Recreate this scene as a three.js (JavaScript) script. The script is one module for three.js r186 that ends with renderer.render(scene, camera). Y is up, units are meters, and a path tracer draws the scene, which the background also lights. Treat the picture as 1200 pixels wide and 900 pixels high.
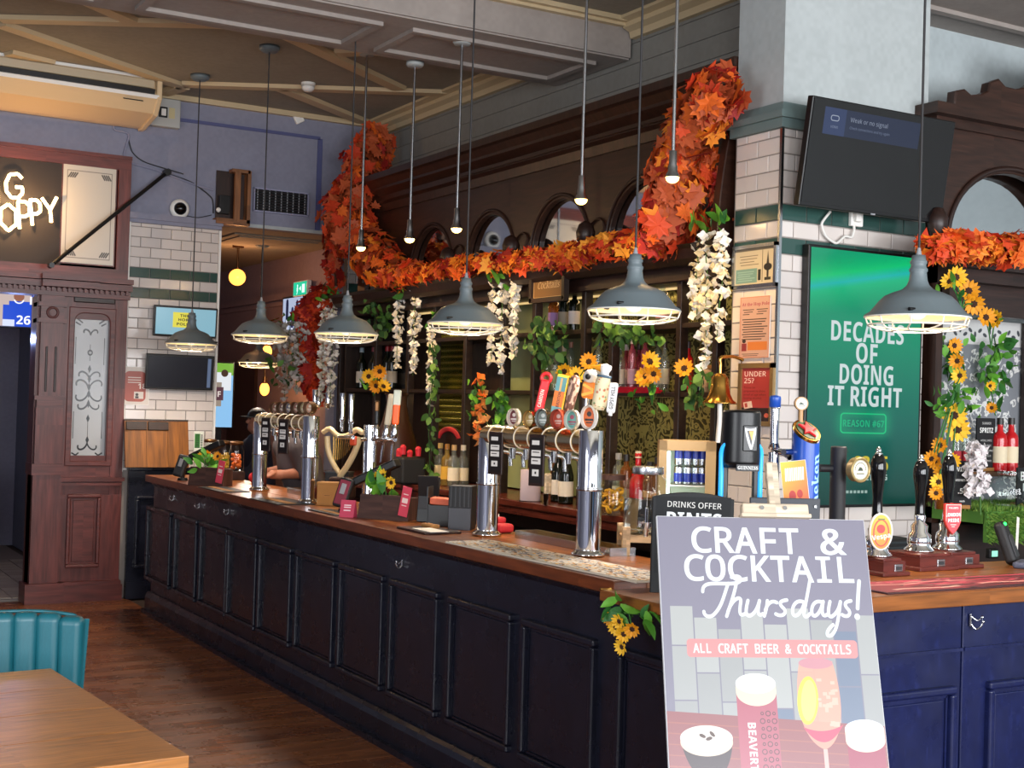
import * as THREE from 'three';
import { mergeGeometries, mergeVertices } from 'three/addons/utils/BufferGeometryUtils.js';
import { RoundedBoxGeometry } from 'three/addons/geometries/RoundedBoxGeometry.js';
import { MarchingCubes } from 'three/addons/objects/MarchingCubes.js';
import { RectAreaLightUniformsLib } from 'three/addons/lights/RectAreaLightUniformsLib.js';

// ---------------------------------------------------------------- camera, light, exposure
const scene = new THREE.Scene();
const renderer = new THREE.WebGLRenderer({ antialias: true });
renderer.toneMapping = THREE.LinearToneMapping;
renderer.toneMappingExposure = 1.0;
renderer.shadowMap.enabled = true;
RectAreaLightUniformsLib.init();
const FOCAL = 1566.5, YAW = 0.52567, PITCH = 0.015488, ROLL = 0.029476, EYE = new THREE.Vector3(0, 1.7, 0);
const camera = new THREE.PerspectiveCamera(2 * Math.atan(450 / FOCAL) * 180 / Math.PI, 4 / 3, 0.05, 100);
const V = (x, y, z) => new THREE.Vector3(x, y, z);
const fwd = V(Math.sin(YAW) * Math.cos(PITCH), Math.sin(PITCH), -Math.cos(YAW) * Math.cos(PITCH));
const side = V(Math.cos(YAW), 0, Math.sin(YAW)), upv = side.clone().cross(fwd);
const camR = side.clone().multiplyScalar(Math.cos(ROLL)).addScaledVector(upv, Math.sin(ROLL));
const camU = upv.clone().multiplyScalar(Math.cos(ROLL)).addScaledVector(side, -Math.sin(ROLL));
camera.position.copy(EYE);
camera.quaternion.setFromRotationMatrix(new THREE.Matrix4().makeBasis(camR, camU, fwd.clone().negate()));
scene.add(camera);
scene.background = new THREE.Color(0.85, 0.93, 1.0);
function areaLight(w, h, color, intensity, pos, target) {
  const l = new THREE.RectAreaLight(color, intensity, w, h);
  l.position.set(...pos); l.lookAt(...target); scene.add(l); return l;
}
// daylight coming in at the street windows behind and to the right of the camera (the windows are built below)
const DAY = 0xf4f6fa;
for (const [x, w] of [[-1.6, 2.0], [1.2, 2.0], [4.0, 2.0], [6.8, 2.0]]) areaLight(w, 2.3, DAY, 18, [x, 2.05, 3.38], [x, 2.05, 0]);
areaLight(2.0, 2.3, DAY, 11, [-3.38, 2.05, -2.2], [0, 2.05, -2.2]);

// ---------------------------------------------------------------- pixel -> place helpers (photo frame 1200 x 900)
const rayOf = (x, y) => fwd.clone().addScaledVector(camR, (x - 600) / FOCAL).addScaledVector(camU, -(y - 450) / FOCAL);
function px(x, y, axis, val) { const d = rayOf(x, y), k = 'xyz'[axis], t = (val - EYE[k]) / d[k]; return EYE.clone().addScaledVector(d, t); }
const depthOf = (P) => P.clone().sub(EYE).dot(fwd);
const mpp = (P) => depthOf(P) / FOCAL;
function projY(P) { const d = P.clone().sub(EYE); return 450 - FOCAL * d.dot(camU) / d.dot(fwd); }
function rise(P, ypix) { let lo = -4, hi = 5; for (let i = 0; i < 50; i++) { const m = (lo + hi) / 2; if (projY(V(P.x, P.y + m, P.z)) > ypix) lo = m; else hi = m; } return lo; }

// ---------------------------------------------------------------- random, noise
let seedN = 12345;
const rnd = () => { seedN = (seedN + 0x6d2b79f5) | 0; let t = Math.imul(seedN ^ (seedN >>> 15), 1 | seedN); t = (t + Math.imul(t ^ (t >>> 7), 61 | t)) ^ t; return ((t ^ (t >>> 14)) >>> 0) / 4294967296; };
const rr = (a, b) => a + (b - a) * rnd();
const pick = (a) => a[Math.floor(rnd() * a.length)];
const hash = (x, y, s) => { let h = Math.imul(x, 374761393) ^ Math.imul(y, 668265263) ^ Math.imul(s, 2246822519); h = Math.imul(h ^ (h >>> 13), 1274126177); return ((h ^ (h >>> 16)) >>> 0) / 4294967296; };
function vnoise(x, y, s, per) { const ix = Math.floor(x), iy = Math.floor(y), fx = x - ix, fy = y - iy, m = (a) => ((a % per) + per) % per, u = fx * fx * (3 - 2 * fx), v = fy * fy * (3 - 2 * fy);
  const a = hash(m(ix), m(iy), s), b = hash(m(ix + 1), m(iy), s), c = hash(m(ix), m(iy + 1), s), d = hash(m(ix + 1), m(iy + 1), s);
  return a + (b - a) * u + (c - a) * v + (a - b - c + d) * u * v; }

// ---------------------------------------------------------------- textures
function dataTex(n, fn, srgb = true) {
  const d = new Uint8Array(n * n * 4);
  for (let y = 0; y < n; y++) for (let x = 0; x < n; x++) { const v = fn(x / n, y / n), o = (y * n + x) * 4; for (let c = 0; c < 3; c++) d[o + c] = Math.max(0, Math.min(255, 255 * (Array.isArray(v) ? v[c] : v))); d[o + 3] = 255; }
  const t = new THREE.DataTexture(d, n, n); t.wrapS = t.wrapT = THREE.RepeatWrapping; t.magFilter = THREE.LinearFilter; t.minFilter = THREE.LinearMipmapLinearFilter; t.generateMipmaps = true;
  if (srgb) t.colorSpace = THREE.SRGBColorSpace; t.needsUpdate = true; return t;
}
const grain = (u, v, s) => { let w = vnoise(u * 4, v * 24, s, 24) * 0.35 + vnoise(u * 8, v * 96, s + 1, 96) * 0.4 + vnoise(u * 16, v * 256, s + 2, 256) * 0.25; const ring = Math.sin((v * 14 + vnoise(u * 3, v * 6, s + 3, 6) * 2.4) * 6.283); return w + 0.1 * ring; };
const grainMap = dataTex(512, (u, v) => 0.66 + 0.5 * (grain(u, v, 5) - 0.15) * 0.85);
const oakMap = dataTex(512, (u, v) => { const g = grain(u, v, 31), p = Math.pow(vnoise(u * 10, v * 200, 44, 200), 6); return 0.76 + 0.3 * g - 0.22 * p; });
oakMap.repeat.set(1.6, 1.6);
const grainBump = dataTex(512, (u, v) => 0.5 + 0.5 * (grain(u, v, 5) - 0.4), false);
const mottle = dataTex(256, (u, v) => 0.92 + 0.035 * vnoise(u * 6, v * 6, 7, 6) + 0.045 * vnoise(u * 40, v * 40, 8, 40));
const scuffMap = dataTex(512, (u, v) => { const a = vnoise(u * 5, v * 5, 17, 5) * 0.14 + vnoise(u * 30, v * 30, 18, 30) * 0.1; const s = Math.pow(vnoise(u * 90, v * 14, 19, 90), 14) * 0.35; return 0.74 + a + s; });
const roughMap = dataTex(256, (u, v) => 0.55 + 0.35 * vnoise(u * 8, v * 8, 11, 8) + 0.1 * vnoise(u * 60, v * 60, 12, 60), false);
function canvasTex(w, h, draw) {
  const c = document.createElement('canvas'); c.width = w; c.height = h; const g = c.getContext('2d'); draw(g, w, h);
  const t = new THREE.CanvasTexture(c); t.colorSpace = THREE.SRGBColorSpace; return t;
}

// ---------------------------------------------------------------- materials
const mat = (color, roughness = 0.6, o = {}) => new THREE.MeshStandardMaterial({ color, roughness, ...o });
const wood = (color, rough = 0.45, o = {}) => mat(color, rough, { map: grainMap, bumpMap: grainBump, bumpScale: 0.0006, ...o });
const M = {
  purple: mat(0x9092a6, 0.75, { map: mottle }), paleWall: mat(0xbcc6c8, 0.7, { map: mottle }), shiplap: mat(0x8b8a84, 0.6, { map: mottle }), columnGrey: mat(0xb9c0c0, 0.65, { map: mottle }), trimGreen: mat(0x6d807f, 0.5),
  ceiling: mat(0x9a9384, 0.85, { map: mottle }), cream: mat(0xcbb691, 0.6), beam: mat(0xa19790, 0.75, { map: mottle }),
  darkWood: wood(0x43291f, 0.38), darkWood2: wood(0x3a241e, 0.4), redWood: wood(0x7d3f39, 0.36), shelfWood: wood(0x33221c, 0.45), counter: wood(0xa8642f, 0.28), counterEdge: wood(0x86431f, 0.3), oak: mat(0xbb7a3c, 0.32, { map: oakMap, bumpMap: oakMap, bumpScale: 0.0008 }), flap: wood(0xac6824, 0.4), pine: wood(0xdfb888, 0.55), paleWood: wood(0xf0dcc0, 0.6), rusticBox: wood(0x5a3a31, 0.6),
  navy: mat(0x1b1d2c, 0.36, { map: scuffMap, roughnessMap: roughMap }), royal: mat(0x1b2352, 0.38, { map: scuffMap, roughnessMap: roughMap }),
  grout: mat(0x8d857f, 0.9), tileWhite: [0xdcd2cb, 0xd6cdc8, 0xe1d8d2].map((c) => mat(c, 0.14)), tileGreen: [0x2f4a45, 0x34524c].map((c) => mat(c, 0.14)),
  chrome: mat(0xe4e6ea, 0.07, { metalness: 1 }), steel: mat(0xb9bcc0, 0.25, { metalness: 1 }), brass: mat(0xc79a4e, 0.18, { metalness: 1 }), gold: mat(0xa98a5c, 0.35, { metalness: 0.7 }), bronze: mat(0x6b4a2c, 0.3, { metalness: 0.8 }),
  black: mat(0x0c0c0e, 0.35), blackGloss: mat(0x0a0a0c, 0.08), matteBlack: mat(0x17171a, 0.6), darkGrey: mat(0x2b2c30, 0.5), white: mat(0xf2f0ea, 0.45), whiteMetal: mat(0xf6f2e6, 0.35), grey: mat(0x8f9297, 0.5), paper: mat(0xf0ece2, 0.8), cableWhite: mat(0xe9e6df, 0.5), kraft: mat(0xa9773f, 0.85, { map: mottle }),
  shade: mat(0x6a767b, 0.42), shadeIn: mat(0xf2e6c4, 0.6, { emissive: 0xffdc8c, emissiveIntensity: 0.85 }), bulbWarm: mat(0xffe9c0, 0.4, { emissive: 0xffe8b8, emissiveIntensity: 1.6 }), bulbAmber: mat(0xffb060, 0.4, { emissive: 0xff9a3c, emissiveIntensity: 5 }), spotBulb: mat(0xffe9b0, 0.4, { emissive: 0xffd070, emissiveIntensity: 9 }),
  glass: new THREE.MeshPhysicalMaterial({ color: 0xf4faf8, roughness: 0.02, transmission: 1, thickness: 0, ior: 1.45 }), mirror: mat(0xd8dde0, 0.04, { metalness: 1 }), greenGlass: mat(0x9aa878, 0.2, { metalness: 0.25 }),
  teal: new THREE.MeshPhysicalMaterial({ color: 0x146775, roughness: 0.42, map: mottle, clearcoat: 0.25, clearcoatRoughness: 0.35 }), skin: mat(0xb98468, 0.55), leafG: [0x4f8f2c, 0x69ad35, 0x2f6d2a].map((c) => mat(c, 0.55, { side: THREE.DoubleSide })), ivy: [0x44702c, 0x5d8a3a, 0x2c5428].map((c) => mat(c, 0.6, { side: THREE.DoubleSide })),
  petalY: [0xf6b81c, 0xffc933, 0xe99a12].map((c) => mat(c, 0.6, { side: THREE.DoubleSide })), seedB: mat(0x3a2013, 0.9), petalW: [0xf3eee4, 0xe9e0cc, 0xfaf7f2].map((c) => mat(c, 0.7, { side: THREE.DoubleSide })),
  maple: [0xe2661c, 0xc93c18, 0x9e1f18, 0xf08a24, 0xb6522a, 0xd94a1e, 0xf3a336].map((c) => mat(c, 0.65, { side: THREE.DoubleSide })), vine: mat(0x4a2c1c, 0.9), grass: [0x4c7a2a, 0x6a9634, 0x87a848].map((c) => mat(c, 0.8, { side: THREE.DoubleSide })),
};

// ---------------------------------------------------------------- geometry helpers
const uvScale = (g, f) => { const p = g.attributes.position, n = g.attributes.normal, uv = g.attributes.uv; for (let i = 0; i < p.count; i++) { const ax = Math.abs(n.getX(i)), ay = Math.abs(n.getY(i)), az = Math.abs(n.getZ(i)); f(i, uv, p, ax, ay, az); } return g; };
// box with uv in metres, the grain running along its longest side
function box(w, h, d, x = 0, y = 0, z = 0, rx = 0, ry = 0, rz = 0) {
  const g = new THREE.BoxGeometry(w, h, d), o = rnd() * 3, L = Math.max(w, h, d);
  uvScale(g, (i, uv, p, ax, ay, az) => { let a, b; const X = p.getX(i), Y = p.getY(i), Z = p.getZ(i); if (ax > 0.5) { a = Z; b = Y; if (h === L) [a, b] = [b, a]; } else if (ay > 0.5) { a = X; b = Z; if (d === L) [a, b] = [b, a]; } else { a = X; b = Y; if (h === L) [a, b] = [b, a]; } uv.setXY(i, a + o, b + o * 0.7); });
  if (rx || ry || rz) g.rotateX(rx).rotateY(ry).rotateZ(rz);
  return g.translate(x, y, z);
}
const rbox = (w, h, d, x = 0, y = 0, z = 0, r = 0.004, s = 2) => { const g = new RoundedBoxGeometry(w, h, d, s, Math.min(r, w / 2.01, h / 2.01, d / 2.01)); uvScale(g, (i, uv, p, ax, ay, az) => { const m = Math.max(ax, ay, az); const X = p.getX(i), Y = p.getY(i), Z = p.getZ(i); uv.setXY(i, m === ax ? Z : X, m === ay ? Z : Y); }); return g.translate(x, y, z); };
const cyl = (r0, r1, h, x = 0, y = 0, z = 0, s = 16, open = false) => new THREE.CylinderGeometry(r1, r0, h, s, 1, open).translate(x, y + h / 2, z);
const cylX = (r, l, x = 0, y = 0, z = 0, s = 16) => new THREE.CylinderGeometry(r, r, l, s).rotateZ(Math.PI / 2).translate(x, y, z);
const cylZ = (r, l, x = 0, y = 0, z = 0, s = 16) => new THREE.CylinderGeometry(r, r, l, s).rotateX(Math.PI / 2).translate(x, y, z);
const sph = (r, x = 0, y = 0, z = 0, s = 12, sy = 1) => new THREE.SphereGeometry(r, s, Math.max(6, s * 0.7 | 0)).scale(1, sy, 1).translate(x, y, z);
const lathe = (pts, s = 20, x = 0, y = 0, z = 0) => new THREE.LatheGeometry(pts.map(([r, h]) => new THREE.Vector2(r, h)), s).translate(x, y, z);
const tube = (pts, r, seg = 0, rs = 6, closed = false) => new THREE.TubeGeometry(new THREE.CatmullRomCurve3(pts.map((p) => p.isVector3 ? p : V(...p)), closed, 'catmullrom', 0.35), seg || pts.length * 4, r, rs, closed);
const rod = (a, b, r, s = 8) => { a = a.isVector3 ? a : V(...a); b = b.isVector3 ? b : V(...b); const d = b.clone().sub(a), g = new THREE.CylinderGeometry(r, r, d.length(), s); g.applyQuaternion(new THREE.Quaternion().setFromUnitVectors(V(0, 1, 0), d.clone().normalize())); const m = a.clone().add(b).multiplyScalar(0.5); return g.translate(m.x, m.y, m.z); };
const ring = (r, t, x, y, z, ax = 'y', s = 28, q = 6) => { const g = new THREE.TorusGeometry(r, t, q, s); if (ax === 'y') g.rotateX(Math.PI / 2); if (ax === 'x') g.rotateY(Math.PI / 2); return g.translate(x, y, z); };
const plane = (w, h) => new THREE.PlaneGeometry(w, h);
const shapeOf = (pts) => new THREE.Shape(pts.map(([x, y]) => new THREE.Vector2(x, y)));
const extrude = (pts, d, bevel = 0) => new THREE.ExtrudeGeometry(pts instanceof THREE.Shape ? pts : shapeOf(pts), { depth: d, bevelEnabled: bevel > 0, bevelSize: bevel, bevelThickness: bevel, bevelSegments: 1, curveSegments: 10 });
// profile (points in x,y) swept along z from z0 to z1
const runZ = (pts, z0, z1) => extrude(pts, z1 - z0).translate(0, 0, z0);
// profile (points z,y) swept along x
const runX = (pts, x0, x1) => extrude(pts.map(([z, y]) => [-z, y]), x1 - x0).rotateY(Math.PI / 2).translate(x0, 0, 0);
const plain = (g) => { const q = g.index ? g.toNonIndexed() : g; for (const k of Object.keys(q.attributes)) if (!['position', 'normal', 'uv'].includes(k)) q.deleteAttribute(k); return q; };

// ---------------------------------------------------------------- naming
const taken = new Map();
function numbered(n) { const k = taken.get(n) ?? 0; taken.set(n, k + 1); return k ? n + '_' + String(k).padStart(3, '0') : n; }
function obj(name, geos, material, parent) {
  const list = (Array.isArray(geos) ? geos : [geos]), g = list.length === 1 ? list[0] : mergeGeometries(list.map(plain));
  const m = new THREE.Mesh(g, material); m.name = parent ? name : numbered(name); m.castShadow = m.receiveShadow = true; (parent ?? scene).add(m); return m;
}
function tag(o, label, category, group) { o.userData.label = label; o.userData.category = category; if (group) o.userData.group = group; return o; }
function thing(name, label, category, pos = [0, 0, 0], turn = 0, group) {
  const o = new THREE.Group(); o.name = numbered(name); scene.add(o); if (pos.isVector3) o.position.copy(pos); else o.position.set(...pos); o.rotation.y = turn; return tag(o, label, category, group);
}
function struct(name, geos, material) { const o = geos ? obj(name, geos, material) : thing(name); o.userData = { kind: 'structure' }; return o; }
function one(name, label, category, geos, material, pos, turn = 0, group) { const o = obj(name, geos, material); if (pos) { if (pos.isVector3) o.position.copy(pos); else o.position.set(...pos); } o.rotation.y = turn; return tag(o, label, category, group); }
function copyOf(o, label, pos, turn = o.rotation.y) { const c = o.clone(); c.name = numbered(o.name.replace(/_\d{3}$/, '')); c.userData = { ...o.userData }; if (label) c.userData.label = label; if (pos) { if (pos.isVector3) c.position.copy(pos); else c.position.set(...pos); } c.rotation.y = turn; scene.add(c); return c; }
// a flat print: a thin plate whose front (+z) carries the drawing
function printMat(tex, rough = 0.6, o = {}) { return new THREE.MeshStandardMaterial({ map: tex, roughness: rough, ...o }); }
function screenMat(tex, k = 0.9, o = {}) { return new THREE.MeshStandardMaterial({ color: 0x050505, emissive: 0xffffff, emissiveMap: tex, emissiveIntensity: k, roughness: 0.2, ...o }); }
function printed(name, w, h, material, parent, x = 0, y = 0, z = 0) { const m = obj(name, plane(w, h), material, parent); m.position.set(x, y, z); return m; }
const text = (g, s, x, y, size, color, font = 'sans-serif', weight = 'bold', align = 'center', squeeze = 1) => { g.save(); g.translate(x, y); g.scale(squeeze, 1); g.fillStyle = color; g.textAlign = align; g.textBaseline = 'middle'; g.font = `${weight} ${size}px ${font}`; g.fillText(s, 0, 0); g.restore(); };
const fitText = (g, s, x, y, size, width, color, font = 'sans-serif') => { g.font = `bold ${size}px ${font}`; const m = g.measureText(s).width; text(g, s, x, y, size, color, font, 'bold', 'center', width / m); };
const rrect = (g, x, y, w, h, r) => { g.beginPath(); g.moveTo(x + r, y); g.arcTo(x + w, y, x + w, y + h, r); g.arcTo(x + w, y + h, x, y + h, r); g.arcTo(x, y + h, x, y, r); g.arcTo(x, y, x + w, y, r); g.closePath(); };
// ================================================================= SETTING
const ZF = -11.3, XW = 5.05, YC = 4.25, YT = 1.065;
// floor slab with oak boards
{
  const fl = struct('floor', [box(13.4, 0.2, 14.6, 3, -0.115, -3.9), box(13.4, 0.2, 6, 3, -0.115, -14.2)], mat(0x4a3c34, 0.7, { map: mottle }));
  const pm = [0xa4633a, 0x9c5d36, 0xaa693e, 0x925632].map((c) => wood(c, 0.36, { roughnessMap: roughMap }));
  for (let k = 0; k < 62; k++) {
    const z = -11.22 + k * 0.13; let x = -0.6 - (k % 3) * 0.4;
    while (x < 2.8) { const x1 = Math.min(x + 1.25, 2.86); const b = obj('floorboard', box(x1 - x - 0.003, 0.02, 0.127, (x + x1) / 2, -0.01 + rr(-0.0006, 0.0006), z), pick(pm), fl); x = x1; }
  }
}
// outer shell with street windows behind and beside the camera
{
  struct('wall_front', [box(13.4, 0.9, 0.2, 3, 0.45, 3.6), box(13.4, 1.05, 0.2, 3, 3.73, 3.6), ...[[-3.5, -2.6], [-0.6, 0.2], [2.2, 3.0], [5.0, 5.8], [7.8, 9.6]].map(([a, b]) => box(b - a, 2.3, 0.2, (a + b) / 2, 2.05, 3.6))], M.purple);
  struct('wall_left', [box(0.2, YC, 8.1, -3.6, YC / 2, -7.25), box(0.2, YC, 4.8, -3.6, YC / 2, 1.2), box(0.2, 0.9, 2, -3.6, 0.45, -2.2), box(0.2, 1.05, 2, -3.6, 3.73, -2.2)], M.purple);
  struct('wall_right', [box(0.2, YC, 9.4, 9.7, YC / 2, -1.0)], M.paleWall);
  const bars = (w) => [box(w, 0.05, 0.06, 0, 1.125, 0), box(w, 0.05, 0.06, 0, -1.125, 0), box(0.05, 2.3, 0.06, -w / 2 + 0.025, 0, 0), box(0.05, 2.3, 0.06, w / 2 - 0.025, 0, 0), box(0.04, 2.3, 0.05), box(w, 0.04, 0.05, 0, 0.45, 0)];
  [-1.6, 1.2, 4.0, 6.8].forEach((x, i) => { const w = struct('window_' + (i + 1)); obj('frame', bars(2.0), M.darkWood, w); obj('pane', box(1.96, 2.26, 0.006), M.glass, w); w.position.set(x, 2.05, 3.62); });
  const w = struct('window_5'); obj('frame', bars(2.0), M.darkWood, w); obj('pane', box(1.96, 2.26, 0.006), M.glass, w); w.position.set(-3.62, 2.05, -2.2); w.rotation.y = Math.PI / 2;
}
// ceiling, beams and plaster mouldings
{
  struct('ceiling', [box(13.4, 0.15, 15.1, 3, YC + 0.075, -3.85)], M.ceiling);
  const b1 = struct('trim_1', [box(8.6, 0.26, 0.9, XW - 4.3 - 0.02, 4.13, -7.71)], M.beam);   // main cross beam
  obj('beam_face', box(8.6, 0.22, 0.02, XW - 4.32, 4.12, -7.25), M.beam, b1);
  for (let k = 0; k < 4; k++) { const xc = XW - 0.85 - k * 1.55; obj('soffit_moulding', [box(1.35, 0.03, 0.05, xc, 3.99, -7.44), box(1.35, 0.03, 0.05, xc, 3.99, -7.98), box(0.05, 0.03, 0.5, xc - 0.65, 3.99, -7.71), box(0.05, 0.03, 0.5, xc + 0.65, 3.99, -7.71)], M.beam, b1); }
  obj('beam_cornice', [box(8.5, 0.05, 0.05, XW - 4.35, 4.225, -7.22), box(8.5, 0.03, 0.09, XW - 4.35, 4.235, -7.2)], M.cream, b1);
  const b2 = struct('trim_2', [box(6.5, 0.26, 1.0, 6.3, 4.12, -5.05)], M.beam);             // beam over the end of the bar
  for (let k = 0; k < 3; k++) { const xc = 6.25 + k * 1.5 - 0.15; obj('soffit_moulding', [box(1.2, 0.03, 0.05, xc, 3.98, -4.72), box(1.2, 0.03, 0.05, xc, 3.98, -5.28), box(0.05, 0.03, 0.6, xc - 0.6, 3.98, -5), box(0.05, 0.03, 0.6, xc + 0.6, 3.98, -5)], M.beam, b2); }
  // moulded cornice along the bar wall and the far wall
  const prof = [[0, 0], [-0.16, 0], [-0.16, -0.02], [-0.1, -0.03], [-0.1, -0.06], [-0.05, -0.08], [-0.04, -0.12], [0, -0.12]];
  struct('trim_3', [runZ(prof, ZF, -8.18).translate(XW, YC, 0), runZ(prof, -7.22, -5.5).translate(XW, YC, 0)], M.cream);
  struct('trim_4', box(8.5, 0.045, 0.05, XW - 4.25, YC - 0.022, ZF + 0.025), M.cream);
  // flat strapwork laid out on the ceiling
  const strips = [[[0, 26], [215, 100]], [[0, 20], [400, 30]], [[215, 97], [545, 108]], [[310, 27], [468, 102]], [[330, 102], [441, 147]], [[395, 60], [560, 55]], [[105, 0], [160, 25]], [[10, 60], [60, 72]], [[190, 108], [215, 100]]];
  const t5 = struct('trim_5');
  for (const [a, b] of strips) { const A = px(a[0], a[1], 1, YC), B = px(b[0], b[1], 1, YC), d = B.clone().sub(A), L = d.length(), ang = Math.atan2(-d.z, d.x); const g = extrude([[0, -0.07], [0, -0.05], [0, 0.05], [0, 0.07]].map(() => [0, 0]) && [[-0.07, 0], [-0.055, -0.03], [0.055, -0.03], [0.07, 0]], L); g.rotateY(Math.PI / 2).rotateY(ang).translate(A.x, YC + 0.001, A.z); obj('ceiling_strip', g, M.cream, t5); }
}
// bar wall: grey boards above the back bar
{
  const w = struct('wall_bar', box(0.2, YC, 6.0, XW + 0.12, YC / 2, -8.4), M.shiplap);
  for (let k = 0; k < 6; k++) { const y = 3.42 + k * 0.138; obj('wall_board', box(0.02, 0.134, 5.8, XW + 0.01, y + 0.067, -8.4), M.shiplap, w); }
}
struct('wall_end', [box(4.2, YC, 0.2, 7.6, YC / 2, -5.65)], M.paleWall);
// far wall: blue-purple plaster over the openings
{
  const w = struct('wall_back', [box(8.65, YC - 3.2, 0.2, XW - 4.325 + 0.1, (YC + 3.2) / 2, ZF - 0.1), box(6.3, 0.58, 0.2, -0.35, 2.91, ZF - 0.1), box(4.4, 2.62, 0.2, -1.3, 1.31, ZF - 0.1), box(1.4, 3.2, 0.2, 2.86, 1.6, ZF - 0.1), box(0.55, 3.2, 0.2, 4.97, 1.6, ZF - 0.1)], M.purple);
  const groove = mat(0x555a86, 0.7), P1 = px(208, 140, 2, ZF), P2 = px(375, 163, 2, ZF), P3 = px(372, 299, 2, ZF);
  obj('panel_line', [box(P2.x - P1.x + 0.4, 0.028, 0.012, (P2.x + P1.x) / 2 - 0.2, P1.y, ZF + 0.006), box(0.045, P2.y - 3.21, 0.012, P2.x, (P2.y + 3.21) / 2, ZF + 0.006)], groove, w);
  obj('lintel_edge', [box(1.35, 0.03, 0.03, 4.2, 3.2, ZF + 0.012)], M.columnGrey, w);
}
// tile helper: running bond of glazed tiles with recessed joints
const TW = 0.172, TH = 0.085, YG = 2.757;
const tileGeo = new Map();
function tileAt(w, h) { const k = w.toFixed(3) + h.toFixed(3); if (!tileGeo.has(k)) { const b = 0.004, g = extrude([[-w / 2 + b, -h / 2 + b], [w / 2 - b, -h / 2 + b], [w / 2 - b, h / 2 - b], [-w / 2 + b, h / 2 - b]], 0.004, b * 0.85); tileGeo.set(k, g); } return tileGeo.get(k); }
function tileFace(parent, origin, dir, len, y0, y1, turn) {
  const k0 = Math.floor((YG - y1) / TH) - 1, k1 = Math.ceil((YG - y0) / TH);
  for (let k = k0; k < k1; k++) {
    const top = Math.min(y1, YG - k * TH), bot = Math.max(y0, YG - (k + 1) * TH), h = top - bot; if (h < 0.015) continue;
    const green = k === 0 || k === 2;
    for (let u = -(Math.abs(k) % 2) * TW / 2; u < len - 0.01; u += TW) {
      const a = Math.max(0, u), b = Math.min(len, u + TW); if (b - a < 0.02) continue;
      const m = obj('tile', tileAt(b - a - 0.004, h - 0.004), pick(green ? M.tileGreen : M.tileWhite), parent);
      m.position.set(origin.x + dir.x * (a + b) / 2, (top + bot) / 2, origin.z + dir.z * (a + b) / 2); m.rotation.y = turn + rr(-0.004, 0.004); m.rotation.x = rr(-0.003, 0.003);
    }
  }
}
// slim tiled pier between the wooden screen and the back room
{
  const p = struct('tiled_pier', [box(0.755, 3.13, 0.12, 3.178, 1.565, ZF + 0.0)], M.grout);
  tileFace(p, V(2.80, 0, ZF + 0.061), V(1, 0, 0), 0.755, 1.05, 3.13, 0);
  obj('edge_strip', [box(0.02, 2.05, 0.03, 3.565, 2.1, ZF + 0.06), box(0.02, 2.1, 0.03, 2.79, 2.1, ZF + 0.06)], M.white, p);
  obj('cap_moulding', [box(0.79, 0.03, 0.09, 3.178, 3.145, ZF + 0.04), box(0.8, 0.05, 0.11, 3.178, 3.185, ZF + 0.05)], M.purple, p);
}
// big tiled column at the end of the bar, painted plaster above
const CX0 = 4.53, CX1 = 5.56, CZ = -5.16;
{
  const p = struct('tiled_column', [box(CX1 - CX0, 3.14, 0.36, (CX0 + CX1) / 2, 1.57, CZ - 0.18)], M.grout);
  tileFace(p, V(CX0, 0, CZ), V(1, 0, 0), CX1 - CX0, 0.95, 3.14, 0);
  tileFace(p, V(CX0, 0, CZ - 0.35), V(0, 0, 1), 0.35, 0.95, 3.14, -Math.PI / 2);
  obj('corner_strip', box(0.016, 2.2, 0.016, CX0 - 0.004, 2.05, CZ + 0.004), M.steel, p);
  obj('plaster_shaft', box(CX1 - CX0, YC - 3.2, 0.36, (CX0 + CX1) / 2, (YC + 3.2) / 2, CZ - 0.18), M.columnGrey, p);
  obj('cap_moulding', [box(CX1 - CX0 + 0.05, 0.05, 0.41, (CX0 + CX1) / 2, 3.165, CZ - 0.18), box(CX1 - CX0 + 0.09, 0.035, 0.45, (CX0 + CX1) / 2, 3.205, CZ - 0.18), box(CX1 - CX0 + 0.03, 0.05, 0.39, (CX0 + CX1) / 2, 3.245, CZ - 0.18)], M.trimGreen, p);
}
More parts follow.
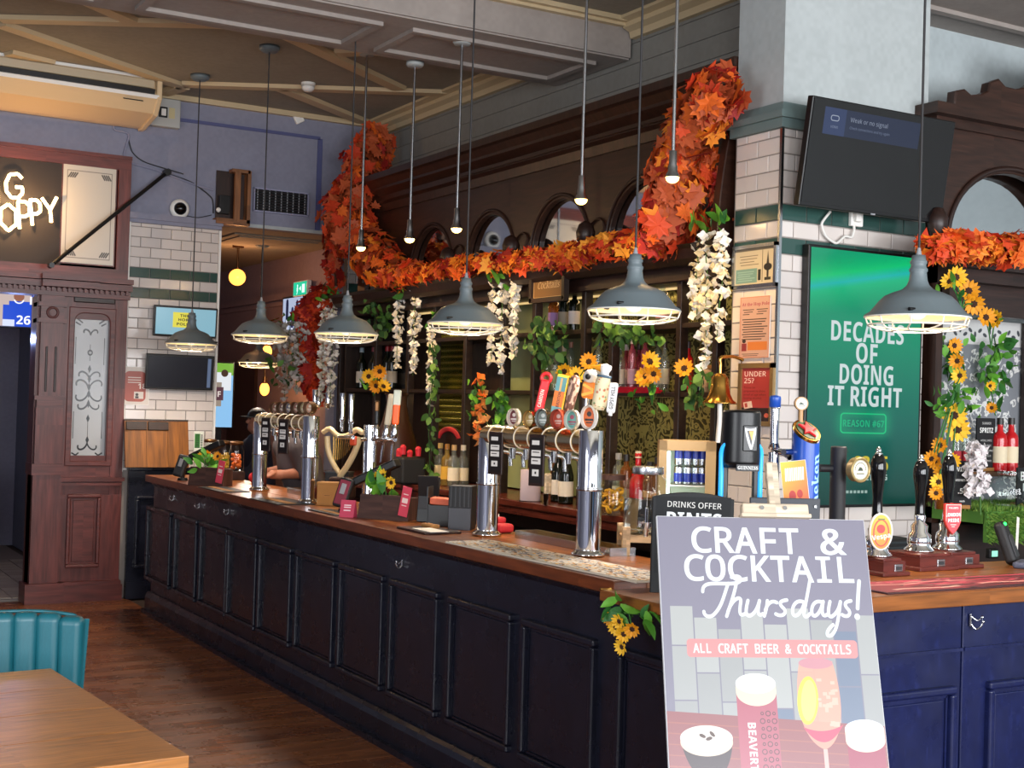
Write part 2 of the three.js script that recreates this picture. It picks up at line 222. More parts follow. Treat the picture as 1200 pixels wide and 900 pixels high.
// back room seen through the opening, and the side room behind the screen
{
  const mv = mat(0x9a8a98, 0.75, { map: mottle }), dk = M.darkWood;
  struct('wall_backroom', [box(0.15, 3.4, 5.4, 5.28, 1.7, -14.15), box(3.6, 3.4, 0.15, 3.6, 1.7, -16.6), box(0.15, 3.4, 5.2, 3.0, 1.7, -14.0)], mv);
  struct('ceiling_backroom', [box(2.5, 0.1, 5.4, 4.15, 3.3, -14.1)], M.ceiling);
  struct('trim_6', [box(0.05, 0.07, 5.2, 5.19, 2.82, -14.1), box(0.03, 0.04, 5.2, 5.19, 2.74, -14.1)], mv);
  struct('door_1', [box(0.05, 2.1, 0.95, 5.19, 1.05, -15.3)], dk);
  struct('trim_7', [box(0.95, 0.02, 0.9, 4.5, 3.245, -12.7), box(0.8, 0.03, 0.75, 4.5, 3.24, -12.7)], M.ceiling);
  const jt = struct('tiled_jamb', box(0.4, 3.2, 0.1, 4.95, 1.6, ZF + 0.02), M.grout); tileFace(jt, V(4.75, 0, ZF + 0.075), V(1, 0, 0), 0.3, 2.2, 3.2, 0);
  struct('wall_sideroom', [box(6.3, 3, 0.15, -0.3, 1.5, -15.5), box(0.15, 3, 4, 2.75, 1.5, -13.5), box(0.15, 3, 4, -3.4, 1.5, -13.5)], M.purple);
  struct('ceiling_sideroom', [box(6.3, 0.1, 4.2, -0.3, 2.95, -13.5)], M.ceiling);
  const st = struct('floor_sideroom', box(5, 0.02, 4, 0.1, -0.008, -13.4), M.grout);
  const ft = [0x9b9186, 0x8e847a, 0xa4998c].map((c) => mat(c, 0.6));
  for (let i = 0; i < 12; i++) for (let j = 0; j < 13; j++) { const m = obj('floor_tile', box(0.19, 0.012, 0.19, 0, 0, 0), pick(ft), st); m.position.set(0.9 + i * 0.2 - 0.6, 0.004, -11.55 - j * 0.2); }
}
// ================================================================= BAR COUNTER
const XB = 2.8, ZE = -3.4, ZB = -10.5; // front edge of the worktop, end edge, far end
// a raised-and-fielded panel on a front: returns [frame moulding geos, field geos] in local x (along), y, z (out)
function panelGeos(w, h) {
  const s = 0.03, m = [];
  for (const [a, b, c, d] of [[w, s, 0, h / 2 - s / 2], [w, s, 0, -h / 2 + s / 2], [s, h - 2 * s, -w / 2 + s / 2, 0], [s, h - 2 * s, w / 2 - s / 2, 0]]) { m.push(rbox(a, b, 0.04, c, d, 0.006, 0.01, 2)); }
  const i = 0.038; for (const [a, b, c, d] of [[w - 2 * i, 0.01, 0, h / 2 - i], [w - 2 * i, 0.01, 0, -h / 2 + i], [0.01, h - 2 * i, -w / 2 + i, 0], [0.01, h - 2 * i, w / 2 - i, 0]]) m.push(box(a, b, 0.012, c, d, 0.0));
  return m;
}
function hookGeo() { return [rbox(0.012, 0.05, 0.008, 0, 0, 0.004, 0.003, 1), tube([[0, 0.015, 0.006], [0, 0.0, 0.03], [0, 0.012, 0.045]], 0.004, 8, 6), tube([[0, -0.015, 0.006], [0, -0.035, 0.025], [0, -0.02, 0.045], [0, -0.005, 0.05]], 0.004, 10, 6), sph(0.007, 0, 0.014, 0.047, 8), sph(0.007, 0, -0.003, 0.051, 8)]; }
{
  const L = ZE - ZB - 0.06, zc = (ZE + ZB) / 2 + 0.0;
  const b = thing('bar_counter', 'long dark navy panelled bar front under the wooden worktop', 'bar counter', [XB + 0.06, 0, zc]);
  obj('front_board', box(0.05, 1.02, L, 0.025, 0.51, 0), M.navy, b);
  obj('back_board', [box(0.02, 0.95, L - 0.7, 0.5, 0.5, -0.3), box(0.45, 0.02, L - 0.7, 0.27, 0.12, -0.3)], M.darkWood2, b);
  obj('plinth', [runZ([[0, 0], [0, 0.16], [-0.02, 0.16], [-0.035, 0.145], [-0.045, 0.12], [-0.045, 0.03], [-0.075, 0.03], [-0.075, 0]], -L / 2, L / 2)], M.navy, b);
  obj('top_rail', runZ([[0, 1.02], [-0.03, 1.02], [-0.02, 1.0], [0, 0.98]], -L / 2, L / 2), M.navy, b);
  // panels: spaced from pixel tops of the photograph on the plane of the front
  const edges = [[175, 203], [208, 234], [238, 270], [271, 305], [308, 346], [352, 397], [403, 455], [463, 520], [533, 607], [620, 706], [733, 800]];
  for (const [a, c] of edges) {
    const A = px(a, 600, 0, XB + 0.06), B = px(c, 600, 0, XB + 0.06), w = B.z - A.z, m = obj('panel', panelGeos(w, 0.58), M.navy, b);
    m.position.set(-0.002, 0.53, (A.z + B.z) / 2 - zc); m.rotation.y = -Math.PI / 2;
    const f = obj('panel_field', rbox(w - 0.09, 0.49, 0.012, 0, 0, -0.002, 0.005, 1), M.navy, m);
  }
  for (const [x, y] of [[203, 583], [233, 592], [267, 599], [470, 660]]) { const P = px(x, y, 0, XB + 0.05), h = obj('coat_hook', hookGeo(), M.chrome, b); h.position.set(-0.002, P.y, P.z - zc); h.rotation.y = -Math.PI / 2; h.scale.setScalar(0.7); }
  obj('end_board', box(0.5, 1.0, 0.05, 0.28, 0.505, ZE - 0.09 - zc), M.royal, b);
  const top = thing('bar_worktop', 'polished brown wooden worktop along the navy bar', 'worktop', [XB, YT, zc]);
  const bw = 0.148; for (let k = 0; k < 4; k++) obj('top_board', rbox(bw - 0.001, 0.05, L - 0.62 + 0.06, bw * (k + 0.5), -0.025, -0.33, 0.004, 1), k === 0 ? M.counterEdge : M.counter, top);
  // lift-up flap at the end of the run, a little lower, behind the easel
  const f = thing('counter_flap', 'short lighter wooden flap at the end of the bar by the hanging sunflowers', 'bar flap', [XB - 0.05, YT - 0.05, -3.73]);
  obj('board', rbox(0.5, 0.04, 0.66, 0.25, 0, 0, 0.005, 1), M.counter, f); obj('brass_edge', [box(0.5, 0.006, 0.01, 0.25, 0.022, -0.325)], M.brass, f);
}
{ // end counter facing the street: two blue cupboards under their own worktop
  const w = thing('end_worktop', 'brown wooden worktop over the royal blue cupboards', 'worktop', [5.05, YT, ZE]);
  for (let k = 0; k < 4; k++) obj('top_board', rbox(3.3, 0.055, 0.169, 0, -0.027, -0.085 - k * 0.17, 0.005, 1), k === 0 ? M.counter : M.counter, w);
  const P = px(1131, 760, 2, ZE - 0.05);
  [[3.41, P.x - 0.003, 'royal blue cupboard front beside the easel board'], [P.x + 0.003, 6.2, 'royal blue cupboard front with a chrome coat hook at its edge']].forEach(([a, c, label], i) => {
    const t = thing('blue_cupboard', label, 'cupboard', [(a + c) / 2, 0, ZE - 0.09], 0, 'blue cupboards under the end worktop'), W = c - a;
    obj('door_board', rbox(W, 1.0, 0.05, 0, 0.505, 0, 0.006, 1), M.royal, t); obj('frieze', box(W, 0.012, 0.012, 0, 0.84, 0.03), M.royal, t);
    const nP = i ? 2 : 1; // panel edges read from the photograph
    const spans = i ? [[px(1156, 800, 2, ZE - 0.06).x, px(1156, 800, 2, ZE - 0.06).x + 0.62], [px(1156, 800, 2, ZE - 0.06).x + 0.72, 6.1]] : [[a + 0.06, px(1118, 800, 2, ZE - 0.06).x]];
    for (const [p0, p1] of spans) { const m = obj('panel', panelGeos(p1 - p0, 0.6), M.royal, t); m.position.set((p0 + p1) / 2 - (a + c) / 2, 0.41, 0.026); obj('panel_field', rbox(p1 - p0 - 0.1, 0.5, 0.014, 0, 0, -0.003, 0.006, 1), M.royal, m); }
    obj('carcass', box(W, 1.0, 0.5, 0, 0.505, -0.28), M.darkWood2, t);
    if (i) { const h = obj('coat_hook', hookGeo(), M.chrome, t); const q = px(1139, 727, 2, ZE - 0.05); h.position.set(q.x - (a + c) / 2, q.y, 0.028); h.scale.setScalar(0.95); h.rotation.y = 0.7; }
  });
}
{ // navy return panel below the tiled pier and the raised hatch leaning on it
  const t = thing('wainscot_panel', 'dark navy wainscot panel below the tiled pier', 'wall panel', [3.2, 0, ZF + 0.1]);
  obj('board', box(0.72, 1.06, 0.04, 0, 0.53, 0), M.navy, t); obj('skirting', box(0.72, 0.14, 0.03, 0, 0.07, 0.03), M.navy, t); obj('cap', rbox(0.74, 0.03, 0.09, 0, 1.075, 0.02, 0.008, 1), M.navy, t); const q = obj('panel', panelGeos(0.4, 0.6), M.navy, t); q.position.set(-0.1, 0.55, 0.024);
  const A = px(147, 548, 2, ZF + 0.22), C = px(143, 491, 2, ZF + 0.12), D = px(217, 491, 2, ZF + 0.12), B = px(222, 548, 2, ZF + 0.22);
  const h = thing('raised_bar_hatch', 'raised orange-brown wooden bar hatch leaning against the white tiles', 'bar hatch', [(A.x + B.x) / 2, A.y, ZF + 0.2]);
  const W = B.x - A.x, H = C.y - A.y; h.rotation.x = -0.2;
  for (let k = 0; k < 3; k++) obj('plank', box(W / 3 - 0.002, H, 0.03, -W / 2 + W / 3 * (k + 0.5), H / 2, 0), M.flap, h);
  obj('dark_tray', [rbox(W * 0.32, 0.07, 0.02, -W * 0.32, H - 0.05, 0.02, 0.004, 1), rbox(W * 0.32, 0.07, 0.02, W * 0.02, H - 0.05, 0.02, 0.004, 1)], M.darkWood2, h); obj('top_edge', box(W, 0.015, 0.04, 0, H, 0), M.darkWood2, h);
}
// ================================================================= WOODEN SCREEN, SIGN AND FAR WALL FITTINGS
const ZS = ZF + 0.1; // face of the wooden screen
const fx = (x, y) => px(x, y, 2, ZS);
{
  const s = thing('wooden_screen', 'reddish-brown carved wooden screen with etched glass beside the tiled pier', 'screen', [2.43, 0, ZS]);
  const at = (P) => [P.x - 2.43, P.y];
  const W0 = 2.07 - 2.43, W1 = 2.79 - 2.43, Wc = (W0 + W1) / 2, WW = W1 - W0;
  const yy = (p) => fx(67, p).y, TOP = yy(347);
  obj('body', [box(WW, 0.86, 0.16, Wc, 0.43, -0.08), box(0.3, TOP - 0.86, 0.15, W0 + 0.15, (TOP + 0.86) / 2, -0.08), box(0.1, TOP - 0.86, 0.15, W1 - 0.05, (TOP + 0.86) / 2, -0.08), box(WW - 0.4, TOP - yy(372), 0.13, Wc + 0.1, (TOP + yy(372)) / 2, -0.08), box(WW - 0.4, 0.32, 0.13, Wc + 0.1, 1.02, -0.08)], M.redWood, s);
  obj('plinth', [box(WW + 0.04, 0.13, 0.24, Wc - 0.01, 0.065, -0.04), box(WW + 0.02, 0.03, 0.22, Wc - 0.01, 0.145, -0.04), box(0.3, 0.16, 0.26, W0 + 0.11, 0.08, -0.02)], M.redWood, s);
  const pb = (p0, p1, w, dd) => box(w, yy(p0) - yy(p1), dd, W0 + 0.11, (yy(p0) + yy(p1)) / 2, -0.05);
  obj('pilaster', [box(0.22, 0.9, 0.22, W0 + 0.11, 0.6, -0.05), pb(464, 469, 0.24, 0.25), pb(469, 478, 0.2, 0.23), pb(478, 543, 0.21, 0.235), pb(543, 556, 0.25, 0.27), pb(378, 464, 0.17, 0.2), pb(374, 379, 0.22, 0.25), pb(360, 374, 0.18, 0.215), pb(355, 360, 0.22, 0.25), pb(347, 355, 0.18, 0.21)], M.redWood, s);
  obj('rosette', [ring(0.04, 0.01, W0 + 0.11, yy(367), 0.062, 'z'), cylZ(0.022, 0.02, W0 + 0.11, yy(367), 0.058)], M.redWood, s);
  for (const dx of [-0.035, 0.035]) obj('fluting', rbox(0.018, yy(407) - yy(460), 0.012, W0 + 0.11 + dx, yy(433), 0.052, 0.006), M.darkWood2, s);
  obj('sill_moulding', [box(0.56, 0.03, 0.22, Wc + 0.09, 0.99, -0.06), box(0.52, 0.025, 0.2, Wc + 0.09, 0.95, -0.06)], M.redWood, s);
  const p = obj('raised_panel', [...panelGeos(0.27, 0.6)], M.redWood, s); p.position.set(...at(fx(97, 622)), 0.0); obj('panel_field', rbox(0.17, 0.5, 0.016, 0, 0, 0, 0.006, 1), M.redWood, p);
  // etched glass with a rounded head
  const A = fx(80, 541), B = fx(132, 368), w = B.x - A.x - 0.02, h = B.y - A.y, cx = (A.x + B.x) / 2 - 2.43, cy = A.y;
  const etched = canvasTex(256, 900, (g) => {
    g.fillStyle = '#b9bcbe'; g.fillRect(0, 0, 256, 900); g.strokeStyle = '#23262a'; g.fillStyle = '#23262a'; g.lineWidth = 11; g.lineCap = 'round';
    const curl = (x, y, sx, sy, k = 1) => { g.beginPath(); g.moveTo(x, y); g.bezierCurveTo(x + 20 * sx * k, y - 60 * sy * k, x + 90 * sx * k, y - 60 * sy * k, x + 80 * sx * k, y - 20 * sy * k); g.stroke(); };
    for (const sx of [-1, 1]) { for (const [y, sy, k] of [[400, 1, 0.9], [460, 1, 1.1], [480, -1, 1.1], [540, -1, 0.9]]) curl(128, y, sx, sy, k); curl(128, 790, sx, -1, 0.8); curl(128, 130, sx, 1, 0.6); g.lineWidth = 4; g.strokeRect(128 + sx * 100 - 2, 150, 1, 160); g.strokeRect(128 + sx * 100 - 2, 600, 1, 160); g.lineWidth = 9; for (const y of [60, 850]) { g.beginPath(); g.moveTo(128 + sx * 60, y); g.lineTo(128 + sx * 100, y + (y < 450 ? -25 : 25)); g.moveTo(128 + sx * 75, y + 14); g.lineTo(128 + sx * 104, y); g.stroke(); } }
    for (const y of [340, 400, 450, 490, 550, 640, 770]) { g.beginPath(); g.moveTo(128, y - 26); g.lineTo(140, y); g.lineTo(128, y + 26); g.lineTo(116, y); g.fill(); }
    g.fillRect(126, 640, 4, 140); g.fillRect(126, 190, 4, 100); g.beginPath(); g.arc(128, 240, 14, 0, 7); g.stroke();
  });
  const sh = new THREE.Shape(), r = 0.09; sh.moveTo(-w / 2, 0); sh.lineTo(w / 2, 0); sh.lineTo(w / 2, h - r); sh.quadraticCurveTo(w / 2, h, w / 2 - r, h); sh.lineTo(-w / 2 + r, h); sh.quadraticCurveTo(-w / 2, h, -w / 2, h - r); sh.closePath();
  const gg = new THREE.ShapeGeometry(sh, 8), uv = gg.attributes.uv, ps = gg.attributes.position; for (let i = 0; i < ps.count; i++) uv.setXY(i, ps.getX(i) / w + 0.5, ps.getY(i) / h);
  const gl = obj('etched_glass', gg, printMat(etched, 0.22), s); gl.position.set(cx, cy, -0.06); gl.userData.label = 'frosted glass etched with scrolling leaves';
  const sh2 = new THREE.Shape(); sh2.moveTo(-w / 2 - 0.035, -0.03); sh2.lineTo(w / 2 + 0.035, -0.03); sh2.lineTo(w / 2 + 0.035, h + 0.035); sh2.lineTo(-w / 2 - 0.035, h + 0.035); sh2.closePath(); const hole = new THREE.Path(sh.getPoints(8)); sh2.holes.push(hole);
  const fr = obj('glass_frame', extrude(sh2, 0.05, 0.006), M.redWood, s); fr.position.set(cx, cy, -0.055);
  obj('upper_panel', rbox(0.33, 0.07, 0.02, Wc + 0.09, fx(107, 350).y, 0.0, 0.008), M.darkWood2, s);
  // cornice with dentils between screen and sign
  const cor = obj('cornice', [box(3.6, 0.05, 0.3, W1 - 1.8, TOP + 0.09, -0.01), box(3.6, 0.04, 0.34, W1 - 1.8, TOP + 0.14, 0.0), box(3.6, 0.06, 0.22, W1 - 1.8, TOP + 0.03, -0.04), box(0.44, 0.05, 0.06, W1 - 0.5, TOP + 0.09, 0.17), box(0.46, 0.04, 0.07, W1 - 0.5, TOP + 0.14, 0.2)], M.redWood, s);
  const dl = []; for (let k = 0; k < 84; k++) dl.push(box(0.022, 0.03, 0.025, W1 - 0.03 - k * 0.042, TOP + 0.05, 0.085)); obj('dentils', dl, M.redWood, cor);
  obj('doorway_jamb', [box(0.1, TOP, 0.16, -1.48, TOP / 2, -0.08), box(0.06, TOP, 0.24, W0 + 0.05, TOP / 2, -0.22)], M.redWood, s);
}
{ // transom above the screen: dark sign board, pale etched pane
  const t = thing('transom_panel', 'dark wooden transom above the screen holding the lit sign and a pale etched pane', 'panel', [2.78, 2.62, ZS - 0.03]);
  const top = fx(0, 170).y - 2.62, H = top;
  obj('frame', [box(3.6, 0.09, 0.08, -1.8, H - 0.045, 0), box(3.6, 0.1, 0.08, -1.8, 0.05, 0), box(0.1, H - 0.19, 0.08, -0.05, H / 2 + 0.005, 0), box(3.6, 0.03, 0.12, -1.8, H + 0.01, 0)], M.redWood, t);
  const a = fx(73, 250).x - 2.78, b = fx(135, 250).x - 2.78;
  obj('sign_board', box(2.3, H - 0.15, 0.03, a - 1.15, H / 2 + 0.02, 0), mat(0x2c2420, 0.6), t);
  const corner = canvasTex(128, 220, (g) => { g.fillStyle = '#c9c5bb'; g.fillRect(0, 0, 128, 220); g.strokeStyle = '#4a4845'; g.lineWidth = 1; g.strokeRect(10, 12, 108, 196); g.lineWidth = 3; for (const [x, y, i, j] of [[12, 14, 1, 1], [116, 14, -1, 1], [12, 206, 1, -1], [116, 206, -1, -1]]) for (let k = 0; k < 4; k++) { g.beginPath(); g.moveTo(x + i * k * 5, y + j * 14); g.lineTo(x + i * (k * 5 + 8), y + j * 2); g.stroke(); } });
  const e = printed('etched_pane', b - a, H - 0.22, printMat(corner, 0.3), t, (a + b) / 2, H / 2 + 0.02, 0.02);
  obj('pane_backing', box(b - a + 0.02, H - 0.2, 0.02, (a + b) / 2, H / 2 + 0.02, 0.006), M.redWood, t);
}
{ // neon lettering: bent tubes
  const s = thing('neon_sign', 'glowing warm white neon lettering on the dark board', 'neon sign', fx(0, 240)); s.position.z = ZS + 0.05;
  const nm = mat(0xfff0d0, 0.4, { emissive: 0xffd9a0, emissiveIntensity: 5 });
  const strokes = { N: [[[0, 0], [0, 1], [0.6, 0], [0.6, 1]]], G: [[[0.62, 0.82], [0.45, 1], [0.15, 0.95], [0, 0.6], [0.02, 0.25], [0.2, 0], [0.45, 0], [0.62, 0.2], [0.62, 0.45], [0.36, 0.45]]], H: [[[0, 0], [0, 1]], [[0.55, 0], [0.55, 1]], [[0, 0.5], [0.55, 0.5]]], O: [[[0.3, 1], [0.02, 0.8], [0, 0.3], [0.28, 0], [0.58, 0.25], [0.58, 0.75], [0.3, 1]]], P: [[[0, 0], [0, 1], [0.35, 1], [0.52, 0.85], [0.5, 0.55], [0.3, 0.45], [0, 0.45]]], Y: [[[0, 1], [0.3, 0.5]], [[0.62, 1], [0.3, 0.5], [0.28, 0]]] };
  const put = (ch, x0, y0, h, tilt, wf = 0.75) => { const A = px(x0, y0, 2, ZS + 0.05), gs = strokes[ch].map((st) => { const pts = []; for (let i = 0; i < st.length - 1; i++) for (const f of [0, 0.5]) pts.push([st[i][0] + (st[i + 1][0] - st[i][0]) * f, st[i][1] + (st[i + 1][1] - st[i][1]) * f]); pts.push(st[st.length - 1]); return tube(pts.map(([u, v]) => [u * h * wf, v * h, 0]), 0.0135, 40, 8); }); const m = obj('neon_letter', gs.map((g) => g.rotateZ(tilt)), nm, s); m.position.set(A.x - s.position.x, A.y - s.position.y, 0); };
  put('N', -20, 239, 0.2, 0.03, 0.9); put('G', 7, 231, 0.19, 0.04, 1.05);
  put('H', -20, 274, 0.21, 0.06); put('O', 1, 270, 0.21, 0.06, 0.95); put('P', 23, 268, 0.215, 0.09); put('P', 38, 264, 0.2, 0.12, 0.7); put('Y', 52, 261, 0.2, 0.14, 0.95);
  const l = new THREE.PointLight(0xffc888, 1.4, 0, 2); l.position.set(fx(20, 245).x - s.position.x, 0, 0.25); s.add(l);
}
// ceiling-hung air conditioner above the sign
{
  const R = px(187, 92, 2, -10.75), a = thing('air_conditioner', 'cream wall-top air conditioner hanging above the lit sign', 'air conditioner', [R.x, R.y, -10.75]);
  const cr = mat(0xdcc29a, 0.32), W = 1.9; a.rotation.y = 0.03;
  obj('casing', [runX([[0, 0.0], [0, -0.02], [-0.06, -0.02], [-0.06, -0.06], [0, -0.16], [-0.03, -0.19], [-0.1, -0.27], [-0.42, -0.33], [-0.5, -0.33], [-0.5, 0.06], [-0.3, 0.06]].map(([z, y]) => [z, y]), -W, 0)], cr, a);
  obj('end_cap', [extrude([[0.0, 0.02], [0.0, -0.17], [-0.03, -0.2], [-0.1, -0.28], [-0.42, -0.34], [-0.5, -0.34], [-0.5, 0.06], [-0.3, 0.06]].map(([z, y]) => [-z, y]), 0.03, 0.006).rotateY(Math.PI / 2).translate(-0.01, 0, 0)], cr, a);
  obj('outlet_slot', box(W - 0.06, 0.05, 0.03, -W / 2, -0.112, -0.022, 0.35), M.black, a);
  obj('air_flap', box(W - 0.08, 0.06, 0.012, -W / 2, -0.05, -0.016, 0.3), mat(0xbba888, 0.4), a); obj('upper_trim', box(W, 0.025, 0.03, -W / 2, -0.005, 0.0), M.white, a); obj('lower_trim', box(W, 0.03, 0.02, -W / 2, -0.15, -0.004, 0.4), M.white, a);
  obj('badge', box(0.16, 0.008, 0.006, -0.2, -0.195, -0.02, -0.9), M.darkGrey, a);
  const B = px(185, 132, 2, ZF + 0.04), k = thing('electrical_box', 'pale grey electrical box with a label under the air conditioner', 'electrical box', [B.x, B.y, ZF + 0.05]);
  obj('case', rbox(0.36, 0.24, 0.08, 0, 0, 0, 0.008), M.grey, k); k.children[0].material = mat(0xb5b6b2, 0.5); obj('window', [rbox(0.075, 0.09, 0.01, 0.03, 0.0, 0.042, 0.004)], M.black, k); obj('dial', rbox(0.04, 0.06, 0.012, 0.035, 0, 0.045, 0.003), M.white, k); obj('sticker', box(0.05, 0.09, 0.004, 0.105, 0, 0.042), mat(0xcfc296, 0.7), k);
}
{ // diagonal stay, cables, camera, niche, vent, sensors
  const A = px(196, 202, 2, ZF + 0.08), B = px(60, 311, 2, ZS + 0.2), s = thing('stay_rod', 'black metal stay rod slanting from the purple wall to the screen cornice', 'stay rod', A);
  const d = B.clone().sub(A); obj('rod', rod([0, 0, 0], d, 0.016, 10), M.black, s); obj('bracket', [rod([0, 0, -0.078], [0, 0, 0.03], 0.03, 10), rod(d.clone().add(V(0, 0, -0.05)), d.clone().add(V(0, 0.0, 0.03)), 0.022, 10)], M.black, s);
  const cab = (pts, r, label, m = M.darkGrey) => one('wall_cable', label, 'cable', tube(pts.map(([x, y]) => px(x, y, 2, ZF + 0.015)), r, pts.length * 8, 6), m, null, 0, 'cables on the purple wall');
  cab([[134, 145], [134, 152], [151, 158], [146, 187], [185, 200], [230, 217], [250, 223]], 0.009, 'grey conduit stepping down from the air conditioner to the stay rod', mat(0x8d8fa6, 0.6));
  cab([[150, 160], [155, 178], [170, 190], [215, 204]], 0.005, 'thin dark cable curving below the air conditioner');
  cab([[195, 203], [225, 214], [248, 232], [250, 250]], 0.006, 'dark cable drooping from the stay rod to the wooden niche');
  cab([[219, 253], [232, 255], [248, 252]], 0.004, 'thin dark cable running from the dome camera to the niche');
  const c = px(210, 245, 2, ZF + 0.02), cam = thing('dome_camera', 'white round dome camera on the purple wall above the tiled pier', 'camera', c);
  obj('base_ring', lathe([[0.0, 0], [0.082, 0], [0.085, 0.012], [0.075, 0.03], [0.058, 0.034], [0, 0.034]], 24).rotateX(Math.PI / 2), M.white, cam); obj('dome', sph(0.055, 0, 0, 0.03, 16), M.blackGloss, cam);
  const n0 = px(270, 231, 2, ZF + 0.02), n = thing('wall_niche', 'small open wooden niche box fixed on the purple wall', 'shelf box', n0);
  obj('back', box(0.26, 0.44, 0.01, 0, 0, 0), M.darkWood2, n); obj('frame', [box(0.03, 0.46, 0.1, 0.135, 0, 0.05), box(0.3, 0.05, 0.1, 0, -0.225, 0.05), box(0.16, 0.03, 0.1, 0.06, 0.22, 0.05), box(0.05, 0.44, 0.03, 0.03, 0, 0.09)], wood(0xa0693e, 0.5), n); obj('box_inside', [rbox(0.09, 0.16, 0.05, -0.07, -0.08, 0.05)], M.black, n); obj('socket', sph(0.022, -0.12, -0.13, 0.06), M.white, n);
  const v = px(329, 237, 2, ZF + 0.01), vt = thing('air_vent', 'slatted metal air vent in the purple wall', 'vent', v);
  obj('backing', box(0.5, 0.2, 0.01), M.black, vt); for (let k = 0; k < 8; k++) obj('slat', box(0.48, 0.01, 0.02, 0, -0.084 + k * 0.024, 0.01, 0.5), M.darkGrey, vt); const ve = []; for (let k = 0; k < 9; k++) ve.push(box(0.008, 0.19, 0.008, -0.22 + k * 0.055, 0, 0.014)); obj('bars', ve, M.grey, vt); obj('frame', [box(0.51, 0.012, 0.022, 0, 0.1, 0.01), box(0.51, 0.012, 0.022, 0, -0.1, 0.01), box(0.012, 0.2, 0.022, 0.25, 0, 0.01), box(0.012, 0.2, 0.022, -0.25, 0, 0.01)], mat(0x9a9cb8, 0.5), vt);
  const q = px(350, 139, 2, ZF + 0.02), s1 = one('wall_sensor', 'square white sensor tilted on the purple wall near the ceiling', 'sensor', rbox(0.085, 0.085, 0.035, 0, 0, 0, 0.012, 3), M.white, q); s1.rotation.z = 0.5;
  const q2 = px(361, 103, 1, YC - 0.04), s2 = thing('smoke_detector', 'small white smoke detector on the ceiling strip', 'detector', q2); obj('body', lathe([[0, -0.03], [0.03, -0.03], [0.05, -0.01], [0.055, 0.02], [0, 0.02]], 20), M.white, s2); obj('foot', cyl(0.058, 0.058, 0.02, 0, 0.02, 0, 20), M.white, s2);
}
{ // screens, notice and card on the tiled pier
  const zt = ZF + 0.15;
  const scr = (name, label, x0, y0, x1, y1, texture, tilt, k) => {
    const A = px(x0, y0, 2, zt), B = px(x1, y1, 2, zt), w = B.x - A.x, h = Math.abs(A.y - B.y), t = thing(name, label, 'screen', [(A.x + B.x) / 2, (A.y + B.y) / 2, zt]);
    obj('casing', rbox(w, h, 0.035, 0, 0, -0.02, 0.006), M.black, t); printed('display', w - 0.03, h - 0.035, screenMat(texture, k), t, 0, 0, 0.001); obj('wall_arm', [box(0.06, 0.06, 0.08, 0, 0, -0.07)], M.black, t); t.rotation.x = tilt; return t;
  };
  scr('wall_screen', 'upper wall screen showing a yellow sign on pale blue above the dark screen', 181, 357, 254, 397, canvasTex(256, 144, (g) => { g.fillStyle = '#8fc0d2'; g.fillRect(0, 0, 256, 144); g.fillStyle = '#f0e34a'; g.fillRect(72, 22, 84, 82); text(g, 'THE', 122, 40, 22, '#3a3a20', 'sans-serif'); text(g, 'HOP', 116, 62, 22, '#3a3a20'); text(g, 'POLE', 114, 86, 22, '#3a3a20'); }), 0.06, 0.85);
  scr('dark_screen', 'dark wall screen with a narrow blue strip at its edge below the lit screen', 172, 414, 250, 458, canvasTex(256, 144, (g) => { g.fillStyle = '#23252f'; g.fillRect(0, 0, 256, 144); g.fillStyle = '#7f93b8'; g.fillRect(236, 4, 14, 136); }), 0.08, 0.5);
  const A = px(142, 429, 2, ZF + 0.075), B = px(174, 475, 2, ZF + 0.075), w = B.x - A.x, h = A.y - B.y, n = thing('age_notice', 'faded red and white age-check notice on the tiled pier', 'notice', [(A.x + B.x) / 2, (A.y + B.y) / 2, ZF + 0.08]);
  obj('backing', box(w, h, 0.01, 0, 0, -0.006), M.white, n); printed('print', w - 0.008, h - 0.008, printMat(canvasTex(128, 180, (g) => { g.fillStyle = '#dcd2c8'; g.fillRect(0, 0, 128, 180); g.fillStyle = '#b05a4c'; rrect(g, 14, 20, 100, 146, 24); g.fill(); g.fillStyle = '#e0d6cc'; g.fillRect(60, 118, 44, 34); text(g, '18', 96, 92, 36, '#efe4da'); g.fillStyle = '#efe4da'; for (const y of [48, 60, 72]) g.fillRect(30, y, 60, 4); g.fillStyle = '#403838'; g.beginPath(); g.arc(74, 132, 7, 0, 7); g.fill(); g.fillRect(66, 140, 16, 10); }), 0.35), n, 0, 0, 0.001);
  const C = px(233, 517, 2, ZF + 0.13), cd = thing('green_card', 'small green and white leaflet at the corner of the tiled pier', 'leaflet', C); obj('stand', box(0.085, 0.17, 0.012, 0, 0, -0.007), M.white, cd); printed('print', 0.08, 0.16, printMat(canvasTex(64, 128, (g) => { g.fillStyle = '#e8ecdf'; g.fillRect(0, 0, 64, 128); g.fillStyle = '#3e8a3a'; g.fillRect(4, 14, 36, 96); g.fillStyle = '#12301a'; for (let y = 20; y < 105; y += 12) { g.fillRect(10, y, 24, 6); g.fillRect(44, y, 14, 6); } })), cd);
}
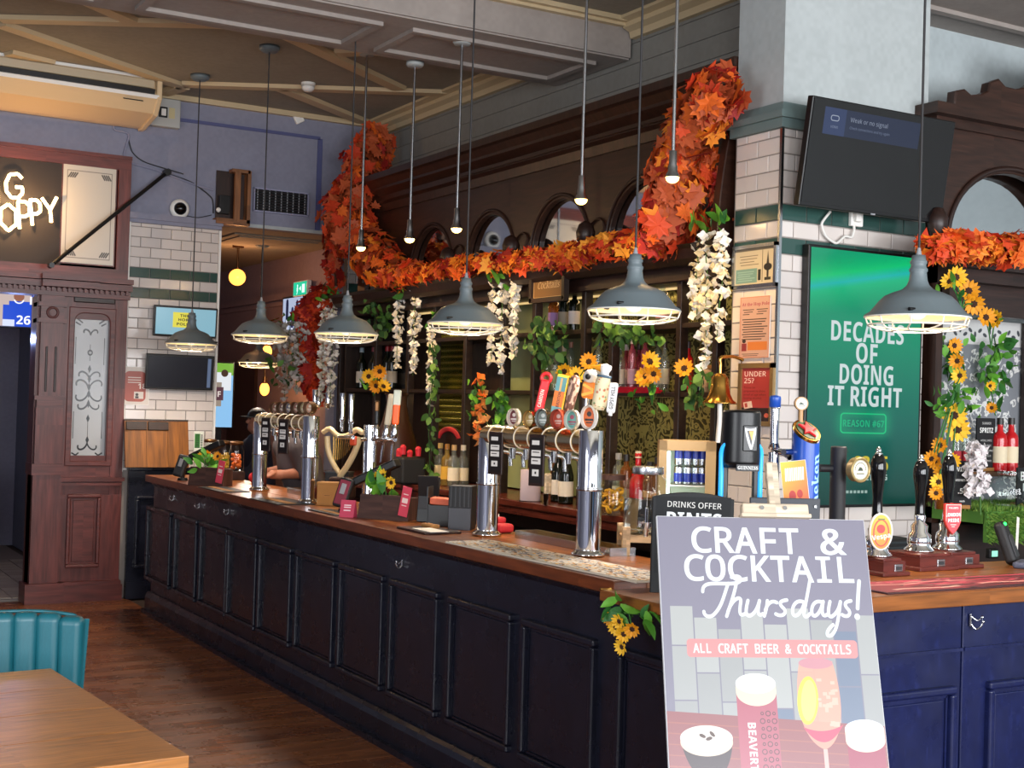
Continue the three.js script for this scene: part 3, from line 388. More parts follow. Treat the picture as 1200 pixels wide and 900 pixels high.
{ // side room: television with a football picture, chair back and lamp glow
  const A = px(-40, 332, 2, -12.4), B = px(48, 384, 2, -12.4), w = B.x - A.x, h = A.y - B.y, t = thing('football_screen', 'bright television showing a football player in a blue shirt through the doorway', 'television', [(A.x + B.x) / 2, (A.y + B.y) / 2, -12.4]);
  obj('casing', rbox(w + 0.03, h + 0.03, 0.05, 0, 0, -0.03, 0.008), M.black, t);
  printed('display', w, h, screenMat(canvasTex(512, 300, (g) => { g.fillStyle = '#b8a6a0'; g.fillRect(0, 0, 512, 300); g.fillStyle = '#1f48c0'; g.fillRect(290, 110, 170, 190); g.fillRect(250, 140, 60, 160); g.fillStyle = '#1233a0'; g.fillRect(440, 40, 72, 260); g.fillStyle = '#e8e8f0'; g.fillRect(290, 10, 110, 30); g.fillRect(430, 70, 40, 60); g.fillStyle = '#c42c34'; g.fillRect(322, 22, 66, 26); g.fillStyle = '#8a5a48'; g.beginPath(); g.arc(356, 74, 36, 0, 7); g.fill(); g.strokeStyle = '#f0f0f6'; g.lineWidth = 9; g.beginPath(); g.arc(356, 92, 32, 0.2, 2.9); g.stroke(); text(g, '26', 390, 250, 92, '#f2f2fa'); g.fillStyle = '#c8d0e8'; g.fillRect(250, 250, 80, 50); }), 1.25), t, 0, 0, 0.001);
  obj('bracket', box(0.1, 0.1, 0.4, 0, 0, -0.25), M.black, t);
  const l = new THREE.PointLight(0x9fb4ff, 0.8, 0, 2); l.position.set(0, -0.3, 0.6); t.add(l);
  const c0 = px(12, 640, 1, 0), c = thing('dark_chair', 'dark upholstered chair in the dim side room', 'chair', [1.75, 0, -12.6]);
  obj('backrest', [rbox(0.5, 0.55, 0.1, 0, 0.72, 0.2, 0.05, 3)], mat(0x4a3a33, 0.7), c); obj('seat', rbox(0.5, 0.12, 0.48, 0, 0.44, 0, 0.04, 3), mat(0x4a3a33, 0.7), c); for (const [x, z] of [[-0.2, -0.2], [0.2, -0.2], [-0.2, 0.2], [0.2, 0.2]]) obj('leg', cyl(0.014, 0.02, 0.4, x, 0, z, 10), M.black, c);
  const l2 = new THREE.PointLight(0xffd9b0, 0.9, 0, 2); const lp = thing('side_room_lamp', 'small glowing amber wall lamp in the side room doorway', 'lamp', [2.55, 2.2, -12.3]); obj('bulb', sph(0.05, 0, 0, 0), M.bulbAmber, lp); obj('wall_arm', [rod([0, 0.04, 0], [0.12, 0.08, 0], 0.01)], M.bronze, lp); l2.position.set(0, 0, 0); lp.add(l2);
}
// ================================================================= BACK BARS
const XS = 4.6; // front of the shelves
const zAt = (x, y = 430, X = XS) => px(x, y, 0, X).z;
const BZ0 = -10.85, BZ1 = -5.53;
function archHole(cx, w, y0, spring, top) { const p = new THREE.Path(); p.moveTo(cx - w / 2, y0); p.lineTo(cx + w / 2, y0); p.lineTo(cx + w / 2, spring); p.absellipse(cx, spring, w / 2, top - spring, 0, Math.PI, false); p.lineTo(cx - w / 2, y0); return p; }
{
  const L = BZ1 - BZ0, zc = (BZ0 + BZ1) / 2, b = thing('back_bar', 'tall dark wooden back bar with arches and shelves behind the long bar', 'back bar', [XS, 0, zc]);
  const zl = (z) => z - zc;
  obj('lower_cabinet', [box(0.5, 1.03, L, 0.2, 0.515, 0)], M.darkWood2, b);
  for (let k = 0; k < 6; k++) { const w = L / 6, z = -L / 2 + w * (k + 0.5); const d = obj('fridge_door', rbox(0.02, 0.78, w - 0.06, -0.06, 0.5, z, 0.004), M.blackGloss, b); obj('handle', box(0.02, 0.02, w * 0.6, -0.08, 0.84, z), M.steel, d); }
  obj('counter_top', [rbox(0.68, 0.045, L, 0.09, 1.065, 0, 0.008), box(0.03, 0.05, L, -0.22, 1.02, 0)], wood(0x6b2f22, 0.25), b);
  obj('canopy', [runZ([[-0.02, 2.42], [-0.02, 2.5], [-0.1, 2.5], [-0.13, 2.53], [-0.15, 2.58], [-0.18, 2.6], [0.4, 2.6], [0.4, 2.42]], -L / 2, L / 2), box(0.04, 0.03, L, -0.02, 2.44, 0)], M.darkWood2, b);
  for (const [nm, y, x0] of [['upper_shelf', 2.19, 0], ['middle_shelf', 1.8, 0]]) obj(nm, rbox(0.3, 0.03, L, x0 + 0.15, y - 0.015, 0, 0.004), M.shelfWood, b);
  for (const p of [398, 440, 478, 508, 545, 590, 625, 683, 716, 795, 838]) { const z = zAt(p); if (z < BZ1) obj('post', [rbox(0.06, 1.36, 0.045, 0.02, 1.76, zl(z), 0.006)], M.shelfWood, b); }
  for (const z of [-L / 2 + 0.02, L / 2 - 0.02]) obj('end_panel', box(0.35, 1.4, 0.04, 0.17, 1.76, z), M.shelfWood, b);
  // upper arcade
  const sh = new THREE.Shape(); sh.moveTo(-L / 2, 2.6); sh.lineTo(L / 2, 2.6); sh.lineTo(L / 2, 3.4); sh.lineTo(-L / 2, 3.4); sh.closePath();
  const cz = [-6.6, -7.53, -8.48, -9.43, -10.35]; for (const c of cz) sh.holes.push(archHole(-zl(c), 0.7, 2.62, 2.72, 3.08));
  const arc = obj('arcade_panel', extrude(sh, 0.035, 0.004).rotateY(Math.PI / 2), M.darkWood, b); arc.position.set(0.1, 0, 0);
  for (const c of cz) { const gs = []; const pts = []; for (let i = 0; i <= 16; i++) { const a = Math.PI * i / 16; pts.push([0.095, 2.72 + Math.sin(a) * 0.385, zl(c) + Math.cos(a) * 0.375]); } obj('arch_moulding', tube(pts, 0.014, 32, 6), M.darkWood2, b); obj('arch_mirror', box(0.006, 0.52, 0.8, 0.146, 2.86, zl(c)), M.mirror, b); }
  for (const z of [-6.14, -7.06, -8.0, -8.95, -9.9]) { const f = obj('turned_finial', [lathe([[0.0, 0], [0.05, 0], [0.05, 0.03], [0.025, 0.05], [0.035, 0.08], [0.02, 0.1], [0.055, 0.15], [0.062, 0.2], [0.045, 0.25], [0.015, 0.27], [0, 0.275]], 18)], M.darkWood2, b); f.position.set(0.0, 2.6, zl(z)); obj('arch_band', ring(0.095, 0.008, 0.085, 0.2, 0, 'x'), M.darkWood, f); }
  obj('crown_cornice', runZ([[0.15, 3.3], [0.08, 3.3], [0.07, 3.36], [0.04, 3.38], [0.04, 3.42], [-0.02, 3.46], [-0.02, 3.48], [-0.06, 3.52], [-0.09, 3.53], [-0.09, 3.58], [0.44, 3.58], [0.44, 3.3]], -L / 2, L / 2), M.darkWood, b);
  obj('gilt_line', box(0.012, 0.012, 3.2, 0.03, 3.395, 0.9), M.darkWood, b);
  obj('near_bracket', extrude((() => { const s = new THREE.Shape(); s.moveTo(0, 2.6); s.lineTo(-0.12, 2.6); s.quadraticCurveTo(-0.1, 3.0, -0.02, 3.3); s.lineTo(0.1, 3.3); s.lineTo(0.1, 2.6); return s; })(), 0.05, 0.005).translate(0, 0, L / 2 - 0.12), M.darkWood, b);
  // backing of the bays
  const zb = (a) => zAt(a, 430, XS + 0.29);
  const bay = (a, c, name, m, y0 = 1.1, y1 = 2.42) => { const A = zb(a), C = Math.min(zb(c), BZ1); const o = obj(name, box(0.012, y1 - y0, C - A, 0.3, (y0 + y1) / 2, zl((A + C) / 2)), m, b); return o; };
  bay(440, 478, 'dark_mirror', mat(0x3a3430, 0.12, { metalness: 0.8 })); bay(478, 510, 'wood_back', M.shelfWood);
  bay(546, 590, 'wood_back', M.shelfWood); bay(625, 683, 'green_panel', mat(0x6f7c58, 0.3));
  bay(590, 626, 'green_panel', mat(0x98a578, 0.35));
  const gilt = dataTex(256, (u, v) => { const n = vnoise(u * 9, v * 9, 61, 9), m = vnoise(u * 22, v * 22, 62, 22), s = Math.sin((n * 3 + u * 6) * 6.28) * Math.sin((m * 2 + v * 7) * 6.28); const k = s > -0.1 ? 1 : 0.45; return [0.72 * k, 0.69 * k, 0.4 * k]; });
  gilt.repeat.set(1.3, 1.3);
  bay(683, 795, 'gilt_mirror', mat(0xffffff, 0.22, { map: gilt, metalness: 0.55 })); bay(795, 870, 'gilt_mirror', mat(0xffffff, 0.22, { map: gilt, metalness: 0.55 }));
  { // ribbed glass bay that catches green light
    const A = zb(510), C = zb(546), n = 26, gs = []; for (let k = 0; k < n; k++) gs.push(new THREE.CylinderGeometry(0.026, 0.026, C - A, 10).rotateX(Math.PI / 2).translate(0.3, 1.12 + k * 0.05, zl((A + C) / 2))); obj('ribbed_panel', gs, mat(0x8a8a3a, 0.22, { metalness: 0.7 }), b);
  }
  const tf = struct('tiled_back_wall', box(0.02, 1.36, zb(440) - zb(392), XS + 0.315, 1.76, (zb(440) + zb(392)) / 2), M.grout);
  { const z0 = zb(392), len = zb(440) - z0; for (let r = 0; r < 13; r++) for (let u = 0; u < len; u += 0.11) { const m = obj('tile', tileAt(Math.min(0.106, len - u), 0.101), pick(M.tileWhite), tf); m.position.set(XS + 0.303, 1.15 + r * 0.105, z0 + u + 0.055); m.rotation.y = -Math.PI / 2; } }
  // warm strip lights under canopy and shelf
  for (const [z, k] of [[-6.2, 'beside the tiled column'], [-7.6, 'by the framed sign'], [-9.2, 'above the wine bottles']]) { const s = thing('shelf_light', 'slim warm strip light under the canopy ' + k, 'strip light', [XS + 0.16, 2.412, z], 0, 'strip lights under the back bar canopy'); obj('tube', box(0.02, 0.012, 1.2), mat(0xffe6b0, 0.4, { emissive: 0xffd890, emissiveIntensity: 0.7 }), s); const l = new THREE.RectAreaLight(0xffd595, 10, 0.03, 1.2); l.rotation.x = -Math.PI / 2; l.position.y = -0.012; s.add(l); }
  for (const [z, k] of [[-6.3, 'below the pink bottles'], [-7.9, 'above the paper roll'], [-9.4, 'below the wine bottles']]) { const s = thing('shelf_light', 'slim warm strip light under the middle shelf ' + k, 'strip light', [XS + 0.1, 1.776, z], 0, 'strip lights under the middle shelf'); obj('tube', box(0.02, 0.012, 1.0), mat(0xffe6b0, 0.4, { emissive: 0xffd890, emissiveIntensity: 0.7 }), s); const l = new THREE.RectAreaLight(0xffd595, 10, 0.03, 1.0); l.rotation.x = -Math.PI / 2; l.position.y = -0.012; s.add(l); }
  // small framed sign hanging under the canopy
  const S = px(643, 333, 0, XS - 0.1), q = thing('framed_sign', 'small wooden framed sign hanging under the back bar canopy', 'sign', S, -Math.PI / 2);
  q.rotation.x = 0; obj('frame', [box(0.42, 0.03, 0.04, 0, 0.1, 0), box(0.42, 0.03, 0.04, 0, -0.1, 0), box(0.03, 0.22, 0.04, -0.2, 0, 0), box(0.03, 0.22, 0.04, 0.2, 0, 0)], M.shelfWood, q); obj('backing', box(0.4, 0.2, 0.01, 0, 0, -0.006), M.shelfWood, q);
  printed('face', 0.37, 0.18, printMat(canvasTex(256, 128, (g) => { g.fillStyle = '#77552f'; g.fillRect(0, 0, 256, 128); g.strokeStyle = '#d0b48a'; g.lineWidth = 4; g.strokeRect(5, 5, 246, 118); g.save(); g.transform(1, 0, -0.25, 1, 20, 0); text(g, 'Cocktails', 128, 66, 44, '#cdb08a', 'serif', 'normal'); g.restore(); }), 0.5), q, 0, 0, 0.003); obj('hanger', [rod([-0.15, 0.11, 0], [-0.15, 0.17, 0], 0.004), rod([0.15, 0.11, 0], [0.15, 0.17, 0], 0.004)], M.black, q);
}
// end back bar to the right of the column, facing the street
const ZR = -5.0; const rx = (x, y, z = ZR) => px(x, y, 2, z);
{
  const X0 = 5.6, X1 = 8.4, W = X1 - X0, xc = (X0 + X1) / 2, b = thing('end_back_bar', 'dark wooden back bar with a carved crest beside the tiled column', 'back bar', [xc, 0, -5.3]);
  const ct = rx(1117, 121).y, lg = rx(1140, 306).y, fb = rx(1140, 368).y, gy = rx(1140, 592, -5.0).y;
  obj('crown_cornice', [[0.0, 0.06, 0.3], [-0.055, 0.05, 0.24], [-0.1, 0.06, 0.2], [-0.16, 0.08, 0.16]].map(([dy, h, d]) => box(W + 2 * (d - 0.16), h, 0.25 + d, 0, ct - 0.03 + dy, (d - 0.25) / 2 + 0.0)), M.darkWood, b);
  const px0 = rx(1119, 120).x, cr = [[1119, 119], [1120, 108], [1130, 106], [1138, 113], [1150, 112], [1158, 108], [1160, 98], [1170, 94], [1178, 103], [1190, 106], [1202, 104], [1215, 96], [1225, 70], [1240, 66], [1255, 80], [1300, 78]].map(([x, y]) => { const P = rx(x, y, -5.05); return [P.x - xc, P.y]; });
  const last = cr[cr.length - 1]; obj('crest', extrude([...cr, [last[0], ct], [cr[0][0], ct]], 0.05, 0.008).translate(0, 0, 0.2), M.darkWood, b);
  const aP = rx(1132, 268), aT = rx(1200, 200), R = (aT.x + 0.05 - aP.x), sh = new THREE.Shape(); sh.moveTo(-W / 2, lg); sh.lineTo(W / 2, lg); sh.lineTo(W / 2, ct - 0.1); sh.lineTo(-W / 2, ct - 0.1); sh.closePath();
  const acx = aT.x + 0.02 - xc; sh.holes.push(archHole(acx, R * 2, lg + 0.03, aP.y - 0.05, aT.y)); obj('arcade_panel', extrude(sh, 0.05, 0.006).translate(0, 0, 0.16), M.darkWood, b);
  const pts = []; for (let i = 0; i <= 20; i++) { const a = Math.PI * i / 20; pts.push([acx + Math.cos(a) * (R + 0.02), aP.y - 0.05 + Math.sin(a) * (aT.y - aP.y + 0.07), 0.22]); } obj('arch_moulding', tube(pts, 0.016, 40, 6), M.darkWood2, b);
  obj('arch_mirror', box(R * 2 + 0.1, ct - lg - 0.1, 0.01, acx, (ct + lg) / 2, 0.1), M.mirror, b);
  obj('canopy', [box(W, 0.05, 0.6, 0, lg - 0.025, 0.1), box(W, 0.05, 0.52, 0, lg - 0.075, 0.08), box(W, lg - fb - 0.1, 0.05, 0, (lg - 0.1 + fb) / 2, 0.26), box(W, 0.02, 0.56, 0, lg - 0.11, 0.08)], M.darkWood2, b);
  const P = rx(1102, 262, -4.95), f = obj('turned_finial', lathe([[0, 0], [0.045, 0], [0.045, 0.03], [0.02, 0.05], [0.03, 0.1], [0.05, 0.15], [0.055, 0.2], [0.03, 0.25], [0, 0.26]], 16), M.darkWood2, b); f.position.set(P.x - xc, lg, 0.33);
  obj('side_panel', [box(0.05, ct, 0.4, -W / 2 + 0.025, ct / 2, 0.0)], M.darkWood, b); obj('lower_cabinet', box(W, gy - 0.1, 0.5, 0, (gy - 0.1) / 2, 0.1), M.darkWood2, b);
  // etched mirror
  const etched = canvasTex(512, 512, (g) => {
    g.fillStyle = '#85888e'; g.fillRect(0, 0, 512, 512); let s = 3; const R2 = () => { s = (s * 16807) % 2147483647; return s / 2147483647; };
    g.fillStyle = '#d9d8d6'; g.fillRect(0, 0, 512, 70); g.fillStyle = '#4a4d52'; for (let k = 0; k < 26; k++) { g.beginPath(); g.ellipse(k * 20 + 8, 36 + (k % 2) * 12 - 6, 9, 5, k, 0, 7); g.fill(); }
    g.strokeStyle = '#e4e3e0'; g.fillStyle = '#e4e3e0'; g.lineCap = 'round';
    for (let k = 0; k < 190; k++) { const x = R2() * 512, y = 90 + R2() * 420, d = R2() < 0.5 ? -1 : 1, q = 10 + R2() * 26; g.lineWidth = 2 + R2() * 3; g.beginPath(); g.moveTo(x, y); g.bezierCurveTo(x + d * q, y - q, x + d * q * 1.6, y + q * 0.4, x + d * q * 0.7, y + q * 0.6); g.stroke(); for (let j = 0; j < 5; j++) { g.beginPath(); g.ellipse(x + d * q * R2() * 1.2, y + (R2() - 0.5) * q, 5, 2.5, R2() * 6, 0, 7); g.fill(); } }
   
  });
  const E = obj('etched_mirror', plane(W - 0.1, fb - gy), printMat(etched, 0.2, { metalness: 0.1 }), b); E.material.map.wrapS = THREE.RepeatWrapping; E.material.map.repeat.set(2.6, 1); E.position.set(0, (fb + gy) / 2, 0.02);
  for (const x of [1097, 1210]) { const q = rx(x, 480, -5.2); obj('post', box(0.05, fb - gy, 0.05, q.x - xc, (fb + gy) / 2, 0.06), M.shelfWood, b); }
  const sp = rx(1180, 552, -5.1); obj('bottle_shelf', rbox(1.6, 0.03, 0.16, sp.x + 0.6 - xc, sp.y - 0.015, 0.13, 0.004), wood(0x8a5a34, 0.4), b);
  // grass shelf
  const gs = thing('grass_shelf', 'shelf covered with bright green artificial grass behind the hand pumps', 'shelf', [xc, gy, -4.95]);
  obj('board', box(W, 0.06, 0.5, 0, -0.045, -0.05), M.grass[0], gs); obj('front_board', box(W, 0.16, 0.02, 0, -0.09, 0.205), M.grass[0], gs);
  const bl = new THREE.BufferGeometry(); bl.setAttribute('position', new THREE.Float32BufferAttribute([-0.003, 0, 0, 0.003, 0, 0, 0, 0.032, 0.008], 3)); bl.setAttribute('uv', new THREE.Float32BufferAttribute([0, 0, 1, 0, 0.5, 1], 2)); bl.computeVertexNormals();
  M.grass.forEach((m, mi) => { const n = 5200, im = new THREE.InstancedMesh(bl, m, n), d = new THREE.Object3D(); for (let k = 0; k < n; k++) { const top = rnd() < 0.6; d.position.set(rr(-W / 2, -W / 2 + 1.6), top ? -0.016 : rr(-0.17, -0.015), top ? rr(-0.28, 0.215) : 0.214); d.rotation.set(top ? rr(-0.5, 0.5) : rr(0.5, 2.2), rr(-1.5, 1.5), rr(-0.5, 0.5)); d.scale.setScalar(rr(0.7, 1.3)); d.updateMatrix(); im.setMatrixAt(k, d.matrix); } im.name = 'grass_blades'; im.userData.kind = 'stuff'; im.castShadow = im.receiveShadow = true; gs.add(im); });
}
// ================================================================= PENDANT LAMPS
{
  const prof = [[0.0, 0.24], [0.026, 0.24], [0.028, 0.222], [0.033, 0.216], [0.033, 0.208], [0.029, 0.203], [0.031, 0.19], [0.036, 0.186], [0.036, 0.176], [0.032, 0.172], [0.036, 0.14], [0.044, 0.12], [0.062, 0.103], [0.1, 0.09], [0.13, 0.076], [0.15, 0.056], [0.185, 0.012], [0.205, 0.0], [0.207, -0.006]];
  const inner = [[0.204, -0.004], [0.182, 0.012], [0.147, 0.054], [0.127, 0.072], [0.098, 0.085], [0.0, 0.096]];
  const shadeG = lathe(prof, 40), innerG = lathe(inner, 40);
  const wires = [ring(0.203, 0.0045, 0, -0.008, 0, 'y', 48), ring(0.19, 0.004, 0, -0.04, 0, 'y', 40), ring(0.095, 0.004, 0, -0.062, 0, 'y', 30)];
  for (let k = 0; k < 10; k++) { const a = k * Math.PI / 5; wires.push(tube([[0.203 * Math.cos(a), -0.006, 0.203 * Math.sin(a)], [0.19 * Math.cos(a), -0.04, 0.19 * Math.sin(a)], [0.15 * Math.cos(a + 0.1), -0.055, 0.15 * Math.sin(a + 0.1)], [0.095 * Math.cos(a + 0.15), -0.062, 0.095 * Math.sin(a + 0.15)]], 0.0035, 10, 5)); }
  const cageG = mergeGeometries(wires.map(plain)), bulbG = sph(0.045, 0, 0.035, 0, 16, 1.15), capG = cyl(0.024, 0.02, 0.03, 0, 0.08, 0);
  const boltG = mergeGeometries([0.4, 2.5, 4.6].map((a) => plain(cylX(0.007, 0.03, 0.19 * Math.cos(a), 0.012, 0.19 * Math.sin(a), 8))));
  const lampAt = (label, x, y, w, top, extra = {}) => {
    const D = 0.42 * FOCAL / w, P = EYE.clone().addScaledVector(rayOf(x, y), D), t = thing('pendant_lamp', label, 'pendant lamp', P, 0, 'grey cage pendant lamps over the bar');
    const H = (top ?? YC) - P.y;
    obj('shade', shadeG, M.shade, t); obj('shade_lining', innerG, M.shadeIn, t); obj('cage', cageG, M.whiteMetal, t); obj('bulb', bulbG, M.bulbWarm, t); obj('lampholder', capG, M.white, t); obj('bolts', boltG, M.black, t);
    obj('cord_grip', cyl(0.012, 0.006, 0.03, 0, 0.24, 0, 10), M.grey, t); obj('cord', cyl(0.005, 0.005, H - 0.24, 0, 0.24, 0, 8), mat(0x2b2a2c, 0.6), t); obj('ceiling_rose', lathe([[0, 0], [0.05, 0], [0.075, 0.02], [0.075, 0.045], [0, 0.045]], 24, 0, H - 0.045, 0), M.shade, t);
    const l = new THREE.SpotLight(0xffeede, extra.k ?? 4.2, 0, 1.3, 0.5, 2); l.position.y = -0.012; l.shadow.radius = 3; l.target.position.set(0, -1, 0); t.add(l); t.add(l.target); return t;
  };
  lampAt('grey cage pendant lamp in front of the wall screens on the tiled pier', 224, 402, 62);
  lampAt('grey cage pendant lamp in front of the dim back room opening', 305, 392, 68);
  lampAt('grey cage pendant lamp above the harp-shaped beer tap', 406, 390, 77);
  lampAt('grey cage pendant lamp left of the big row of tap handles', 545, 378, 91, 4.0);
  lampAt('grey cage pendant lamp hanging before the pink bottles', 743, 362, 112);
  lampAt('grey cage pendant lamp in front of the green advertising screen', 1075, 370, 124);
  const P = px(303, 424, 2, -12.9), t = copyOf(scene.children.find((o) => o.name === 'pendant_lamp'), 'small far cage pendant lamp inside the back room', P); t.children.forEach((c) => { if (c.name === 'cord') { c.scale.y = 1; } });
  { const H = 3.25 - P.y, c = t.children.find((k) => k.name === 'cord'), r = t.children.find((k) => k.name === 'ceiling_rose'); c.geometry = cyl(0.005, 0.005, H - 0.24, 0, 0.24, 0, 8); r.geometry = lathe([[0, 0], [0.05, 0], [0.075, 0.02], [0.075, 0.045], [0, 0.045]], 24, 0, H - 0.045, 0); }
  // slim spot pendants in front of the back bar
  const spots = [[423, 290, 'by the drooping leaves in the far corner'], [480, 280, 'beside the first mirrored arch'], [535, 268, 'between the first two mirrored arches'], [681, 234, 'between the two largest arches'], [788, 208, 'before the leaf garland by the column']];
  for (const [x, y, where] of spots) {
    const Q = px(x, y, 0, 3.9), s = thing('spot_pendant', 'slim silver rod pendant with glowing bulb ' + where, 'pendant lamp', Q, 0, 'slim spot pendants before the back bar'), H = (Q.z < -7.26 && Q.z > -8.16 ? 4.0 : YC) - Q.y;
    obj('rod', cyl(0.009, 0.009, H - 0.12, 0, 0.12, 0, 10), M.steel, s); obj('holder', lathe([[0, 0.13], [0.018, 0.13], [0.02, 0.06], [0.024, 0.055], [0.024, 0.03], [0.034, 0.012], [0.036, 0.0]], 18), M.steel, s); obj('bulb', sph(0.033, 0, -0.002, 0, 14, 0.8), M.spotBulb, s); obj('ceiling_rose', lathe([[0, 0], [0.05, 0], [0.06, 0.015], [0.06, 0.035], [0, 0.035]], 24, 0, H - 0.035, 0), mat(0xb0b6b4, 0.5), s);
    const l = new THREE.SpotLight(0xffd088, 3, 0, 1.05, 0.6, 2); l.position.set(0, -0.002, 0); l.target.position.set(0.3, -1, -0.1); s.add(l); s.add(l.target);
    const l2 = new THREE.PointLight(0xffd088, 0.25, 0, 2); l2.position.set(0, -0.004, 0); s.add(l2);
  }
  // back room lamps
  const G = px(278, 325, 2, -13.2), g = thing('globe_lamp', 'round glowing amber globe lamp on the back room ceiling', 'lamp', G); obj('globe', sph(0.085, 0, 0, 0, 20), mat(0xffb868, 0.3, { emissive: 0xff9c40, emissiveIntensity: 3.2 }), g); obj('stem', cyl(0.012, 0.012, 3.25 - G.y - 0.08, 0, 0.08, 0, 10), M.bronze, g); obj('ceiling_rose', cyl(0.06, 0.06, 0.03, 0, 3.22 - G.y, 0, 16), M.bronze, g); { const l = new THREE.PointLight(0xffb478, 0.8, 0, 2); g.add(l); }
  for (const [x, y, lb] of [[310, 456, 'caged glowing bulb wall lamp on the back room wall'], [313, 412, 'bare glowing amber bulb beside the far pendant lamp']]) { const E2 = px(x, y, 2, -13.4), e = thing('wall_lamp', lb, 'lamp', E2); obj('bulb', sph(0.05, 0, 0, 0, 14, 1.4), M.bulbAmber, e); obj('holder', cyl(0.025, 0.02, 0.07, 0, 0.06, 0), M.bronze, e); obj('arm', tube([[0, 0.12, 0], [0, 0.3, 0], [0.12, 0.36, 0]], 0.008, 12), M.bronze, e); const l = new THREE.PointLight(0xffa860, 0.45, 0, 2); e.add(l); }
}
// ================================================================= LEAVES, FLOWERS
// maple leaf: five pointed lobes, folded along the midrib, about 10 cm
const mapleVariants = [0, 1, 2].map((v) => {
  const R = (a) => 1 - 0.2 * Math.abs(Math.sin(a * 2.3 + v)); const pts = [[0, -0.45], [0.08, -0.3], [0.42, -0.38], [0.36, -0.16], [0.62, 0.02], [0.4, 0.1], [0.42, 0.36], [0.2, 0.26], [0, 0.68 * R(v)], [-0.2, 0.26], [-0.42, 0.36], [-0.4, 0.1], [-0.62, 0.02], [-0.36, -0.16], [-0.42, -0.38], [-0.08, -0.3]];
  const pos = [], uv = []; const z = (x, y) => 0.22 * Math.abs(x) * (v === 1 ? -1 : 1) - 0.3 * x * x + 0.18 * y * y * (v === 2 ? -1 : 1);
  for (let i = 0; i < pts.length; i++) { const a = pts[i], b = pts[(i + 1) % pts.length]; for (const [x, y] of [[0, 0], a, b]) { pos.push(x, y, z(x, y)); uv.push(x, y); } }
  const g = new THREE.BufferGeometry(); g.setAttribute('position', new THREE.Float32BufferAttribute(pos, 3)); g.setAttribute('uv', new THREE.Float32BufferAttribute(uv, 2)); g.computeVertexNormals(); return g;
});
const quatRand = () => new THREE.Quaternion().setFromEuler(new THREE.Euler(rr(-1.1, 0.7), rr(-Math.PI, Math.PI), rr(-2.2, 2.2)));
// path: [Vector3, radius] list; leaves tilt outward from the path
function leafGarland(label, path, count, size, mats, extra = 0) {
  const base = path[0][0], o = thing('leaf_garland', label, 'leaf garland', base, 0, 'artificial autumn leaf garlands');
  const curve = new THREE.CatmullRomCurve3(path.map((p) => p[0].clone().sub(base)), false, 'catmullrom', 0.4); const rad = (t) => { const f = t * (path.length - 1), i = Math.min(path.length - 2, Math.floor(f)); return path[i][1] + (path[i + 1][1] - path[i][1]) * (f - i); };
  obj('vine', new THREE.TubeGeometry(curve, 40, 0.012, 6), M.vine, o);
  const toCam = fwd.clone().negate();
  const place = (m, inner) => {
    const t = rnd(), c = curve.getPoint(t), tan = curve.getTangent(t), a = V(rr(-1, 1), rr(-1, 1), rr(-1, 1)).cross(tan).normalize(); const r = rad(t) * (inner ? rr(0.2, 0.75) : rr(0.55, 1.05));
    m.position.copy(c).addScaledVector(a, r); const n = a.clone().add(V(rr(-0.6, 0.6), rr(-0.2, 0.7), rr(-0.6, 0.6))).normalize(); m.quaternion.setFromUnitVectors(V(0, 0, 1), n).multiply(new THREE.Quaternion().setFromAxisAngle(V(0, 0, 1), rr(0, 6.28))); m.scale.setScalar(size * rr(0.7, 1.3));
  };
  for (let k = 0; k < count; k++) { const m = new THREE.Mesh(pick(mapleVariants), pick(mats)); m.name = 'leaf'; m.castShadow = m.receiveShadow = true; place(m, false); o.add(m); }
  if (extra) { const im = new THREE.InstancedMesh(mapleVariants[0], mats[mats.length - 1], extra), d = new THREE.Object3D(); for (let k = 0; k < extra; k++) { place(d, true); d.updateMatrix(); im.setMatrixAt(k, d.matrix); } im.name = 'inner_leaves'; im.userData.kind = 'stuff'; im.castShadow = im.receiveShadow = true; o.add(im); }
  return o;
}
const [mo, mr, md, my, mb, mv2, mg] = M.maple;
leafGarland('thick red-orange leaf garland drooping down the far wall corner', [[px(445, 158, 2, -10.7), 0.15], [px(428, 190, 2, -10.65), 0.21], [px(418, 225, 2, -10.6), 0.24], [px(406, 262, 2, -10.55), 0.26], [px(418, 285, 2, -10.5), 0.22]], 300, 0.115, [mo, mr, mv2, mb, mb, md, mr, mb], 320);
leafGarland('bright orange leaf garland sweeping from the corner down to the canopy', [[px(425, 280, 2, -10.6), 0.2], [px(440, 305, 0, 4.45), 0.2], [px(465, 322, 0, 4.45), 0.12], [px(495, 318, 0, 4.45), 0.07]], 220, 0.11, [mo, my, mv2, mr, mo, mb], 120);
leafGarland('yellow-orange leaf garland lying on the canopy before the far arches', [[px(490, 321, 0, 4.45), 0.06], [px(540, 313, 0, 4.45), 0.07], [px(580, 308, 0, 4.45), 0.07], [px(620, 305, 0, 4.45), 0.06]], 230, 0.105, [my, mo, mg, mv2, my, md], 60);
leafGarland('orange and crimson leaf garland lying on the canopy before the near arches', [[px(620, 305, 0, 4.45), 0.055], [px(660, 300, 0, 4.45), 0.065], [px(710, 291, 0, 4.45), 0.075], [px(770, 282, 0, 4.45), 0.1]], 260, 0.108, [mo, my, mr, md, mv2, mg], 60);
leafGarland('large red leaf garland climbing beside the tiled column', [[px(770, 278, 0, 4.45), 0.14], [px(785, 255, 0, 4.42), 0.17], [px(792, 215, 0, 4.42), 0.17], [px(800, 175, 0, 4.42), 0.17], [px(825, 128, 0, 4.33), 0.16], [px(848, 98, 0, 4.28), 0.12]], 300, 0.12, [mo, mr, md, mb, mv2, mo, my, mb], 340);
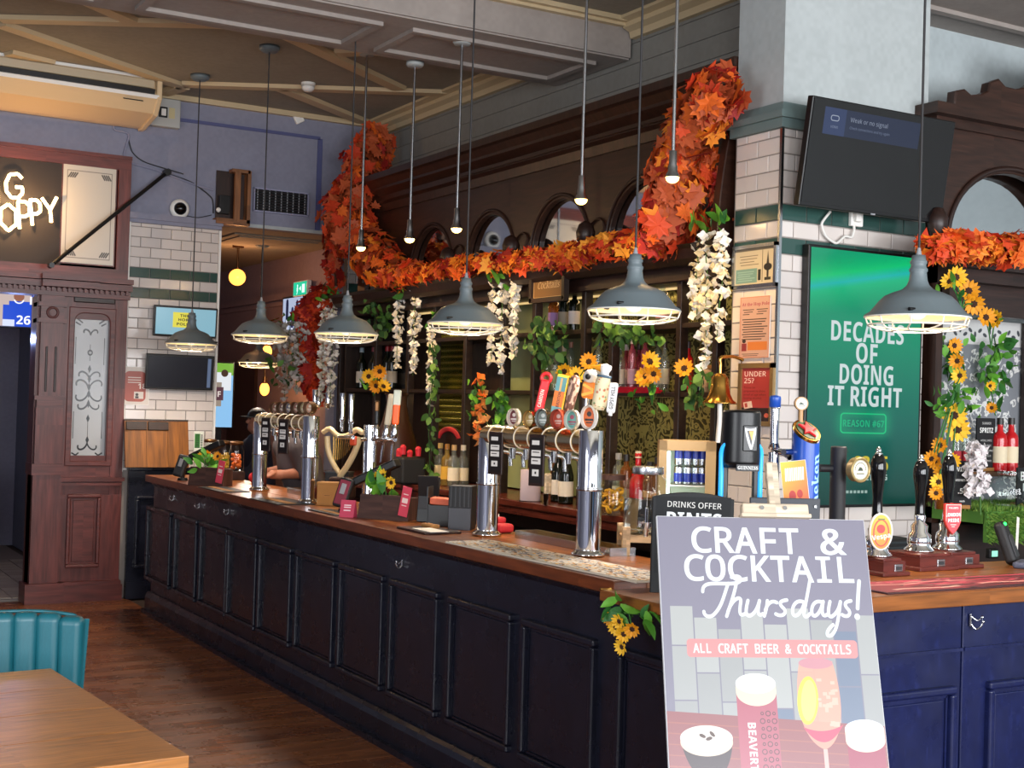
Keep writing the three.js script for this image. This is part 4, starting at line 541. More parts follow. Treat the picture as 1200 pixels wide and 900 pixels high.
leafGarland('dark orange leaf garland in the shade between the arch and the column', [[px(852, 205, 0, 4.62), 0.07], [px(850, 250, 0, 4.62), 0.09], [px(845, 285, 0, 4.6), 0.08]], 60, 0.12, [mr, md, mb], 20);
leafGarland('deep red leaf curtain hanging at the far end of the back bar', [[px(385, 345, 0, 4.5), 0.1], [px(362, 360, 0, 4.5), 0.12], [px(362, 400, 0, 4.5), 0.11], [px(366, 440, 0, 4.5), 0.1], [px(372, 470, 0, 4.5), 0.06]], 210, 0.11, [md, mr, mr, md, mv2], 120);
leafGarland('thin red leaf garland dangling on the tiled jamb of the back room', [[px(389, 285, 2, -11.1), 0.05], [px(392, 310, 2, -11.1), 0.07], [px(394, 335, 2, -11.1), 0.06]], 50, 0.1, [md, mb, mr], 0);
{ const y = rx(1140, 300).y; leafGarland('red-orange leaf garland along the canopy of the end back bar', [[rx(1086, 290, -4.78), 0.05], [rx(1125, 288, -4.78), 0.07], [rx(1165, 292, -4.78), 0.065], [rx(1215, 290, -4.78), 0.09]], 240, 0.1, [mv2, mo, mr, mo, mr, my], 80); }

// simple pointed leaf and petal
function bladeGeo(L, w, bend = 0.2) { const n = 4, pos = [], idx = []; for (let i = 0; i <= n; i++) { const t = i / n, ww = w * Math.sin(Math.PI * Math.min(0.98, t * 0.9 + 0.08)); pos.push(-ww, t * L, bend * L * t * t - 0.2 * ww, 0, t * L, bend * L * t * t, ww, t * L, bend * L * t * t - 0.2 * ww); } for (let i = 0; i < n; i++) for (let s = 0; s < 2; s++) { const a = i * 3 + s; idx.push(a, a + 1, a + 3, a + 1, a + 4, a + 3); } const g = new THREE.BufferGeometry(); g.setAttribute('position', new THREE.Float32BufferAttribute(pos, 3)); g.setAttribute('uv', new THREE.Float32BufferAttribute(pos.filter((_, i) => i % 3 < 2), 2)); g.setIndex(idx); g.computeVertexNormals(); return g.toNonIndexed(); }
const leafA = bladeGeo(0.1, 0.026, 0.35), leafB = bladeGeo(0.06, 0.022, 0.3);
const petalG = bladeGeo(0.045, 0.011, 0.1);
const sunPetals = mergeGeometries([...Array(14)].map((_, k) => petalG.clone().translate(0, 0.018, 0).rotateX(0.25 + (k % 2) * 0.15).rotateZ(k * Math.PI / 7)));
const sunSeed = new THREE.SphereGeometry(0.023, 12, 8).scale(1, 1, 0.45);
function sunflower(parent, pos, dir, s = 1) { const p = obj('petals', sunPetals, pick(M.petalY), parent); p.position.copy(pos); p.quaternion.setFromUnitVectors(V(0, 0, 1), dir.clone().normalize()); p.scale.setScalar(s * 0.72); const c = obj('flower_centre', sunSeed, M.seedB, p); return p; }
function leavesAt(parent, pos, n, geo, mats, spread, s = 1, down = 0) { for (let k = 0; k < n; k++) { const m = obj('leaf', geo, pick(mats), parent); m.position.set(pos.x + rr(-spread, spread), pos.y + rr(-spread, spread) * 0.7, pos.z + rr(-spread, spread)); m.rotation.set(rr(-1.2, 1.2) + down, rr(-3.1, 3.1), rr(-1.2, 1.2)); m.scale.setScalar(s * rr(0.7, 1.25)); } }
// white wisteria: leafy top and hanging racemes
const blossomG = mergeGeometries([0, 1, 2, 3].map((k) => bladeGeo(0.026, 0.013, 0.3).rotateX(0.9).rotateY(k * Math.PI / 2 + 0.4)));
function wisteria(label, x, y, X, strands, leaves = 14, mats = M.petalW) {
  const P = px(x, y, 0, X), o = thing('white_wisteria', label, 'artificial flowers', P, 0, 'hanging white wisteria');
  leavesAt(o, V(0, 0.02, 0), leaves, leafA, M.leafG, 0.09, 0.95);
  for (const [dx, y1, wd] of strands) {
    const Q = px(x + dx, y, 0, X).sub(P), len = -rise(P, y1), gs = [[], [], []]; const pts = [];
    for (let k = 0; k <= 6; k++) pts.push([Q.x + rr(-0.01, 0.01), -len * k / 6, Q.z + rr(-0.012, 0.012)]);
    obj('stem', tube(pts, 0.003, 18, 5), M.ivy[0], o); const n = Math.round(len * 130);
    for (let k = 0; k < n; k++) { const t = rnd(), r = wd * (0.35 + 0.65 * Math.sin(Math.PI * Math.min(1, t + 0.12))) * Math.sqrt(rnd()), a = rr(0, 6.28); gs[k % 3].push(blossomG.clone().scale(...Array(3).fill(rr(0.8, 1.35))).rotateX(rr(-1, 1)).rotateZ(rr(-1.5, 1.5)).translate(Q.x + r * Math.cos(a), -len * t, Q.z + r * Math.sin(a))); }
    gs.forEach((g, i) => { if (g.length) { const m = obj('blossom', g, mats[i], o); m.userData.kind = 'stuff'; } });
  }
  return o;
}
wisteria('pale wisteria in the shade at the far end of the shelves behind a pendant lamp', 385, 352, 4.5, [[-5, 470, 0.05], [6, 478, 0.06]], 10);
wisteria('pair of dense white wisteria racemes beside the sunflowers on the middle shelf', 478, 340, 4.5, [[-10, 432, 0.04], [9, 440, 0.045]], 18);
wisteria('thin white wisteria strand hanging before the ribbed glass', 506, 385, 4.5, [[0, 478, 0.03]], 4);
wisteria('white wisteria bunch left of the framed sign', 590, 330, 4.5, [[-12, 425, 0.035], [0, 440, 0.045], [14, 420, 0.03]], 20);
wisteria('large cream wisteria bunch hanging against the tiled column', 832, 275, 4.45, [[-14, 370, 0.05], [-2, 432, 0.055], [14, 400, 0.04]], 16, [mat(0xf4efe2, 0.7, { side: THREE.DoubleSide }), mat(0xe6d6ae, 0.7, { side: THREE.DoubleSide }), mat(0xfbf8f0, 0.7, { side: THREE.DoubleSide })]);
{ // grey-white blossom tree at the far end of the shelves
  const P = px(342, 398, 2, -11.0), o = wisteria('tall grey-white blossom spray at the far end of the bar', 340, 378, 4.35, [[-10, 425, 0.09], [0, 455, 0.11], [10, 462, 0.1], [-4, 470, 0.1]], 10, [0xb9b4b0, 0xa8a49c, 0xc8c2bc].map((c) => mat(c, 0.8, { side: THREE.DoubleSide }))); leavesAt(o, V(0, -0.45, 0), 30, leafB, M.ivy, 0.2, 1.3); }
// trailing ivy
function ivy(label, x, y, X, y1, w, n, mats = M.ivy, geo = leafB) { const P = px(x, y, 0, X), len = -rise(P, y1), o = thing('trailing_ivy', label, 'artificial ivy', P, 0, 'trailing green foliage on the back bar'); const pts = []; for (let k = 0; k <= 6; k++) pts.push([rr(-0.02, 0.02), -len * k / 6, rr(-0.03, 0.03)]); obj('stem', tube(pts, 0.004, 20, 5), M.ivy[2], o); for (let k = 0; k < n; k++) { const m = obj('leaf', geo, pick(mats), o); m.position.set(rr(-w, w), -len * rnd(), rr(-w, w)); m.rotation.set(rr(1.6, 3.6), rr(-3, 3), rr(-0.6, 0.6)); m.scale.setScalar(rr(0.7, 1.3)); } return o; }
ivy('green ivy trailing beside the olive panel above the tap tower', 585, 455, 4.5, 498, 0.05, 60, M.leafG);
ivy('ivy draped over the upper shelf under the framed sign', 640, 370, 4.5, 430, 0.12, 90);
ivy('yellowish ivy draped over the upper shelf below a pendant lamp', 735, 374, 4.45, 400, 0.16, 80);
ivy('ivy trailing past the ribbed glass down to the back counter', 508, 400, 4.48, 585, 0.035, 70);
ivy('dark ivy beside the near shelf post under the white wisteria', 820, 430, 4.45, 470, 0.06, 30);
ivy('ivy clump hanging at the canopy left of the white racemes', 440, 352, 4.5, 395, 0.12, 70);
{ // orange blossom strand
  const P = px(563, 440, 0, 4.42), len = -rise(P, 525), o = thing('orange_flower_strand', 'dangling strand of small orange flowers with ivy leaves', 'artificial flowers', P); const om = [0xf08a3c, 0xe8742a, 0xf4a860].map((c) => mat(c, 0.7, { side: THREE.DoubleSide }));
  obj('stem', tube([[0, 0, 0], [0.01, -len * 0.3, 0.02], [-0.01, -len * 0.6, -0.01], [0.02, -len, 0]], 0.003, 16, 5), M.ivy[0], o);
  for (let k = 0; k < 34; k++) { const m = obj('flower', blossomG, pick(om), o); m.position.set(rr(-0.04, 0.04), -len * rnd(), rr(-0.06, 0.06)); m.rotation.set(rr(-1.5, 1.5), rr(-3, 3), rr(-1, 1)); m.scale.setScalar(rr(1, 1.7)); }
  for (let k = 0; k < 30; k++) { const m = obj('leaf', leafB, pick(M.leafG), o); m.position.set(rr(-0.05, 0.05), -len * rr(0, 0.6), rr(-0.12, 0.02)); m.rotation.set(rr(1.6, 3.4), rr(-3, 3), rr(-0.5, 0.5)); m.scale.setScalar(rr(0.7, 1.3)); }
}
// sunflower clusters
const camward = (P) => EYE.clone().sub(P).normalize();
function sunCluster(label, list, X, s = 1.3, leafN = 12, axis = 0, leafOff = -0.08) { const P = px(list[0][0], list[0][1], axis, X), o = thing('sunflower_cluster', label, 'artificial flowers', P, 0, 'artificial sunflower clusters'); for (const [x, y, k = 1] of list) { const Q = px(x, y, axis, X).sub(P), d = camward(P).add(V(rr(-0.5, 0.5), rr(-0.3, 0.5), rr(-0.5, 0.5))); sunflower(o, Q, d, s * k); obj('stem', tube([Q, Q.clone().multiplyScalar(0.4).add(V(0.03, -0.08, 0)), V(0.05, -0.16, 0)], 0.004, 8, 5), M.leafG[2], o); } leavesAt(o, V(0.02, leafOff, 0), leafN, leafA, M.leafG, 0.09, 0.6); return o; }
sunCluster('three sunflowers leaning over the middle shelf by the wine bottles', [[432, 441], [441, 452], [449, 453], [445, 435]], 4.5, 1.5, 6);
sunCluster('three sunflowers in front of the pink bottles', [[757, 441], [766, 438, 0.9], [761, 424, 1.1], [755, 443]], 4.45, 1.35, 14, 0, -0.16);
sunCluster('single sunflower on the shelf post near the brass bell', [[802, 432]], 4.42, 1.35, 3);
sunCluster('sunflowers half hidden behind the tap handles', [[661, 435], [675, 440], [690, 424]], 4.3, 1.3, 4);
sunCluster('sunflowers at the canopy of the end back bar above the lamp rim', [[1120, 325], [1135, 341], [1141, 356], [1113, 330, 0.8]], -4.7, 1.35, 8, 2);
sunCluster('sunflowers over the top of the etched mirror', [[1155, 372], [1166, 374]], -4.9, 1.3, 6, 2);
sunCluster('long sunflower strand hanging before the etched mirror', [[1118, 405, 0.8], [1122, 423, 0.8], [1125, 440, 0.8], [1118, 487, 1.2], [1122, 503, 1.2], [1102, 522, 0.8], [1096, 540, 0.8], [1104, 553, 0.8], [1092, 538, 0.8], [1100, 565, 0.8], [1116, 540, 0.8], [1097, 578, 0.7]], -4.8, 1.3, 40, 2, -0.3);
ivy('green foliage hanging over the etched mirror', 1108, 395, 5.85, 450, 0.09, 60, M.leafG); ivy('green foliage on the etched mirror beside the pale column', 1165, 395, 6.15, 450, 0.07, 50, M.leafG);
sunCluster('two small orange blossoms on the etched mirror', [[1160, 452, 0.7], [1162, 478, 0.7]], -4.95, 1.1, 8, 2);
{ const P = rx(1146, 535, -4.75), o = thing('white_blossom_spray', 'white blossom spray standing on the grass shelf before the drinks board', 'artificial flowers', P); const gs = []; for (let k = 0; k < 170; k++) gs.push(blossomG.clone().scale(...Array(3).fill(rr(0.6, 1.1))).rotateX(rr(-1.5, 1.5)).rotateZ(rr(-1.5, 1.5)).translate(rr(-0.05, 0.05) , rr(-0.2, 0.06), rr(-0.04, 0.04))); const m = obj('blossom', gs, mat(0xe9e1e2, 0.7, { side: THREE.DoubleSide }), o); m.userData.kind = 'stuff'; obj('stem', tube([[0, 0, 0], [0.02, -0.15, 0], [0.03, -0.3, 0]], 0.005), M.ivy[0], o); }
// sunflower sprig hanging from the end of the bar flap
{ const P = px(733, 708, 0, XB - 0.06), o = thing('hanging_sunflowers', 'bunch of yellow flowers and green leaves hanging below the end of the bar', 'artificial flowers', P); leavesAt(o, V(-0.02, 0.0, 0), 12, leafA, M.leafG, 0.04, 0.75, 2.6); for (const [x, y] of [[716, 724], [722, 735], [731, 743], [741, 737], [729, 758], [726, 728]]) { const Q = px(x, y, 0, XB - 0.1).sub(P); sunflower(o, Q, camward(P).add(V(rr(-0.8, 0.2), -0.4, rr(-0.6, 0.6))), 0.72); obj('stem', tube([V(0, 0, 0), Q.clone().multiplyScalar(0.5).add(V(0, 0.01, 0)), Q], 0.003, 8, 5), M.leafG[2], o); } leavesAt(o, px(760, 722, 0, XB - 0.06).sub(P), 8, leafA, M.leafG, 0.03, 0.7, 2.4); }
// ================================================================= THINGS ON THE BAR
const onTop = (x, y) => px(x, y, 1, YT);
const FACE = -YAW; // turn that makes a flat front look at the viewer's side of the bar
// oval tap badge with its own print, on a small chrome stem
const badgeTex = new Map();
function badgeMat(bg, fg, rim, txt) { const k = bg + fg + rim + txt; if (!badgeTex.has(k)) badgeTex.set(k, printMat(canvasTex(64, 96, (g) => { g.fillStyle = rim; g.fillRect(0, 0, 64, 96); g.fillStyle = bg; g.beginPath(); g.ellipse(32, 48, 27, 42, 0, 0, 7); g.fill(); g.fillStyle = fg; g.beginPath(); g.arc(32, 34, 11, 0, 7); g.fill(); g.fillRect(12, 54, 40, 9); g.fillRect(18, 68, 28, 5); }), 0.35)); return badgeTex.get(k); }
function badge(parent, P, w, h, m, turn, back = M.black) {
  const b = obj('tap_badge', [new THREE.CylinderGeometry(1, 1, 0.026, 24).rotateX(Math.PI / 2).scale(w / 2, h / 2, 1), ring(1, 0.06, 0, 0, 0.013, 'z', 24).scale(w / 2, h / 2, 1), cyl(0.008, 0.008, h * 0.25, 0, -h * 0.65, 0, 8)], back, parent); b.position.copy(P); b.rotation.y = turn;
  const c = new THREE.CircleGeometry(1, 24).scale(w / 2 * 0.96, h / 2 * 0.96, 1); const f = obj('badge_print', c, m, b); f.position.z = 0.0145; return b;
}
function tapTower(label, P1, P2, H, r, nRing, tagsAt) {
  const t = thing('tap_tower', label, 'beer tap', P1), d = P2.clone().sub(P1), L = d.length(), yR = H - r * 0.95;
  const post = (x, z, h) => { const p = obj('post', lathe([[0, 0], [r * 1.35, 0], [r * 1.35, 0.014], [r * 1.06, 0.024], [r, 0.03], [r, h * 0.52], [r * 1.09, h * 0.525], [r * 1.09, h * 0.545], [r, h * 0.55], [r, h], [0, h]], 28), M.chrome, t); p.position.set(x, 0, z); return p; };
  post(0, 0, H - r * 1.2); post(d.x, d.z, H);
  obj('rail', rod([0, yR, 0], [d.x, yR, d.z], r * 0.95, 28), mat(0xdcc79a, 0.2, { metalness: 1 }), t); obj('end_cap', sph(r * 0.95, 0, yR, 0, 18), mat(0xdcc79a, 0.2, { metalness: 1 }), t);
  for (let k = 0; k < nRing; k++) { const f = (k + 0.6) / (nRing + 0.3), g = ring(r * 0.97, 0.0032, 0, 0, 0, 'z', 28); const m = obj('collar', g, mat(0xf2e6d2, 0.3), t); m.position.set(d.x * f, yR, d.z * f); m.rotation.y = Math.atan2(d.x, d.z); const tp = obj('spout', [cyl(0.012, 0.016, 0.05, 0, -0.05, 0, 10), tube([[0, -0.02, 0], [0.05, -0.03, 0], [0.06, -0.09, 0]], 0.01, 10, 8)], M.steel, t); tp.position.set(d.x * f + 0.02, yR - r, d.z * f); }
  for (const [f, tm, w, h] of tagsAt) { const s = obj('hanging_label', [rbox(w, h, 0.012, 0, -h / 2, 0, 0.004)], M.darkWood2, t); s.position.set(d.x * f - r - 0.01, yR + r * 0.4, d.z * f); s.rotation.y = -Math.PI / 2 + 0.35; s.rotation.order = 'YXZ'; const pr = printed('label_print', w * 0.8, h * 0.88, tm, s, 0, -h / 2, 0.007); }
  return { t, d, yR };
}
const labelTex = printMat(canvasTex(64, 160, (g) => { g.fillStyle = '#17100f'; g.fillRect(0, 0, 64, 160); g.fillStyle = '#e8e4de'; g.fillRect(8, 10, 40, 16); g.fillRect(6, 44, 50, 22); g.fillRect(6, 72, 50, 22); g.fillRect(12, 112, 36, 24); g.fillStyle = '#17100f'; g.fillRect(12, 50, 36, 3); g.fillRect(12, 80, 30, 3); g.fillRect(26, 120, 8, 8); }), 0.5);
{ // near tower with the tall colourful handles
  const P1 = V(3.15, YT, -5.63), P2 = V(3.16, YT, -4.76), { t, d, yR } = tapTower('near chrome two-post tap tower with tall colourful handles', P1, P2, 0.535, 0.053, 7, [[0.2, labelTex, 0.085, 0.2], [0.62, labelTex, 0.085, 0.23]]);
  const top = P1.y + yR + 0.05, at = (x, y) => px(x, y, 0, 3.15).sub(P1), turn = -0.75;
  const B = [[603, 489, badgeMat('#6e1f26', '#e9ded6', '#f0e8de', 'a'), 0.048, 0.08, mat(0xf0e8de, 0.4)], [622, 491, badgeMat('#c8b06a', '#fff4d0', '#a58a48', 'b'), 0.05, 0.075, M.brass], [637, 490, badgeMat('#8d968c', '#e8ebe4', '#54443a', 'c'), 0.055, 0.085, M.steel], [655, 491, badgeMat('#d8532e', '#f6d7c4', '#b23c20', 'd'), 0.055, 0.085, mat(0xb9482a, 0.4)], [671, 492, badgeMat('#6fb3a8', '#b04a62', '#e6ece2', 'e'), 0.055, 0.085, M.white], [691, 489, badgeMat('#d96a2c', '#33241c', '#f2e6d6', 'f'), 0.06, 0.1, M.white]];
  for (const [x, y, m, w, h, bk] of B) badge(t, at(x, y), w, h, m, turn, bk);
  // tall handles: local y from base to tip
  const handle = (name, label, x0, y0, x1, y1, build) => { const a = at(x0, y0), b = at(x1, y1); a.x += 0.03; b.x += 0.03; const L = b.y - a.y, h = new THREE.Group(); h.name = name; h.userData.label = label; h.position.copy(a); h.rotation.order = 'YXZ'; h.rotation.y = turn; h.rotation.z = -Math.atan2((x1 - x0), (y0 - y1)) * 0.9 - 0.03; t.add(h); build(h, L); return h; };
  const stripes = (cols, vertText, fg) => printMat(canvasTex(64, 256, (g) => { cols.forEach((c, i) => { g.fillStyle = c; g.fillRect(0, i * 256 / cols.length, 64, 256 / cols.length + 1); }); if (vertText) { g.save(); g.translate(34, 150); g.rotate(-Math.PI / 2); text(g, vertText, 0, 0, 34, fg); g.restore(); } }), 0.4);
  handle('tall_handle', 'red handle with a loop at its top', 624, 484, 633, 437, (h, L) => { obj('paddle', [rbox(0.042, L * 0.86, 0.024, 0, L * 0.43, 0, 0.01), ring(0.021, 0.009, 0, L * 0.9, 0, 'z', 20)], mat(0xd8252c, 0.35), h); const p = printed('lettering', 0.03, L * 0.6, printMat(canvasTex(48, 200, (g) => { g.fillStyle = '#d8252c'; g.fillRect(0, 0, 48, 200); g.save(); g.translate(24, 100); g.rotate(-Math.PI / 2); text(g, 'CAMDEN', 0, 0, 36, '#f6d8cc'); g.restore(); }), 0.4), h, 0, L * 0.38, 0.0125); });
  handle('tall_handle', 'yellow, teal and orange striped board handle', 645, 484, 652, 438, (h, L) => { obj('paddle', rbox(0.05, L, 0.03, 0, L / 2, 0, 0.006), mat(0xd99a2c, 0.4), h); const tx = canvasTex(64, 256, (g) => { for (const [c, a, b] of [['#d5d83a', 0, 14], ['#5b9aa0', 14, 110], ['#ee7b22', 110, 216], ['#6fa6a8', 216, 256]]) { g.fillStyle = c; g.fillRect(0, a, 64, b - a); } g.fillStyle = '#e8b070'; g.fillRect(26, 22, 12, 90); g.save(); g.translate(34, 165); g.rotate(-Math.PI / 2); text(g, 'BRIXTON', 0, 0, 25, '#2a2420'); g.restore(); }); printed('lettering', 0.046, L * 0.97, printMat(tx, 0.4), h, 0, L / 2, 0.0155); });
  handle('tall_handle', 'mottled brown tapering handle', 659, 484, 667, 438, (h, L) => { const mt = dataTex(64, (u, v) => { const n = vnoise(u * 8, v * 8, 90, 8); return n > 0.55 ? [0.86, 0.72, 0.62] : [0.45, 0.3, 0.24]; }); mt.repeat.set(2, 2); obj('paddle', lathe([[0, 0], [0.018, 0], [0.022, L * 0.3], [0.026, L * 0.7], [0.02, L * 0.95], [0, L]], 12), mat(0xffffff, 0.5, { map: mt }), h); });
  handle('tall_handle', 'orange block handle topped by a grey ball', 680, 478, 684, 437, (h, L) => { obj('stem', cyl(0.012, 0.014, L * 0.3), M.chrome, h); obj('block', rbox(0.056, L * 0.5, 0.05, 0, L * 0.52, 0, 0.014), mat(0xef8a2e, 0.4), h); obj('stripe', [box(0.05, 0.012, 0.052, 0, L * 0.42, 0.001, 0, 0, 0.4), box(0.05, 0.012, 0.052, 0, L * 0.6, 0.001, 0, 0, -0.4)], mat(0xf6c348, 0.4), h); obj('ball', sph(0.034, 0, L * 0.9, 0, 16), mat(0xd0ccc4, 0.5), h); obj('dot', sph(0.014, -0.006, L * 0.9, 0.027, 10), M.black, h); });
  handle('tall_handle', 'tall cream patterned handle with a white rounded head and orange wedge', 694, 480, 702, 423, (h, L) => { const pt = canvasTex(64, 128, (g) => { g.fillStyle = '#f0e2bc'; g.fillRect(0, 0, 64, 128); let s = 5; const q = () => { s = (s * 16807) % 2147483647; return s / 2147483647; }; for (let k = 0; k < 110; k++) { g.fillStyle = ['#d8a83c', '#7da06a', '#c8633c'][k % 3]; g.beginPath(); g.arc(q() * 64, q() * 128, 1.6, 0, 7); g.fill(); } }); obj('column', lathe([[0, 0], [0.024, 0], [0.032, L * 0.1], [0.033, L * 0.5], [0.028, L * 0.7], [0, L * 0.7]], 16), printMat(pt, 0.5), h); obj('band', ring(0.028, 0.006, 0, L * 0.7, 0), mat(0x4a6478, 0.4), h); obj('head', [lathe([[0, L * 0.7], [0.02, L * 0.7], [0.018, L * 0.78], [0.026, L * 0.86], [0.024, L * 0.93], [0, L * 0.97]], 16)], M.white, h); obj('wedge', new THREE.ConeGeometry(0.018, 0.05, 10).rotateZ(Math.PI / 2).translate(-0.045, L * 0.86, 0), mat(0xf0a020, 0.4), h); });
  handle('tall_handle', 'white rounded paddle with black lettering', 708, 487, 711, 448, (h, L) => { obj('paddle', [rbox(0.038, L * 0.92, 0.02, 0, L * 0.54, 0, 0.018, 3), cyl(0.009, 0.009, L * 0.2)], M.white, h); printed('lettering', 0.03, L * 0.8, printMat(canvasTex(64, 320, (g) => { g.fillStyle = '#f4f2ee'; g.fillRect(0, 0, 64, 320); g.save(); g.translate(34, 160); g.rotate(-Math.PI / 2); text(g, 'GIPSY HILL', 0, 0, 50, '#16161a', 'sans-serif', 'bold', 'center', 1.05); g.restore(); }), 0.4), h, 0, L * 0.54, 0.0105); });
}
{ // far tower
  const P1 = V(3.1, YT, -8.73), P2 = V(3.03, YT, -7.64), { t } = tapTower('far chrome two-post tap tower with round badges beside the jars', P1, P2, 0.53, 0.05, 7, [[0.3, labelTex, 0.09, 0.22], [0.66, labelTex, 0.09, 0.22]]);
  const at = (x, y) => px(x, y, 0, 3.07).sub(P1); const cols = ['#8a4a34', '#6c3c34', '#5d5a70', '#8e4a38', '#b6a070', '#c68a6a']; [324, 332, 340, 349, 357, 364].forEach((x, i) => badge(t, at(x, 478), 0.055, 0.075, badgeMat(cols[i], '#e8d8c0', '#a08468', 'g' + i), -0.7, M.bronze));
  [[348, 478, 456], [352, 478, 464], [363, 478, 459], [379, 505, 460], [389, 508, 461]].forEach(([x, y0, y1]) => { const a = at(x, y0), h = rise(a.clone().add(P1), y1); const m = obj('chrome_lever', lathe([[0, 0], [0.012, 0], [0.012, h * 0.25], [0.018, h * 0.28], [0.018, h * 0.36], [0.014, h * 0.4], [0.018, h], [0, h]], 14), M.chrome, t); m.position.copy(a).add(V(0.12, 0, 0)); });
  obj('lever_bar', rod(at(375, 512).add(V(0.12, 0, 0)), at(392, 512).add(V(0.12, 0, 0)), 0.012), M.chrome, t);
}
{ // slim middle tower with three levers
  const P = V(3.32, YT, zAt(433, 540, 3.32)), H = rise(P, 498), t = thing('slim_tap_tower', 'slim chrome tap tower with black, cream and orange levers', 'beer tap', P);
  obj('post', lathe([[0, 0], [0.06, 0], [0.06, 0.012], [0.04, 0.02], [0.04, H], [0, H]], 24), M.chrome, t); const at = (x, y) => px(x, y, 0, 3.32).sub(P); const A = at(425, 515), B = at(463, 515); obj('crossbar', rod(A, B, 0.014, 12), M.chrome, t);
  const lev = (x, y1, m, w, tilt, tip) => { const a = at(x, 510), h = rise(a.clone().add(P), y1) , g = new THREE.Group(); g.name = 'lever'; g.position.copy(a); g.rotation.order = 'YXZ'; g.rotation.y = -0.7; g.rotation.z = tilt; t.add(g); obj('fitting', [lathe([[0, -0.06], [0.01, -0.06], [0.012, -0.02], [0.02, -0.015], [0.02, 0.02], [0.014, 0.03], [0.018, 0.06], [0, 0.065]], 14)], M.chrome, g); obj('grip', rbox(w, h - 0.06, 0.03, 0, 0.06 + (h - 0.06) / 2, 0, 0.012), m, g); if (tip) { obj('sleeve', rbox(w * 1.03, (h - 0.06) * 0.45, 0.032, 0, 0.06 + (h - 0.06) * 0.78, 0, 0.008), tip, g); } obj('nozzle', cyl(0.007, 0.01, 0.1, 0, -0.16, 0.02, 8), M.chrome, g); };
  lev(441, 470, M.black, 0.026, 0, M.bronze); lev(452, 461, mat(0xe6d8b8, 0.45), 0.038, -0.12); lev(462, 457, mat(0xee5a22, 0.4), 0.042, -0.05, mat(0xb9c0b2, 0.4));
}
{ // carved harp
  const P = V(3.38, YT, zAt(402, 540, 3.38)), t = thing('harp_tap', 'carved cream wooden harp-shaped beer tap with metal strings', 'beer tap', P, -0.9), s = mpp(P), hw = mat(0xc9b48a, 0.4), U = (x, y) => [(x - 403) * s * 1.12, rise(P, y), 0];
  obj('base', [rbox(0.16, 0.14, 0.1, 0, 0.07, 0, 0.02)], M.darkWood2, t);
  const limb = (pts, r0, r1) => { const c = new THREE.CatmullRomCurve3(pts.map((p) => V(...U(...p)))); const gs = []; for (let k = 0; k < 14; k++) { const a = c.getPoint(k / 14), b = c.getPoint((k + 1) / 14), g = rod(a, b, r0 + (r1 - r0) * k / 13, 10); gs.push(g, sph(r0 + (r1 - r0) * k / 13, b.x, b.y, b.z, 8)); } return gs; };
  obj('neck', limb([[378, 508], [386, 503], [396, 511], [408, 510], [418, 503], [424, 506]], 0.016, 0.018), hw, t); obj('pillar', limb([[383, 512], [385, 528], [391, 543], [400, 556]], 0.02, 0.016), hw, t); obj('soundboard', limb([[422, 512], [416, 530], [408, 546], [400, 558]], 0.02, 0.02), hw, t); const st = []; for (let k = 0; k < 10; k++) st.push(rod(U(391 + k * 2.9, 511), U(391 + k * 2.2 + 1, 540 + k * 0.2 - k * k * 0.22), 0.0025, 5)); obj('strings', st, M.brass, t); obj('badge', rbox(0.045, 0.06, 0.03, (418 - 403) * s, rise(P, 516), 0.02, 0.01), mat(0xc84a2a, 0.4), t);
}
// planter boxes with sunflowers
function planter(label, x, y, w, turn, pinkX, n) {
  const P = onTop(x, y), t = thing('planter_box', label, 'planter', P, turn, 'wooden planter boxes on the bar');
  obj('front_board', extrude([[-w / 2, 0], [w / 2, 0], [w / 2 - 0.01, 0.13], [-w / 2 + 0.02, 0.13]], 0.014, 0.002).translate(0, 0, 0.05), M.rusticBox, t); obj('back_board', box(w - 0.02, 0.12, 0.014, 0, 0.06, -0.055), M.rusticBox, t); for (const s of [-1, 1]) obj('side_board', box(0.014, 0.12, 0.1, s * (w / 2 - 0.012), 0.06, 0), M.rusticBox, t); obj('soil', box(w - 0.03, 0.02, 0.1, 0, 0.09, 0), M.seedB, t);
  for (let k = 0; k < n; k++) { const q = V(rr(-0.08, 0.09), 0.2 + rr(-0.02, 0.05), rr(-0.02, 0.05)); sunflower(t, q, V(rr(-0.5, 0.3), rr(-0.1, 0.7), 1), 0.85); obj('stem', rod([q.x * 0.6, 0.1, 0], q, 0.003, 5), M.leafG[2], t); }
  leavesAt(t, V(-0.03, 0.16, 0.03), 16, leafA, M.leafG, 0.07, 0.95);
  const pk = obj('pink_label', rbox(0.055, 0.16, 0.005, w / 2 - 0.03, 0.13, 0.085, 0.002), mat(0xd8445a, 0.5), t); pk.rotation.z = -0.18; pk.userData.label = 'pink price label'; const pp = printed('label_print', 0.045, 0.1, printMat(canvasTex(48, 96, (g) => { g.fillStyle = '#d8445a'; g.fillRect(0, 0, 48, 96); g.fillStyle = '#f2d8d0'; g.fillRect(6, 30, 36, 26); g.fillRect(8, 8, 32, 5); g.fillRect(8, 66, 32, 5); }), 0.5), pk, w / 2 - 0.03, 0.13, 0.089);
  return t;
}
planter('wooden planter box of sunflowers with a pink label before the slim tap tower', 455, 608, 0.31, -0.95, 482, 4); planter('wooden planter box of sunflowers beside the jars at the far end', 247, 569, 0.3, -0.95, 260, 4);
